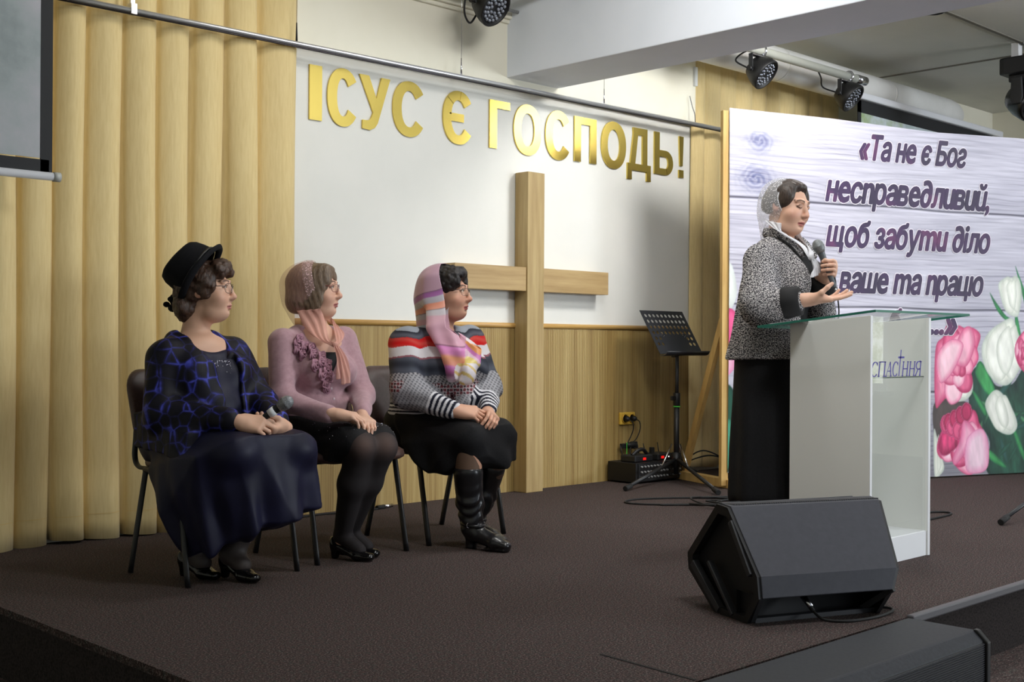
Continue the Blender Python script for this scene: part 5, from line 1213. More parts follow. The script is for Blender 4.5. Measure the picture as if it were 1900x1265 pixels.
def shoe(S, heel, toe, h=0.055, w=0.036, heel_h=0.05):
    """low pump: heel and toe are floor points"""
    a, b = np.array(heel, float), np.array(toe, float); d = unit(b-a); L = np.linalg.norm(b-a); sd = unit(np.cross(d, A3(0, 0, 1)))
    S.fcap(a+d*0.03+A3(0, 0, heel_h+0.018), a+d*(L*0.62)+A3(0, 0, 0.026), w*0.8, w*1.08, 0.024, 0.022, sd, 0.012)
    S.fcap(a+d*(L*0.62)+A3(0, 0, 0.024), b-d*0.03+A3(0, 0, 0.020), w*1.08, w*0.72, 0.022, 0.017, sd, 0.02)
    S.fcap(a+d*0.022+A3(0, 0, heel_h+0.035), a+d*0.03+A3(0, 0, heel_h+0.01), w*0.78, w*0.8, 0.020, 0.024, sd, 0.015)
    S.cap(a+d*0.028+A3(0, 0, heel_h), a+d*0.024+A3(0, 0, 0.008), 0.024, 0.017, 0.01)
    S.plane((0, 0, -1), (0, 0, 0.0))
# ------------------------------------------------------------------ the people
M_skin = vcol('skin', 0.48, 0.35); M_skin.node_tree.nodes['Principled BSDF'].inputs['Subsurface Weight'].default_value = 0.06
M_skin.node_tree.nodes['Principled BSDF'].inputs['Subsurface Radius'].default_value = (0.010, 0.004, 0.002)
M_skin.node_tree.nodes['Principled BSDF'].inputs['Subsurface Scale'].default_value = 0.5
def hair_mat(name, a, b_, rough=0.45): return noisy(name, [(0.3, a), (0.7, b_)], scale=(60, 60, 18), nscale=2.4, detail=4, rough=rough, bmp=0.6, bdist=0.004)
def person(name, label, S, H, skin, loc, fine, base=0.0062, tights=None, **pk):
    V, F = sdf_mesh(S, base, fine)
    def colr(V):
        c = H.paint(V, skin, **pk)
        return c
    o = shell_obj(name, V, F, M_skin, None, colr, loc=loc); o.location = loc
    tag(o, label, 'person'); return o
def fbox(c, h, step): c = np.array(c, float); h = np.array(h, float); return (c-h, c+h, step)
def part(name, S, m, root, loc, base=0.0055, fine=(), color=None, keep=None, sm=1, solid=0.0, lim=None, clip=None):
    V, F = sdf_mesh(S, base, fine, lim); return shell_obj(name, V, F, m, root, color, keep, sm, loc, solid, clip)
def surf_y(S, x, z, y0, y1=1.0, step=0.002):
    """first point of the surface met going in +y at (x, z)"""
    ys = np.arange(y0, y0+y1, step); P = np.stack([np.full(len(ys), x), ys, np.full(len(ys), z)], 1); d = S.eval(P, P.mean(0), y1)
    k = np.nonzero(d < 0)[0]; return float(ys[k[0]]) if len(k) else None
FR = A3(0.716, -0.698, 0)   # towards the speaker's side
BK = A3(0.698, 0.716, 0)
UPV = A3(0, 0, 1)

# ======== woman in the black hat
def woman_hat():
    loc = (2.60, 4.35, 0.0); H = Head((2.612, 4.465, 1.144), (0.73, -0.68), 0.03)
    J = dict(neck=A3(2.585, 4.505, 0.965), rsh=A3(2.432, 4.470, 0.878), lsh=A3(2.760, 4.490, 0.890), rel=A3(2.395, 4.415, 0.650), lel=A3(2.800, 4.340, 0.680), rwr=A3(2.548, 4.105, 0.632), lwr=A3(2.745, 4.120, 0.618))
    S = Sdf(); H.build(S, full=0.6, jowl=0.4, neck=J['neck'], neck_r=0.052)
    S.fcap((2.58, 4.545, 0.53), (2.59, 4.49, 0.86), 0.15, 0.15, 0.10, 0.09, (1, 0.05, 0), 0.05); S.cap(J['rsh'], J['lsh'], 0.05, 0.05, 0.06); S.ell((2.60, 4.46, 0.905), (0.10, 0.06, 0.05), None, 0.05)
    S.chain([J['rsh'], J['rel'], J['rwr']], [0.045, 0.038, 0.026], 0.02); S.chain([J['lsh'], J['lel'], J['lwr']], [0.045, 0.038, 0.026], 0.02)
    S.chain([(2.50, 4.50, 0.52), (2.525, 4.10, 0.50), (2.525, 4.40, 0.10)], [0.08, 0.05, 0.034], 0.03); S.chain([(2.68, 4.50, 0.52), (2.80, 4.09, 0.50), (2.625, 4.275, 0.10)], [0.08, 0.055, 0.040], 0.03)
    for a, b_ in (((2.52, 4.42, 0.07), (2.545, 4.34, 0.04)), ((2.622, 4.285, 0.075), (2.634, 4.20, 0.04))): S.cap(a, b_, 0.027, 0.020, 0.02)
    hand(S, J['rwr'], FR*0.93+UPV*(-0.12)+BK*0.1, BK*0.8+UPV*(-0.6), True, (0.62, 0.72, 0.80, 0.88), (0.3, 0.4), 0.09)
    hand(S, J['lwr']+A3(0.01, -0.01, -0.018), A3(-0.93, -0.32, -0.06), A3(-0.05, 0.45, 0.85), False, (0.62, 0.68, 0.74, 0.80), (0.2, 0.4), 0.09)
    o = person('person', 'seated woman in black hat and dark blue patterned jacket holding a microphone', S, H, (216, 172, 146), loc,
               [fbox(H.c+H.F*0.02, (0.13, 0.13, 0.14), 0.0026), fbox((2.66, 4.05, 0.62), (0.15, 0.13, 0.075), 0.0025)], lip=(178, 112, 106))
    H.eyes(o, loc, (0.05, 1, 0.0)); H.glasses(o, loc, mat('frame_dark_silver', (96, 92, 96), 0.25, 0.8), w=0.0265, h=0.0195, dz=0.006, shape=3.0)
    # hair
    Sh = Sdf(); Sh.ell(H.P(0, -0.030, 0.035), (0.094, 0.104, 0.096), H.A, 0.02); Sh.ell(H.P(0, -0.075, -0.060), (0.078, 0.056, 0.066), H.A, 0.03)
    for sx in (-1, 1): Sh.ell(H.P(sx*0.068, 0.012, 0.028), (0.026, 0.048, 0.062), H.A, 0.02); Sh.ell(H.P(sx*0.050, 0.062, 0.078), (0.038, 0.042, 0.034), H.A, 0.02)
    Sh.ell(H.P(0, 0.068, 0.094), (0.052, 0.046, 0.036), H.A, 0.02)
    Sh.disp(lambda P: 0.0045*n3(P, 95, 3)+0.0025*n3(P, 210, 4))
    part('hair', Sh, hair_mat('hair_brown', (40, 28, 22), (84, 58, 42)), o, loc, 0.0045, sm=0)
    # hat
    ax_ = unit(-0.84*H.F+0.54*H.U); side = H.R; fwd = np.cross(side, ax_); fwd = -fwd if fwd@H.U < 0 else fwd
    c0 = H.P(0, -0.022, 0.072); M4 = Matrix(((side[0], fwd[0], ax_[0], c0[0]-loc[0]), (side[1], fwd[1], ax_[1], c0[1]-loc[1]), (side[2], fwd[2], ax_[2], c0[2]-loc[2]), (0, 0, 0, 1)))
    m_felt = noisy('black_felt', [(0.3, (20, 20, 23)), (0.7, (29, 29, 32))], nscale=200, rough=0.9, spec=0.15)
    cr_ = MB(); prof = [(0.108, 0.0), (0.109, 0.02), (0.106, 0.05), (0.099, 0.085), (0.088, 0.105), (0.070, 0.112), (0.04, 0.105), (0.0, 0.100)]; seg = 40; vs = []
    for (r_, h_) in prof:
        for k in range(seg):
            a = 2*PI*k/seg; dent = 1-0.03*math.cos(2*a)*(h_/0.11); vs.append(M4 @ Vector((r_*math.cos(a)*dent, r_*math.sin(a)*1.04, h_-0.012*math.sin(a)*(h_/0.11))))
    cr_.add(vs, [(i*seg+k, i*seg+(k+1) % seg, (i+1)*seg+(k+1) % seg, (i+1)*seg+k) for i in range(len(prof)-1) for k in range(seg)], True)
    hat = cr_.build('hat', m_felt, o)
    br = MB(); vs = []
    for j, (r_, h_) in enumerate([(0.106, -0.002), (0.113, -0.012), (0.123, -0.016), (0.131, -0.012), (0.136, -0.002), (0.138, 0.008)]):
        for k in range(seg):
            a = 2*PI*k/seg; up = max(0, math.sin(a)); vs.append(M4 @ Vector((r_*math.cos(a)*(1-0.02), r_*(1.03+0.02*up)*math.sin(a), h_-0.018*up*(j/5)**1.5)))
    br.add(vs, [(i*seg+k, i*seg+(k+1) % seg, (i+1)*seg+(k+1) % seg, (i+1)*seg+k) for i in range(5) for k in range(seg)], True); br.build('brim', m_felt, hat, solid=0.003)
    bd_ = MB(); bd_.tube([M4 @ Vector((0.1095*math.cos(a), 0.114*math.sin(a), 0.010)) for a in [2*PI*i/40 for i in range(40)]], 0.006, 8, closed=True); bd_.build('hat_band', mat('black_ribbon', (14, 14, 16), 0.4), hat)
    fl_ = MB(); fc = H.P(-0.03, -0.125, -0.045)-np.array(loc); r_ = random.Random(4)
    for i in range(11):
        a = 2.4*i; q = Vector(fc)+Vector(H.U*math.cos(a)*0.022+H.R*math.sin(a)*0.022-H.F*(0.004*i % 0.02)); fl_.sphere(q, (0.020, 0.012, 0.016), 10, 6, Matrix.Rotation(a, 3, 'X') @ Matrix.Rotation(a*1.7, 3, 'Z'))
    fl_.sphere(Vector(H.P(0.01, -0.155, -0.052)-np.array(loc)), (0.016, 0.008, 0.012), 10, 6); fl_.build('hat_flower', m_felt, hat)
    # dress: bodice and long skirt
    Sd = Sdf(); Sd.fcap((2.585, 4.54, 0.53), (2.595, 4.48, 0.84), 0.185, 0.165, 0.135, 0.115, (1, 0.05, 0), 0.05); Sd.ell((2.61, 4.42, 0.66), (0.15, 0.135, 0.15), None, 0.06)
    for x in (2.535, 2.685): Sd.ell((x, 4.395, 0.80), (0.075, 0.07, 0.075), None, 0.05)
    Sd.ell((2.60, 4.43, 0.985), (0.095, 0.10, 0.095), None, 0.02, 's'); Sd.plane((0, -0.35, 1), (2.6, 4.46, 0.945), 0.02)
    Sd.ell((2.585, 4.56, 0.54), (0.20, 0.15, 0.13), None, 0.05)
    Sd.chain([(2.49, 4.50, 0.525), (2.515, 4.08, 0.515)], [0.100, 0.074], 0.06); Sd.chain([(2.68, 4.50, 0.525), (2.805, 4.09, 0.512)], [0.100, 0.076], 0.06)
    Sd.hull([(2.49, 4.045, 0.555), (2.56, 4.035, 0.57), (2.80, 4.055, 0.565), (2.855, 4.08, 0.53), (2.44, 4.45, 0.59), (2.76, 4.48, 0.60), (2.378, 4.47, 0.43), (2.366, 4.28, 0.485), (2.385, 4.13, 0.50), (2.370, 4.33, 0.28), (2.422, 4.265, 0.122), (2.475, 4.16, 0.148), (2.60, 4.055, 0.225), (2.75, 4.035, 0.255), (2.89, 4.085, 0.285), (2.84, 4.30, 0.28), (2.62, 4.40, 0.16), (2.75, 4.42, 0.50)], 0.012, 0.04)
    def folds(P):
        t = np.clip((0.52-P[:, 2])/0.25, 0, 1); a = np.arctan2(P[:, 1]-4.30, P[:, 0]-2.64)
        return t*(0.011*np.sin(a*9+2.0*P[:, 2]*6)+0.006*np.sin(a*17+1.3+P[:, 2]*9))+0.004*n3(P, 24, 8)*np.clip((0.64-P[:, 2])/0.1, 0, 1)
    Sd.disp(folds)
    m_satin = noisy('navy_satin', [(0.3, (19, 19, 38)), (0.7, (27, 27, 52))], nscale=6, rough=0.5, spec=0.24)
    dr = part('dress', Sd, m_satin, o, loc, 0.006, sm=2)
    sq = MB(); r_ = random.Random(5)
    for i in range(46):
        x = 2.625+r_.uniform(-0.05, 0.035); z = 0.862-abs(r_.gauss(0, 0.018)); y = surf_y(Sd, x, z, 4.1)
        if y: sq.sphere((x-loc[0], y-0.001-loc[1], z), 0.0022, 8, 4)
    sq.build('sequins', mat('sequin_silver', (200, 200, 215), 0.15, 0.9), dr)
    # jacket
    Sj = Sdf(); Sj.fcap((2.580, 4.545, 0.52), (2.590, 4.485, 0.84), 0.205, 0.185, 0.150, 0.130, (1, 0.05, 0), 0.05); Sj.ell((2.605, 4.42, 0.66), (0.172, 0.150, 0.165), None, 0.06)
    for x in (2.525, 2.690): Sj.ell((x, 4.385, 0.805), (0.086, 0.08, 0.085), None, 0.05)
    Sj.cap(J['rsh']+A3(0.02, 0, -0.015), J['lsh']+A3(-0.02, 0, -0.015), 0.064, 0.062, 0.05); Sj.cap(J['neck']+A3(-0.075, 0.02, -0.025), J['neck']+A3(0.085, 0.015, -0.025), 0.040, 0.040, 0.05)
    Sj.hull([(2.366, 4.56, 0.47), (2.362, 4.30, 0.45), (2.378, 4.205, 0.45), (2.510, 4.185, 0.45), (2.368, 4.56, 0.64), (2.375, 4.30, 0.585), (2.40, 4.225, 0.585), (2.53, 4.205, 0.605), (2.60, 4.50, 0.63), (2.60, 4.30, 0.62)], 0.012, 0.03); Sj.fcap((2.70, 4.50, 0.56), (2.725, 4.30, 0.56), 0.105, 0.10, 0.095, 0.085, (1, 0, 0), 0.04)
    Sj.chain([J['rsh'], J['rel'], J['rwr']+(J['rel']-J['rwr'])*0.12], [0.070, 0.070, 0.049], 0.035); Sj.chain([J['lsh'], J['lel'], J['lwr']+(J['lel']-J['lwr'])*0.15], [0.068, 0.066, 0.047], 0.035)
    d1 = unit(J['rwr']-J['rel']); Sj.box(J['rwr']+d1*0.05, (0.07, 0.07, 0.062), None, 0, 0.0) if False else None
    Sj.ell((2.605, 4.405, 0.985), (0.082, 0.125, 0.150), None, 0.015, 's'); Sj.cap(J['neck']+A3(0, 0, -0.03), H.P(0, -0.02, -0.05), 0.070, 0.075, 0.012, 's')
    Sj.box((2.640, 4.27, 0.68), (0.040, 0.085, 0.24), None, 0.006, 0.01); Sj.plane((0, 0.10, -1), (2.6, 4.4, 0.505), 0.006)
    Sj.disp(lambda P: 0.0035*n3(P, 32, 5)+0.003*n3(P, 60, 6)*np.clip((0.72-P[:, 2])/0.1, 0, 1))
    m_j = mat('blue_ring_brocade', rough=0.55, spec=0.22); N, L, b = nodes(m_j); vv = coords(m_j, (15, 15, 13))
    vo = N.new('ShaderNodeTexVoronoi'); vo.feature = 'DISTANCE_TO_EDGE'; vo.inputs['Scale'].default_value = 1.25; vo.inputs['Randomness'].default_value = 0.62
    nz = N.new('ShaderNodeTexNoise'); nz.inputs['Scale'].default_value = 13; nz.inputs['Detail'].default_value = 3; L.new(coords(m_j), nz.inputs['Vector'])
    ml = N.new('ShaderNodeMath'); ml.operation = 'MULTIPLY_ADD'; ml.inputs[1].default_value = 0.46; L.new(nz.outputs['Fac'], ml.inputs[0]); sb_ = N.new('ShaderNodeMath'); sb_.operation = 'SUBTRACT'; sb_.inputs[1].default_value = 0.16
    L.new(vv, vo.inputs['Vector']); L.new(vo.outputs['Distance'], sb_.inputs[0]); L.new(sb_.outputs[0], ml.inputs[2])
    setcol(m_j, ramp(m_j, ml.outputs[0], [(0.02, (70, 76, 178)), (0.06, (48, 52, 136)), (0.11, (26, 26, 66)), (0.20, (13, 12, 22)), (0.60, (18, 17, 30))]))
    part('jacket', Sj, m_j, o, loc, 0.0055, sm=1)
    # stockings and shoes
    St = Sdf(); St.chain([(2.525, 4.27, 0.28), (2.525, 4.40, 0.10), (2.54, 4.35, 0.065)], [0.048, 0.0385, 0.037], 0.03); St.chain([(2.72, 4.18, 0.34), (2.625, 4.275, 0.10), (2.634, 4.21, 0.06)], [0.058, 0.043, 0.037], 0.03)
    part('stockings', St, mat('grey_stockings', (64, 56, 54), 0.6), o, loc, 0.006)
    m_pat = mat('black_patent', (14, 13, 14), 0.14)
    for heel, toe in (((2.512, 4.475), (2.560, 4.245)), ((2.617, 4.335), (2.642, 4.095))):
        Ss = Sdf(); shoe(Ss, (*heel, 0), (*toe, 0)); part('shoe', Ss, m_pat, o, loc, 0.005)
    return o
woman_hat()
microphone('handheld_microphone', (2.712, 3.985, 0.722), (2.565, 4.122, 0.585), 'black microphone with white band held by the woman in the hat', True, M_blackplastic, m_mhead)

# ======== woman in the mauve cardigan
def woman_mauve():
    loc = (3.22, 4.40, 0.0); H = Head((3.199, 4.534, 1.166), (0.64, -0.77), 0.03, 0, 0.985)
    J = dict(neck=A3(3.205, 4.545, 0.990), rsh=A3(3.028, 4.532, 0.936), lsh=A3(3.372, 4.550, 0.948), rel=A3(2.985, 4.465, 0.690), lel=A3(3.395, 4.440, 0.700), rwr=A3(3.085, 4.225, 0.628), lwr=A3(3.245, 4.245, 0.625))
    S = Sdf(); H.build(S, full=0.25, jowl=0.2, neck=J['neck'], neck_r=0.050)
    S.fcap((3.19, 4.575, 0.55), (3.20, 4.54, 0.86), 0.135, 0.135, 0.085, 0.08, (1, 0.04, 0), 0.05); S.cap(J['rsh'], J['lsh'], 0.045, 0.045, 0.06); S.ell((3.205, 4.50, 0.93), (0.10, 0.06, 0.07), None, 0.05)
    S.chain([J['rsh'], J['rel'], J['rwr']], [0.042, 0.036, 0.024], 0.02); S.chain([J['lsh'], J['lel'], J['lwr']], [0.042, 0.036, 0.024], 0.02)
    RL = [(3.12, 4.53, 0.53), (3.162, 4.150, 0.500), (3.212, 4.335, 0.105)]; LL_ = [(3.26, 4.53, 0.53), (3.275, 4.145, 0.495), (3.295, 4.395, 0.105)]
    S.chain(RL, [0.085, 0.058, 0.036], 0.03); S.chain(LL_, [0.085, 0.058, 0.036], 0.03); S.cap((3.212, 4.34, 0.075), (3.238, 4.27, 0.038), 0.028, 0.022, 0.02); S.cap((3.295, 4.40, 0.075), (3.32, 4.33, 0.038), 0.028, 0.022, 0.02)
    hand(S, J['rwr']+A3(0, 0, 0.012), A3(0.74, -0.64, -0.16), A3(0.15, 0.10, -1), True, (0.45, 0.5, 0.5, 0.55), (0.3, 0.2), 0.09, 0.95)
    hand(S, J['lwr']+A3(0, 0, -0.012), A3(-0.30, -0.93, -0.16), A3(-0.2, 0.0, -1), False, (0.55, 0.6, 0.65, 0.7), (0.3, 0.2), 0.09, 0.95)
    o = person('person', 'seated woman in mauve cardigan with a sheer pink headscarf and glasses', S, H, (218, 174, 150), loc,
               [fbox(H.c+H.F*0.02, (0.13, 0.13, 0.14), 0.0026), fbox((3.19, 4.15, 0.60), (0.14, 0.13, 0.07), 0.0026)], lip=(170, 92, 92))
    H.eyes(o, loc, (-0.05, 1, 0.0), (96, 108, 104)); H.glasses(o, loc, mat('frame_maroon', (122, 52, 58), 0.3, 0.3), w=0.026, h=0.018, dz=0.008, shape=3.4)
    Sh = Sdf(); Sh.ell(H.P(0, -0.026, 0.034), (0.090, 0.106, 0.096), H.A, 0.02); Sh.ell(H.P(0, -0.060, -0.045), (0.090, 0.072, 0.070), H.A, 0.03)
    for sx in (-1, 1): Sh.ell(H.P(sx*0.070, 0.012, -0.010), (0.020, 0.050, 0.088), H.A, 0.03); Sh.ell(H.P(sx*0.052, 0.050, 0.058), (0.026, 0.040, 0.050), H.A, 0.03)
    Sh.ell(H.P(0.01, 0.055, 0.090), (0.046, 0.040, 0.026), H.A, 0.03)
    Sh.ell(H.P(0, 0.095, -0.01), (0.050, 0.060, 0.062), H.A, 0.015, 's'); Sh.plane(-H.U, H.P(0, 0, -0.102), 0.01)
    def strands(P):
        L_ = H.L(P); return 0.0011*np.sin(L_[:, 1]*260+5*np.sin(L_[:, 2]*16)+L_[:, 0]*90)+0.0012*n3(P, 40, 3)
    Sh.disp(strands); part('hair', Sh, hair_mat('hair_ash_brown', (84, 68, 54), (138, 116, 94)), o, loc, 0.0042, sm=0)
    # black top and skirt
    Sk = Sdf(); Sk.ell((3.195, 4.57, 0.56), (0.175, 0.13, 0.115), None, 0.05); Sk.chain([(3.115, 4.53, 0.535), (3.155, 4.175, 0.515)], [0.100, 0.074], 0.05); Sk.chain([(3.27, 4.53, 0.535), (3.285, 4.175, 0.512)], [0.100, 0.074], 0.05)
    Sk.hull([(3.11, 4.20, 0.56), (3.33, 4.20, 0.56), (3.11, 4.50, 0.50), (3.32, 4.50, 0.50), (3.12, 4.16, 0.50), (3.33, 4.17, 0.50), (3.08, 4.24, 0.45), (3.36, 4.26, 0.46)], 0.012, 0.04)
    Sk.plane((0.0, -1, -0.42), (3.2, 4.120, 0.50), 0.008); Sk.disp(lambda P: 0.002*n3(P, 45, 2))
    m_bk = noisy('black_jersey', [(0.3, (17, 17, 19)), (0.7, (26, 26, 29))], nscale=120, rough=0.75, spec=0.25)
    sk = part('skirt', Sk, m_bk, o, loc, 0.0055)
    sq = MB(); r_ = random.Random(9)
    for i in range(90):
        x, y = r_.uniform(3.06, 3.38), r_.uniform(4.14, 4.36); zs = np.arange(0.72, 0.40, -0.002); P = np.stack([np.full(len(zs), x), np.full(len(zs), y), zs], 1); d = Sk.eval(P, P.mean(0), 0.2); k = np.nonzero(d < 0)[0]
        if len(k): sq.sphere((x-loc[0], y-loc[1], zs[k[0]]+0.0005), 0.0019, 6, 4)
    sq.build('sequins', MATS['sequin_silver'], sk)
    Sb = Sdf(); Sb.fcap((3.19, 4.57, 0.56), (3.20, 4.53, 0.86), 0.145, 0.145, 0.100, 0.095, (1, 0.04, 0), 0.05); Sb.ell((3.205, 4.47, 0.83), (0.10, 0.05, 0.07), None, 0.05); Sb.plane((0, 0, 1), (0, 0, 0.895), 0.01)
    part('top', Sb, m_bk, o, loc, 0.007)
    # cardigan
    Sj = Sdf(); Sj.fcap((3.190, 4.575, 0.57), (3.200, 4.530, 0.86), 0.158, 0.165, 0.112, 0.108, (1, 0.04, 0), 0.05); Sj.ell((3.20, 4.49, 0.65), (0.135, 0.095, 0.10), None, 0.05)
    for x in (3.135, 3.275): Sj.ell((x, 4.440, 0.812), (0.072, 0.066, 0.068), None, 0.045)
    Sj.cap(J['rsh']+A3(0.02, 0, -0.01), J['lsh']+A3(-0.02, 0, -0.01), 0.060, 0.060, 0.05); Sj.cap(J['neck']+A3(-0.08, 0.01, -0.02), J['neck']+A3(0.08, 0.01, -0.02), 0.040, 0.040, 0.05)
    Sj.chain([J['rsh'], J['rel'], J['rwr']+(J['rel']-J['rwr'])*0.12], [0.060, 0.054, 0.037], 0.03); Sj.chain([J['lsh'], J['lel'], J['lwr']+(J['lel']-J['lwr'])*0.12], [0.060, 0.054, 0.037], 0.03)
    Sj.hull([(3.155, 4.40, 0.99), (3.265, 4.40, 0.99), (3.21, 4.30, 0.80), (3.12, 4.50, 1.0), (3.29, 4.50, 1.0), (3.16, 4.30, 0.96), (3.26, 4.30, 0.96), (3.21, 4.47, 0.83)], 0.01, 0.01, 's'); Sj.cap(J['neck']+A3(0, 0, -0.02), H.P(0, -0.02, -0.05), 0.062, 0.07, 0.012, 's')
    Sj.plane((0, 0.0, -1), (2.6, 4.4, 0.555), 0.008)
    Sj.disp(lambda P: 0.0028*n3(P, 36, 7)+0.0025*np.sin(P[:, 2]*95+3*np.sin(P[:, 0]*14))*np.exp(-((P[:, 2]-0.66)/0.07)**2))
    m_mv = noisy('mauve_knit', [(0.3, (166, 130, 138)), (0.7, (182, 147, 154))], nscale=55, rough=0.8, spec=0.2, Sheen_Weight=0.3)
    cg = part('cardigan', Sj, m_mv, o, loc, 0.005)
    rfm = noisy('mauve_ruffle', [(0.3, (150, 106, 124)), (0.7, (176, 132, 146))], nscale=60, rough=0.8)
    for i, (x, z) in enumerate([(3.075, 0.945), (3.092, 0.915), (3.110, 0.880), (3.128, 0.845), (3.150, 0.812), (3.172, 0.790), (3.160, 0.765), (3.060, 0.905), (3.100, 0.838), (3.185, 0.735), (3.060, 0.930), (3.078, 0.882), (3.118, 0.905), (3.142, 0.870), (3.128, 0.800), (3.160, 0.838)]):
        y = surf_y(Sj, x, z, 4.2) or 4.42; rb = MB(); r_ = random.Random(i); nx, ny = -0.35, -0.94
        for q in range(3):
            rad = 0.009+0.0075*q; pts = []
            for k in range(22):
                a = 2*PI*k/22; w_ = rad*(1+0.14*math.sin(5*a+q+i)); pts.append((x+w_*math.cos(a)*0.94-loc[0], y-0.010+0.004*q-w_*math.cos(a)*-0.3+0.004*math.sin(3*a+q)-loc[1], z+w_*math.sin(a)))
            rb.tube(pts, 0.0042, 6, closed=True, flat=1.7)
        rb.build('ruffle_rosette', rfm, cg)
    for z in (0.735, 0.69, 0.645, 0.60):
        y = surf_y(Sj, 3.212, z, 4.2) or 4.42; MB().sphere((3.212-loc[0], y-0.002-loc[1], z), (0.007, 0.003, 0.007), 12, 8).build('button', mat('pearl_button', (214, 190, 196), 0.25), cg)
    # tights, shoes
    St = Sdf(); St.chain([(3.15, 4.25, 0.51), RL[1], (3.170, 4.215, 0.34), RL[2]], [0.066, 0.060, 0.056, 0.0385], 0.035); St.chain([(3.28, 4.25, 0.51), LL_[1], (3.268, 4.225, 0.34), LL_[2]], [0.066, 0.060, 0.055, 0.0385], 0.035)
    St.cap((3.212, 4.335, 0.10), (3.242, 4.255, 0.045), 0.036, 0.030, 0.02); St.cap((3.295, 4.40, 0.10), (3.325, 4.31, 0.045), 0.036, 0.030, 0.02)
    mat('sheer_black_tights', (46, 40, 40), 0.75, spec=0.25)
    def tcol(V):
        w = np.zeros(len(V))
        for kp in (RL[1], LL_[1]): w = np.maximum(w, np.exp(-(np.linalg.norm(V-np.array(kp)-A3(-0.02, -0.05, 0.01), axis=1)/0.055)**2))
        return (np.array((38, 34, 35.0))*(1-w[:, None])+np.array((88, 70, 64.0))*w[:, None])/255
    part('tights', St, vcol('sheer_tights_knees', 0.75, 0.25), o, loc, 0.0055, color=tcol)
    for heel, toe in (((3.193, 4.395), (3.268, 4.172)), ((3.278, 4.455), (3.345, 4.232))):
        Ss = Sdf(); shoe(Ss, (*heel, 0), (*toe, 0), heel_h=0.045); part('shoe', Ss, mat('black_patent', (14, 13, 14), 0.14), o, loc, 0.005)
    # sheer scarf
    Sf = Sdf(); Sf.ell(H.P(0, -0.036, 0.028), (0.100, 0.120, 0.106), H.A, 0.03); Sf.cap(H.P(0, -0.06, -0.05), J['neck']+A3(0.0, 0.065, 0.03), 0.086, 0.050, 0.04)
    Sf.disp(lambda P: 0.004*n3(P, 30, 11)+0.003*np.sin(P@np.array((60, 20, 8.0))))
    def cut(V):
        L_ = H.L(V); edge = 0.004+0.20*(0.12-L_[:, 2])+2.5*np.clip(-0.13-L_[:, 2], 0, 1); return L_[:, 1]-edge
    m_sh = mat('sheer_pink', (232, 178, 168), 0.6, spec=0.2); m_sh.node_tree.nodes['Principled BSDF'].inputs['Alpha'].default_value = 0.24
    sf = part('headscarf', Sf, m_sh, o, loc, 0.006, sm=2, clip=(cut, H.F))
    m_dp = mat('sheer_peach', (230, 176, 160), 0.65, spec=0.2); m_dp.node_tree.nodes['Principled BSDF'].inputs['Alpha'].default_value = 0.55
    kn = A3(3.185, 4.366, 0.928)
    sheet('scarf_wrap', [H.P(0.086, 0.045, -0.085), H.P(0.070, 0.060, -0.125), kn+A3(-0.012, 0.02, 0.022), kn+A3(0, 0, 0.008)], [H.P(0.092, -0.060, -0.090), A3(3.105, 4.470, 1.000), A3(3.125, 4.415, 0.955), kn+A3(-0.005, 0, -0.012)], m_dp, sf, loc)
    sheet('scarf_wrap', [H.P(-0.086, 0.045, -0.085), H.P(-0.070, 0.055, -0.125), kn+A3(0.020, 0.02, 0.022), kn+A3(0, 0, 0.008)], [H.P(-0.092, -0.050, -0.090), A3(3.300, 4.480, 0.995), A3(3.262, 4.405, 0.955), kn+A3(0.008, 0, -0.012)], m_dp, sf, loc)
    sheet('scarf_tail', [kn+A3(-0.012, -0.004, 0.004), kn+A3(-0.014, -0.030, -0.050), kn+A3(-0.020, -0.044, -0.110), kn+A3(-0.020, -0.046, -0.150)], [kn+A3(0.012, -0.004, 0.004), kn+A3(0.030, -0.030, -0.055), kn+A3(0.045, -0.042, -0.110), kn+A3(0.048, -0.044, -0.142)], m_dp, sf, loc, ripple=0.005, waves=2.5)
    sheet('scarf_tail', [kn+A3(-0.008, -0.010, 0.0), kn+A3(0.000, -0.036, -0.050), kn+A3(0.000, -0.052, -0.120), kn+A3(0.002, -0.054, -0.172)], [kn+A3(0.012, -0.010, 0.0), kn+A3(0.036, -0.036, -0.055), kn+A3(0.050, -0.050, -0.120), kn+A3(0.052, -0.052, -0.165)], m_dp, sf, loc, ripple=0.005, waves=2.0)
    kb_ = MB(); kb_.sphere(kn-np.array(loc)+A3(0, -0.006, 0), (0.015, 0.012, 0.013), 14, 10); kb_.build('scarf_knot', m_dp, sf)
    m_lace = mat('lace_band', (226, 196, 196), 0.6); N, L, b = nodes(m_lace); vo = N.new('ShaderNodeTexVoronoi'); vo.inputs['Scale'].default_value = 125; L.new(coords(m_lace), vo.inputs['Vector'])
    cr2 = N.new('ShaderNodeValToRGB'); cr2.color_ramp.elements[0].position = 0.30; cr2.color_ramp.elements[0].color = (0.85, 0.85, 0.85, 1); cr2.color_ramp.elements[1].position = 0.42; cr2.color_ramp.elements[1].color = (0.16, 0.16, 0.16, 1); L.new(vo.outputs['Distance'], cr2.inputs['Fac']); L.new(cr2.outputs['Color'], b.inputs['Alpha'])
    Sf.disp(lambda P: np.full(len(P), -0.0015))
    lb = part('lace_border', Sf, m_lace, sf, loc, 0.006, keep=lambda V: (cut(V) > -0.046) & (H.L(V)[:, 2] > -0.15), sm=2, clip=(cut, H.F)); lb['label'] = 'lace border of the sheer scarf'
    return o
woman_mauve()
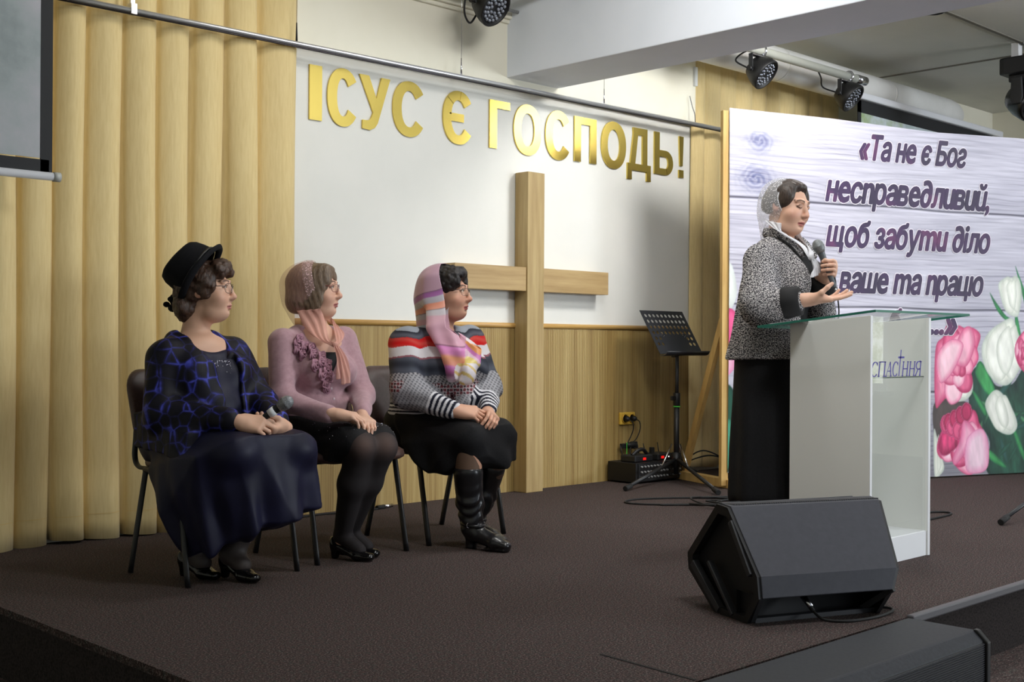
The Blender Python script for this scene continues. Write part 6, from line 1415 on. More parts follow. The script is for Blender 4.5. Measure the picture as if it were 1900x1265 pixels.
# ======== woman in the patterned sweater
def woman_sweater():
    loc = (3.87, 4.40, 0.0); H = Head((3.910, 4.456, 1.172), (0.50, -0.866), 0.02)
    J = dict(neck=A3(3.895, 4.485, 0.990), rsh=A3(3.690, 4.492, 0.930), lsh=A3(4.095, 4.500, 0.945), rel=A3(3.632, 4.405, 0.712), lel=A3(4.120, 4.395, 0.722), rwr=A3(3.722, 4.175, 0.626), lwr=A3(3.925, 4.180, 0.618))
    S = Sdf(); H.build(S, full=0.85, jowl=0.5, neck=J['neck'], neck_r=0.054)
    S.fcap((3.86, 4.55, 0.55), (3.885, 4.48, 0.86), 0.17, 0.17, 0.12, 0.11, (1, 0.03, 0), 0.05); S.cap(J['rsh'], J['lsh'], 0.05, 0.05, 0.06)
    S.chain([J['rsh'], J['rel'], J['rwr']], [0.05, 0.042, 0.027], 0.02); S.chain([J['lsh'], J['lel'], J['lwr']], [0.05, 0.042, 0.027], 0.02)
    RL = [(3.78, 4.50, 0.53), (3.765, 4.13, 0.50), (3.815, 4.165, 0.10)]; LL_ = [(3.95, 4.50, 0.53), (3.975, 4.16, 0.50), (3.945, 4.29, 0.10)]
    S.chain(RL, [0.09, 0.060, 0.038], 0.03); S.chain(LL_, [0.09, 0.060, 0.038], 0.03); S.cap((3.815, 4.165, 0.08), (3.84, 4.06, 0.045), 0.03, 0.025, 0.02); S.cap((3.945, 4.29, 0.08), (3.95, 4.19, 0.045), 0.03, 0.025, 0.02)
    hand(S, J['rwr']+A3(0, 0, 0.008), A3(0.80, -0.58, -0.14), A3(0.45, 0.45, -0.75), True, (0.55, 0.6, 0.65, 0.7), (0.4, 0.3), 0.09)
    hand(S, J['lwr']+A3(0, 0, -0.006), A3(-0.45, -0.86, -0.10), A3(-0.55, 0.2, -0.75), False, (0.6, 0.65, 0.7, 0.75), (0.4, 0.4), 0.09)
    o = person('person', 'seated woman in striped patterned sweater, pink satin headscarf and leather boots', S, H, (218, 168, 142), loc,
               [fbox(H.c+H.F*0.02, (0.13, 0.13, 0.14), 0.0026), fbox((3.85, 4.10, 0.61), (0.15, 0.13, 0.07), 0.0026)], lip=(186, 92, 92), blush=0.9)
    H.eyes(o, loc, (-0.10, 1, 0.0), (74, 60, 50)); H.glasses(o, loc, mat('frame_ornate', (120, 112, 108), 0.2, 0.8), w=0.027, h=0.0175, dz=0.007, shape=3.6)
    Sh = Sdf(); Sh.ell(H.P(0, -0.02, 0.048), (0.090, 0.100, 0.094), H.A, 0.02)
    for sx in (-1, 1): Sh.ell(H.P(sx*0.062, 0.046, 0.062), (0.030, 0.044, 0.050), H.A, 0.02)
    Sh.ell(H.P(0, 0.050, 0.098), (0.066, 0.052, 0.034), H.A, 0.02); Sh.ell(H.P(0.03, 0.075, 0.098), (0.030, 0.026, 0.024), H.A, 0.015)
    Sh.ell(H.P(0, 0.105, -0.005), (0.058, 0.062, 0.070), H.A, 0.012, 's'); Sh.plane(-H.U, H.P(0, 0, -0.03), 0.01)
    Sh.disp(lambda P: 0.0034*n3(P, 130, 13)+0.0022*n3(P, 260, 14)); part('hair', Sh, hair_mat('hair_black', (18, 16, 17), (48, 42, 42)), o, loc, 0.004, sm=0)
    # skirt
    Sk = Sdf(); Sk.ell((3.865, 4.55, 0.56), (0.225, 0.17, 0.125), None, 0.05); Sk.chain([(3.78, 4.50, 0.53), (3.765, 4.14, 0.51)], [0.110, 0.078], 0.05); Sk.chain([(3.955, 4.50, 0.53), (3.980, 4.17, 0.51)], [0.110, 0.078], 0.05)
    Sk.hull([(3.74, 4.09, 0.555), (3.99, 4.11, 0.555), (3.665, 4.50, 0.59), (4.08, 4.50, 0.59), (3.645, 4.45, 0.47), (3.67, 4.30, 0.345), (3.705, 4.20, 0.375), (3.74, 4.105, 0.425), (3.83, 4.08, 0.43), (3.93, 4.085, 0.375), (4.06, 4.14, 0.395), (4.10, 4.30, 0.42), (3.70, 4.45, 0.44), (4.07, 4.45, 0.47), (3.69, 4.13, 0.50), (4.04, 4.12, 0.51)], 0.012, 0.03)
    Sk.disp(lambda P: 0.008*np.sin(np.arctan2(P[:, 1]-4.33, P[:, 0]-3.87)*9+P[:, 2]*8)*np.clip((0.52-P[:, 2])/0.12, 0, 1)+0.003*n3(P, 24, 12))
    sk = part('skirt', Sk, MATS['black_jersey'], o, loc, 0.006, sm=2)
    # sweater
    Sj = Sdf(); Sj.fcap((3.865, 4.545, 0.57), (3.888, 4.480, 0.86), 0.215, 0.205, 0.160, 0.150, (1, 0.03, 0), 0.05); Sj.ell((3.88, 4.43, 0.68), (0.185, 0.165, 0.13), None, 0.06)
    for x in (3.81, 3.985): Sj.ell((x, 4.375, 0.815), (0.095, 0.09, 0.090), None, 0.05)
    Sj.cap(J['rsh']+A3(0.02, 0, 0), J['lsh']+A3(-0.02, 0, 0), 0.072, 0.072, 0.05); Sj.cap(J['neck']+A3(-0.10, 0.01, -0.03), J['neck']+A3(0.10, 0.01, -0.03), 0.045, 0.045, 0.05)
    ra, la = [J['rsh'], J['rel'], J['rwr']+(J['rel']-J['rwr'])*0.10], [J['lsh'], J['lel'], J['lwr']+(J['lel']-J['lwr'])*0.10]
    Sj.chain(ra, [0.084, 0.076, 0.042], 0.035); Sj.chain(la, [0.080, 0.070, 0.040], 0.035)
    Sj.cap(J['neck']+A3(0, 0, -0.02), H.P(0, -0.02, -0.05), 0.066, 0.072, 0.012, 's'); Sj.plane((0, 0.0, -1), (2.6, 4.4, 0.555), 0.01)
    Sj.disp(lambda P: 0.0035*n3(P, 34, 15)+0.004*np.sin(P[:, 2]*70+3*np.sin(P[:, 0]*12))*np.exp(-((P[:, 2]-0.66)/0.06)**2))
    def swcol(V):
        n = len(V); x, y, z = V[:, 0], V[:, 1], V[:, 2]; c = np.zeros((n, 3))
        fore = np.zeros(n)
        for arm in (ra, la):
            a, b_ = arm[1], arm[2]; e = b_-a; t = (V-a)@e/(e@e); d = np.linalg.norm(V-a-np.clip(t, 0, 1)[:, None]*e, axis=1); m = (d < 0.095) & (t > 0.0) & (y < 4.395); fore = np.where(m, np.maximum(fore, t), fore)
        zz = z+0.010*np.sin(x*21+y*17)+0.004*np.sin(x*60)
        ang = (x*0.72-y*0.70); cells = np.cos(ang*2*PI/0.030)*np.cos(z*2*PI/0.030); fine_ = np.cos(ang*2*PI/0.019+z*160)*np.cos(z*2*PI/0.019)
        def band(lo, hi, col): 
            m = (zz >= lo) & (zz < hi); c[m] = np.array(col) if np.ndim(col) == 1 else col[m]
        slate = np.array((62, 66, 78.0))+18*np.sin(zz*90+x*10)[:, None]
        band(1.00, 2.0, (150, 156, 166)); band(0.965, 1.00, np.array((58, 60, 72.0))+30*np.sin(zz*130)[:, None]); band(0.925, 0.968, np.array((206, 44, 40.0))+np.array((0, 26, 22.0))*np.sin(zz*150+x*30)[:, None]); band(0.880, 0.925, (222, 218, 222)); band(0.872, 0.880, (150, 90, 100))
        band(0.795, 0.872, slate); gdot = np.where(fine_[:, None] > 0.1, np.array((84, 84, 90.0)), np.array((170, 168, 172.0))); band(0.757, 0.795, gdot)
        mar = np.where(cells[:, None] > 0.15, np.array((112, 52, 60.0)), np.where(cells[:, None] < -0.35, np.array((48, 30, 36.0)), np.array((186, 176, 180.0)))); band(0.700, 0.757, mar)
        grey = np.array((158, 158, 164.0))+np.where(fine_ > 0.2, -40, 14)[:, None]; band(0.648, 0.700, grey)
        st = np.where(np.sin(z*2*PI/0.0185)[:, None] > 0.05, np.array((30, 32, 48.0)), np.array((222, 222, 228.0))); m = (zz < 0.648); c[m] = st[m]
        m = (fore > 0) & (fore < 0.58); c[m] = (grey-10)[m]
        m = fore >= 0.58; s2_ = np.where(np.sin(fore*2*PI/0.105)[:, None] > 0.0, np.array((26, 28, 46.0)), np.array((224, 224, 230.0))); c[m] = s2_[m]
        return np.clip(c, 0, 255)/255.0
    part('sweater', Sj, vcol('printed_jersey', 0.7, 0.25), o, loc, 0.0042, color=swcol, sm=1)
    pn = MB(); pz = [(3.795, 0.70), (3.797, 0.68), (3.794, 0.658), (3.798, 0.638)]
    for i, (x, z) in enumerate(pz):
        y = (surf_y(Sj, x, z, 4.0) or 4.25); pn.sphere((x-loc[0], y-0.008-loc[1], z), 0.009+0.003*(i % 2), 12, 8)
    y0_ = surf_y(Sj, 3.797, 0.62, 4.0) or 4.25
    for i in range(5): pn.tube([(3.789+0.004*i-loc[0], y0_-0.006-loc[1], 0.632), (3.786+0.0055*i-loc[0], y0_-0.010-loc[1], 0.596)], 0.0022, 6)
    pn.build('bead_pendant', mat('dark_beads', (62, 30, 38), 0.2), o)
    # stockings and boots
    St = Sdf(); St.chain([(3.765, 4.14, 0.50), (3.778, 4.15, 0.34)], [0.066, 0.060], 0.03); St.chain([(3.975, 4.17, 0.50), (3.970, 4.20, 0.34)], [0.066, 0.060], 0.03)
    part('stockings', St, mat('tan_stockings', (112, 88, 72), 0.55), o, loc, 0.006)
    m_boot = mat('black_boot_leather', (22, 22, 25), 0.28, spec=0.6)
    for shaft, toe, heel in (([(3.776, 4.150, 0.352), (3.795, 4.158, 0.22), (3.815, 4.165, 0.10)], (3.860, 3.945), (3.812, 4.205)), ([(3.970, 4.205, 0.352), (3.960, 4.25, 0.22), (3.945, 4.295, 0.10)], (3.955, 4.075), (3.935, 4.335))):
        Sb = Sdf(); Sb.chain(shaft, [0.068, 0.060, 0.047], 0.02); a, b_ = A3(*heel, 0), A3(*toe, 0); d = unit(b_-a); sd = np.cross(d, UPV); L_ = np.linalg.norm(b_-a)
        Sb.fcap(a+d*0.05+UPV*0.075, a+d*(L_*0.66)+UPV*0.038, 0.040, 0.043, 0.040, 0.030, sd, 0.03); Sb.fcap(a+d*(L_*0.66)+UPV*0.038, b_-d*0.035+UPV*0.028, 0.043, 0.031, 0.030, 0.022, sd, 0.02)
        Sb.cap(A3(*shaft[2]), a+d*0.055+UPV*0.07, 0.048, 0.042, 0.02); Sb.fcap(a+d*0.035+UPV*0.05, a+d*0.032+UPV*0.006, 0.028, 0.027, 0.027, 0.025, sd, 0.008); Sb.fcap(a+d*(L_*0.5)+UPV*0.010, b_-d*0.03+UPV*0.010, 0.041, 0.030, 0.009, 0.009, sd, 0.004)
        sh0 = A3(*shaft[0]); Sb.plane((0, 0, 1), (0, 0, 0.372), 0.006); Sb.plane((0, 0, -1), (0, 0, 0.0))
        Sb.disp(lambda P: 0.006*np.sin(P[:, 2]*95+3.5*np.sin(P[:, 0]*38+P[:, 1]*30))*np.exp(-((P[:, 2]-0.17)/0.075)**2)+0.0015*n3(P, 60, 4))
        bt = part('boot', Sb, m_boot, o, loc, 0.0048, sm=1)
        an = A3(*shaft[2]); s_ = MB(); s_.tube([an-np.array(loc)+A3(0.051*math.cos(t), 0.056*math.sin(t)-0.006, 0.012+0.006*math.sin(t)) for t in [2*PI*i/28 for i in range(28)]], 0.0055, 8, closed=True, flat=1.6); s_.build('ankle_strap', mat('boot_strap', (16, 16, 18), 0.3), bt)
        MB().tube([an-np.array(loc)+A3(-0.050, -0.03, 0.012)+A3(0.006*math.cos(t), -0.010*math.cos(t)*0.3, 0.011*math.sin(t)) for t in [2*PI*i/12 for i in range(12)]], 0.0018, 6, closed=True).build('buckle', M_chrome, bt)
    # satin scarf
    Sf = Sdf(); Sf.ell(H.P(0, -0.032, 0.034), (0.107, 0.116, 0.116), H.A, 0.03); Sf.cap(H.P(0, -0.06, -0.04), J['neck']+A3(0, 0.04, 0.0), 0.098, 0.085, 0.05)
    pa = [H.P(0.074, -0.030, 0.075), H.P(0.088, -0.012, -0.03), A3(3.780, 4.360, 1.015), A3(3.790, 4.262, 0.890), A3(3.765, 4.238, 0.775)]
    for a, b_, w0, w1 in ((pa[0], pa[1], 0.050, 0.058), (pa[1], pa[2], 0.058, 0.062), (pa[2], pa[3], 0.062, 0.052), (pa[3], pa[4], 0.052, 0.034)): Sf.fcap(a, b_, w0, w1, 0.022, 0.016, FR, 0.035)
    pc = [H.P(-0.072, 0.02, -0.06), A3(3.925, 4.330, 1.025), A3(3.870, 4.240, 0.925), A3(3.840, 4.195, 0.835)]
    for a, b_, w0, w1 in ((pc[0], pc[1], 0.036, 0.044), (pc[1], pc[2], 0.044, 0.050), (pc[2], pc[3], 0.050, 0.036)): Sf.fcap(a, b_, w0, w1, 0.024, 0.022, FR, 0.02)
    Sf.ell((3.805, 4.185, 0.800), (0.040, 0.030, 0.045), None, 0.02); Sf.cap((3.845, 4.19, 0.845), (3.775, 4.19, 0.765), 0.026, 0.022, 0.02)
    Sf.disp(lambda P: 0.0045*np.sin(P@np.array((52, -46, 9.0))+2*np.sin(P[:, 2]*14))*np.clip((1.10-P[:, 2])/0.15, 0, 1)+0.003*n3(P, 28, 21))
    def cut(V):
        L_ = H.L(V); x, f, z = L_[:, 0], L_[:, 1], L_[:, 2]; er = -0.012+(0.12-z)*0.23+1.3*np.clip(-0.165-z, 0, 1); el = 0.008+2.0*np.clip(-0.125-z, 0, 1)
        t = np.clip((x+0.03)/0.06, 0, 1); return f-(er*t+el*(1-t))
    def sccol(V):
        L_ = H.L(V); n = len(V); q = V[:, 2]-0.30*(L_[:, 1])*np.clip((V[:, 2]-1.0)/0.1, 0, 1); c = np.ones((n, 3))*np.array((196, 152, 172.0))
        stops = [(1.32, (186, 150, 168)), (1.200, (190, 154, 172)), (1.196, (120, 92, 110)), (1.192, (150, 92, 152)), (1.170, (158, 100, 158)), (1.166, (178, 174, 184)), (1.138, (170, 164, 172)), (1.134, (214, 138, 112)), (1.104, (220, 150, 126)), (1.100, (128, 110, 118)), (1.096, (190, 186, 192)), (1.070, (196, 186, 192)), (1.064, (206, 164, 178)), (0.93, (214, 160, 182)), (0.925, (140, 92, 116)), (0.918, (214, 132, 196)), (0.885, (222, 140, 190)), (0.870, (238, 166, 122)), (0.835, (232, 150, 130)), (0.825, (206, 120, 190)), (0.800, (150, 76, 128)), (0.785, (104, 58, 88)), (0.75, (226, 216, 222)), (0.5, (232, 226, 226))]
        zs = np.array([s_[0] for s_ in stops])[::-1]; cs = np.array([s_[1] for s_ in stops], float)[::-1]
        for k in range(3): c[:, k] = np.interp(q+0.006*np.sin(V[:, 0]*40), zs, cs[:, k])
        left = (V@FR > FR@pa[3]+0.048) & (V[:, 2] < 1.04); p_ = np.sin(V[:, 2]*75+V[:, 0]*50); pal = np.array([(206, 120, 186), (236, 160, 96), (232, 222, 226), (110, 56, 96), (226, 206, 120), (222, 186, 204)], float)
        idx = (np.floor((V[:, 2]*26+V[:, 0]*19+0.5*np.sin(V[:, 0]*80))) % 6).astype(int); c[left] = pal[idx][left]
        lo = (V[:, 2] < 0.845) & (np.linalg.norm(V-A3(3.815, 4.18, 0.80), axis=1) < 0.075); c[lo] = np.where((np.sin(V[:, 2]*120+V[:, 0]*90) > 0.55)[:, None], np.array((216, 190, 120.0)), np.array((226, 218, 224.0)))[lo]
        return np.clip(c, 0, 255)/255
    part('headscarf', Sf, vcol('printed_satin', 0.38, 0.5), o, loc, 0.0045, color=sccol, sm=2, solid=0.0015, clip=(cut, H.F))
    return o
woman_sweater()

# ======== woman speaking at the lectern
def woman_lectern():
    loc = (4.93, 3.30, 0.0); H = Head((4.928, 3.219, 1.580), (-0.03, -1.0), -0.20, 0.04, 0.99)
    F4 = A3(0.148, -0.989, 0); S4 = A3(0.989, 0.148, 0)
    J = dict(neck=A3(4.935, 3.260, 1.415), rsh=A3(4.742, 3.235, 1.318), lsh=A3(5.128, 3.292, 1.322), rel=A3(4.650, 3.180, 1.108), lel=A3(5.135, 3.165, 1.095), rwr=A3(4.722, 2.975, 1.138), lwr=A3(4.962, 3.030, 1.238))
    S = Sdf(); H.build(S, full=0.75, jowl=0.4, neck=J['neck'], neck_r=0.054, mouth_open=0.8, eyes_closed=1.0)
    S.fcap((4.92, 3.31, 0.85), (4.935, 3.26, 1.30), 0.17, 0.17, 0.12, 0.11, S4, 0.05); S.cap(J['rsh'], J['lsh'], 0.05, 0.05, 0.06)
    S.chain([J['rsh'], J['rel'], J['rwr']], [0.05, 0.043, 0.028], 0.02); S.chain([J['lsh'], J['lel'], J['lwr']], [0.05, 0.043, 0.028], 0.02)
    S.chain([(4.84, 3.31, 0.85), (4.84, 3.32, 0.48), (4.845, 3.34, 0.09)], [0.10, 0.06, 0.036], 0.03); S.chain([(5.00, 3.33, 0.85), (5.01, 3.34, 0.48), (5.01, 3.36, 0.09)], [0.10, 0.06, 0.036], 0.03)
    for a in ((4.845, 3.34, 0.075), (5.01, 3.36, 0.075)): S.cap(a, (a[0]+0.01, a[1]-0.09, 0.04), 0.03, 0.024, 0.02)
    hand(S, J['rwr'], FR*0.97+UPV*0.06-BK*0.05, UPV*0.95-BK*0.10, True, (0.12, 0.16, 0.22, 0.30), (0.55, 0.75), 0.10, 1.02)
    mb_, mt_ = A3(4.914, 2.958, 1.195), A3(4.852, 3.020, 1.412); md = unit(mt_-mb_); mc_ = mb_+md*0.095
    fl_ = unit(A3(-0.30, -0.93, 0.12)); pl_ = A3(-0.93, 0.32, 0.0); wl = mc_-fl_*0.080-unit(pl_)*0.034
    J['lwr'] = wl
    S.cap(wl, J['lel'], 0.026, 0.040, 0.02)
    hand(S, wl, fl_, pl_, False, (0.95, 1.0, 1.0, 1.05), (0.25, 0.55), 0.02, 1.0)
    V, F = sdf_mesh(S, 0.0064, [fbox(H.c+H.F*0.02, (0.13, 0.13, 0.14), 0.0025), fbox((4.80, 2.91, 1.16), (0.13, 0.11, 0.06), 0.0027), fbox(mc_, (0.10, 0.10, 0.075), 0.0027)])
    o = shell_obj('person', V, F, M_skin, None, lambda V: H.paint(V, (220, 176, 152), lip=(170, 90, 88), blush=0.8, closed=True), loc=loc); o.location = loc
    tag(o, 'standing woman in black and white tweed jacket speaking at the lectern', 'person')
    H.eyes(o, loc, (0.0, 0.75, -0.65), (70, 56, 46))
    lid = Sdf()
    for sx in (-1, 1): lid.ell(H.P(sx*0.032, 0.0815, 0.0115), A3(0.0136, 0.0136, 0.0136), H.A, 0.0)
    lid.plane(unit(-0.9*H.U+0.25*H.F), H.P(0, 0.0815, -0.001), 0.002)
    part('eyelids', lid, mat('eyelid_skin', (206, 156, 134), 0.5), o, loc, 0.0016, sm=1)
    Sh = Sdf(); Sh.ell(H.P(0, -0.026, 0.036), (0.0810, 0.099, 0.0895), H.A, 0.02); Sh.ell(H.P(0, -0.105, 0.0), (0.045, 0.040, 0.045), H.A, 0.03)
    for sx in (-1, 1): Sh.ell(H.P(sx*0.064, 0.018, 0.045), (0.022, 0.048, 0.050), H.A, 0.03)
    Sh.ell(H.P(0, 0.022, 0.100), (0.056, 0.048, 0.024), H.A, 0.03); Sh.ell(H.P(0, 0.112, 0.008), (0.068, 0.072, 0.080), H.A, 0.02, 's'); Sh.plane(-H.U, H.P(0, 0, -0.05), 0.01)
    Sh.disp(lambda P: 0.0015*np.sin(H.L(P)[:, 0]*230+6*np.sin(H.L(P)[:, 1]*25))+0.0015*n3(P, 60, 5)); part('hair', Sh, hair_mat('hair_dark_brown', (40, 32, 28), (74, 60, 52)), o, loc, 0.004, sm=0)
    # skirt
    Sk = Sdf(); Sk.fcap((4.92, 3.31, 0.92), (4.925, 3.32, 0.25), 0.19, 0.215, 0.15, 0.165, S4, 0.05); Sk.plane((0, 0, -1), (0, 0, 0.215)); Sk.plane((0, 0, 1), (0, 0, 1.0))
    Sk.disp(lambda P: 0.008*np.sin(np.arctan2(P[:, 1]-3.32, P[:, 0]-4.92)*9+P[:, 2])*np.clip((0.85-P[:, 2])/0.4, 0, 1)+0.002*n3(P, 20, 3))
    part('skirt', Sk, MATS['black_jersey'], o, loc, 0.008, sm=1)
    St = Sdf(); St.chain([(4.845, 3.33, 0.30), (4.845, 3.34, 0.09), (4.855, 3.26, 0.045)], [0.055, 0.040, 0.034], 0.03); St.chain([(5.01, 3.35, 0.30), (5.01, 3.36, 0.09), (5.02, 3.28, 0.045)], [0.055, 0.040, 0.034], 0.03)
    part('tights', St, MATS['sheer_black_tights'], o, loc, 0.008)
    for h_, t_ in (((4.84, 3.395), (4.862, 3.155)), ((5.005, 3.415), (5.03, 3.175))):
        Ss = Sdf(); shoe(Ss, (*h_, 0), (*t_, 0)); part('shoe', Ss, MATS['black_patent'], o, loc, 0.006)
    # black top
    Sb = Sdf(); Sb.fcap((4.92, 3.31, 0.88), (4.935, 3.255, 1.28), 0.185, 0.18, 0.145, 0.135, S4, 0.05)
    for q in (-0.075, 0.075): Sb.ell(A3(4.935, 3.255, 1.215)+S4*q+F4*0.095, (0.085, 0.08, 0.085), None, 0.05)
    Sb.cap(A3(4.935, 3.25, 1.33)-S4*0.1, A3(4.935, 3.25, 1.33)+S4*0.1, 0.06, 0.06, 0.05); Sb.ell(A3(4.935, 3.255, 1.42)+F4*0.06, (0.09, 0.09, 0.075), None, 0.02, 's')
    part('top', Sb, MATS['black_jersey'], o, loc, 0.007)
    # tweed jacket
    Sj = Sdf(); Sj.fcap((4.915, 3.315, 0.86), (4.935, 3.260, 1.27), 0.222, 0.205, 0.185, 0.160, S4, 0.05)
    for q in (-0.085, 0.085): Sj.ell(A3(4.935, 3.255, 1.215)+S4*q+F4*0.100, (0.096, 0.09, 0.095), None, 0.05)
    Sj.cap(J['rsh']+S4*0.02, J['lsh']-S4*0.02, 0.070, 0.070, 0.06); Sj.cap(J['neck']-S4*0.07+A3(0, 0.02, -0.035), J['neck']+S4*0.07+A3(0, 0.02, -0.035), 0.048, 0.048, 0.06)
    rcuff = J['rwr']+(J['rel']-J['rwr'])*0.37; lcuff = wl+(J['lel']-wl)*0.28
    Sj.chain([J['rsh'], J['rel'], rcuff], [0.080, 0.082, 0.062], 0.035)
    Sj.hull([A3(4.935, 3.26, 0.0)+S4*a+F4*b_+UPV*z for a, b_, z in ((-0.045, 0.11, 0.80), (0.190, 0.05, 0.80), (-0.045, 0.40, 0.80), (0.190, 0.40, 0.80), (-0.055, 0.11, 1.28), (0.170, 0.08, 1.28), (-0.055, 0.40, 1.28), (0.170, 0.40, 1.28), (-0.085, 0.02, 1.44), (0.09, 0.02, 1.44), (-0.085, 0.30, 1.44), (0.09, 0.30, 1.44))], 0.004, 0.012, 's')
    Sj.chain([J['lsh'], J['lel'], lcuff], [0.076, 0.066, 0.056], 0.02)
    Sj.cap(J['neck']+A3(0, 0, -0.02), H.P(0, -0.02, -0.03), 0.064, 0.075, 0.012, 's'); Sj.plane((0, 0, -1), (0, 0, 0.872), 0.006)
    Sj.disp(lambda P: 0.0035*n3(P, 26, 31)+0.004*n3(P, 55, 32)*np.exp(-(np.linalg.norm(P-J['rel'], axis=1)/0.11)**2))
    m_tw = mat('tweed', rough=0.9, spec=0.15); N, L, b = nodes(m_tw); tc = N.new('ShaderNodeTexCoord'); sx_ = N.new('ShaderNodeSeparateXYZ'); L.new(tc.outputs['Object'], sx_.inputs[0])
    um = N.new('ShaderNodeMath'); um.operation = 'SUBTRACT'; L.new(sx_.outputs[0], um.inputs[0]); L.new(sx_.outputs[1], um.inputs[1])
    outs = []
    for (su, sz, off) in ((125, 330, 0.0), (250, 160, 7.0)):
        cb_ = N.new('ShaderNodeCombineXYZ'); m1 = N.new('ShaderNodeMath'); m1.operation = 'MULTIPLY_ADD'; m1.inputs[1].default_value = su*0.72; m1.inputs[2].default_value = off; L.new(um.outputs[0], m1.inputs[0]); m2 = N.new('ShaderNodeMath'); m2.operation = 'MULTIPLY'; m2.inputs[1].default_value = sz; L.new(sx_.outputs[2], m2.inputs[0])
        L.new(m1.outputs[0], cb_.inputs[0]); L.new(m2.outputs[0], cb_.inputs[1]); nn = N.new('ShaderNodeTexNoise'); nn.inputs['Scale'].default_value = 1.0; nn.inputs['Detail'].default_value = 1; L.new(cb_.outputs[0], nn.inputs['Vector']); outs.append(nn.outputs['Fac'])
    mxm = N.new('ShaderNodeMath'); mxm.operation = 'MAXIMUM'; L.new(outs[0], mxm.inputs[0]); L.new(outs[1], mxm.inputs[1])
    setcol(m_tw, ramp(m_tw, mxm.outputs[0], [(0.44, (26, 25, 30)), (0.53, (66, 64, 70)), (0.59, (176, 173, 174)), (0.72, (224, 220, 218))])); bump(m_tw, mxm.outputs[0], 0.5, 0.003)
    jk_ = part('jacket', Sj, m_tw, o, loc, 0.0052, sm=1)
    m_trim = mat('black_trim', (18, 18, 21), 0.8)
    for cf_, el, w_ in ((rcuff, J['rel'], 0.066), (lcuff, J['lel'], 0.064)):
        d = unit(cf_-el); q_ = Vector(d).to_track_quat('Z', 'Y').to_matrix().to_4x4(); q_.translation = Vector(cf_+d*0.012-np.array(loc))
        MB().lathe([(0.030, 0.034), (w_*0.86, 0.038), (w_*0.98, 0.034), (w_*1.04, 0.0), (w_*1.08, -0.036), (w_*1.02, -0.042), (w_*0.8, -0.042)], 28, q_).build('black_cuff', m_trim, jk_)
    cl_ = MB(); 
    for sg in (-1, 1):
        pts = []
        for (a, b_, z) in ((0.060, -0.055, 1.462), (0.082, 0.02, 1.450), (0.085, 0.085, 1.405), (0.075, 0.135, 1.340)):
            pts.append(A3(4.935, 3.26, 0)+S4*a*sg+F4*b_+UPV*z-np.array(loc))
        cl_.tube(curve_pts(pts, 8), [0.012]*24+[0.010], 8, flat=1.9)
    cl_.build('collar', m_tw, jk_)
    for sg in (-1, 1):
        pts = []; tb = MB()
        for (a, b_, z) in ((0.094, 0.03, 1.436), (0.094, 0.092, 1.392), (0.080, 0.145, 1.325)): pts.append(A3(4.935, 3.26, 0)+S4*a*sg+F4*b_+UPV*z-np.array(loc))
        tb.tube(curve_pts(pts, 8), 0.006, 8).build('collar_trim', m_trim, jk_)
    # sheer white scarf
    Sf = Sdf(); Sf.ell(H.P(0, -0.040, 0.030), (0.094, 0.110, 0.102), H.A, 0.03); Sf.cap(H.P(0, -0.06, -0.05), J['neck']+A3(0, 0.03, 0.01), 0.082, 0.066, 0.05)
    kn = A3(4.935, 3.26, 1.335)+F4*0.192-S4*0.105
    Sf.disp(lambda P: 0.004*np.sin(P@np.array((90, 30, 10.0)))*np.clip((1.40-P[:, 2])/0.08, 0, 1)+0.002*n3(P, 34, 41))
    def cut(V):
        L_ = H.L(V); edge = 0.002+0.42*np.clip(-L_[:, 2]+0.03, 0, 1)+2.5*np.clip(-0.108-L_[:, 2], 0, 1); return L_[:, 1]-edge
    m_ws = mat('sheer_white', (232, 232, 236), 0.5, spec=0.3); N, L, b = nodes(m_ws); vo = N.new('ShaderNodeTexVoronoi'); vo.inputs['Scale'].default_value = 125; L.new(coords(m_ws), vo.inputs['Vector'])
    r2 = N.new('ShaderNodeValToRGB'); r2.color_ramp.elements[0].position = 0.22; r2.color_ramp.elements[0].color = (0.95, 0.95, 0.95, 1); r2.color_ramp.elements[1].position = 0.32; r2.color_ramp.elements[1].color = (0.30, 0.30, 0.30, 1); L.new(vo.outputs['Distance'], r2.inputs['Fac']); L.new(r2.outputs['Color'], b.inputs['Alpha'])
    sf = part('headscarf', Sf, m_ws, o, loc, 0.005, sm=2, clip=(cut, H.F))
    Sf.disp(lambda P: np.full(len(P), -0.0015)); hm_ = mat('scarf_hem', (236, 236, 240), 0.5); hm_.node_tree.nodes['Principled BSDF'].inputs['Alpha'].default_value = 0.75
    part('hem', Sf, hm_, sf, loc, 0.005, keep=lambda V: (cut(V) > -0.007) & (H.L(V)[:, 2] > -0.15), sm=2, clip=(cut, H.F))
    m_bw = mat('sheer_white_folds', (236, 237, 242), 0.5, spec=0.3); m_bw.node_tree.nodes['Principled BSDF'].inputs['Alpha'].default_value = 0.62
    nk = J['neck']
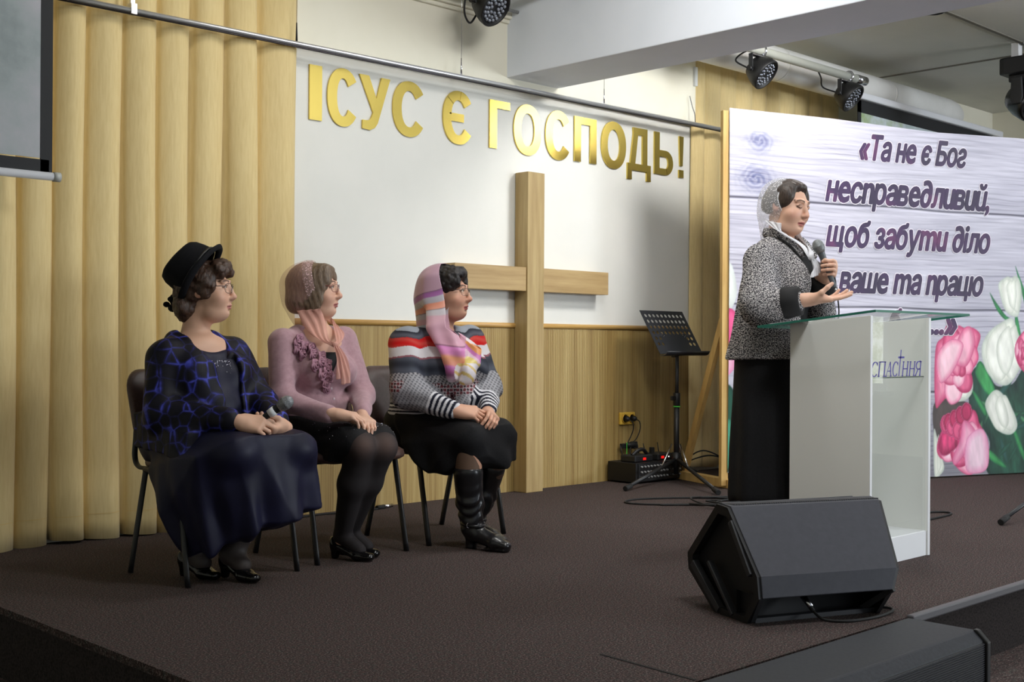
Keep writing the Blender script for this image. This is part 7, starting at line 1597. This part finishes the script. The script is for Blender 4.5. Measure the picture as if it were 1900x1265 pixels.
    sheet('scarf_wrap', [H.P(0.082, 0.042, -0.080), H.P(0.072, 0.052, -0.120), nk-S4*0.060+F4*0.135+A3(0, 0, -0.015), kn+A3(0, 0, 0.010)], [H.P(0.088, -0.050, -0.080), nk-S4*0.112+F4*0.040+A3(0, 0, 0.044), nk-S4*0.112+F4*0.150+A3(0, 0, -0.025), kn-S4*0.010+A3(0, 0, -0.010)], m_bw, sf, loc, waves=2.5)
    sheet('scarf_wrap', [H.P(-0.082, 0.042, -0.080), H.P(-0.070, 0.052, -0.120), nk+S4*0.045+F4*0.115+A3(0, 0, -0.020), kn+A3(0, 0, 0.010)], [H.P(-0.088, -0.050, -0.080), nk+S4*0.098+F4*0.020+A3(0, 0, 0.040), nk+S4*0.085+F4*0.120+A3(0, 0, -0.035), kn+S4*0.010+A3(0, 0, -0.010)], m_bw, sf, loc, waves=2.5)
    for (da, db, dz, wv) in ((-0.050, 0.012, -0.095, 3.0), (0.002, 0.060, -0.070, 2.5), (-0.030, 0.040, -0.080, 2.0)):
        sheet('scarf_bow', [kn-S4*0.008+F4*0.006, kn+S4*da*0.6+F4*0.030+UPV*dz*0.5, kn+S4*da+F4*0.030+UPV*dz], [kn+S4*0.008+F4*0.006, kn+S4*db*0.7+F4*0.034+UPV*dz*0.45, kn+S4*db*1.1+F4*0.034+UPV*dz*0.85], m_bw, sf, loc, ripple=0.007, waves=wv)
    MB().sphere(kn-np.array(loc)+F4*0.006, (0.017, 0.013, 0.015), 14, 10).build('scarf_knot', m_bw, sf)
    mk = microphone('handheld_microphone', tuple(mt_), tuple(mb_), 'grey wired microphone held up by the woman at the lectern', False, mat('microphone_grey', (84, 89, 93), 0.45), m_mhd)
    MB().cyl((0, 0, 0.004), Vector(-md*0.035), 0.009, 0.007, 12).build('plug', M_chrome, mk)
    b0 = Vector(mb_-md*0.03)-Vector(mb_); cb2 = curve_pts([b0, b0+Vector((0.004, -0.004, -0.10)), Vector((0.02, 0.03, -0.21)), Vector((0.04, 0.16, -0.30)), Vector((0.06, 0.22, -0.6)), Vector((0.10, 0.30, -1.0)), Vector((0.25, 0.55, -1.188)), Vector((0.6, 0.9, -1.188))], 10)
    MB().tube(cb2, 0.0032, 8).build('cable', M_rubber, mk)
    return o
woman_lectern()
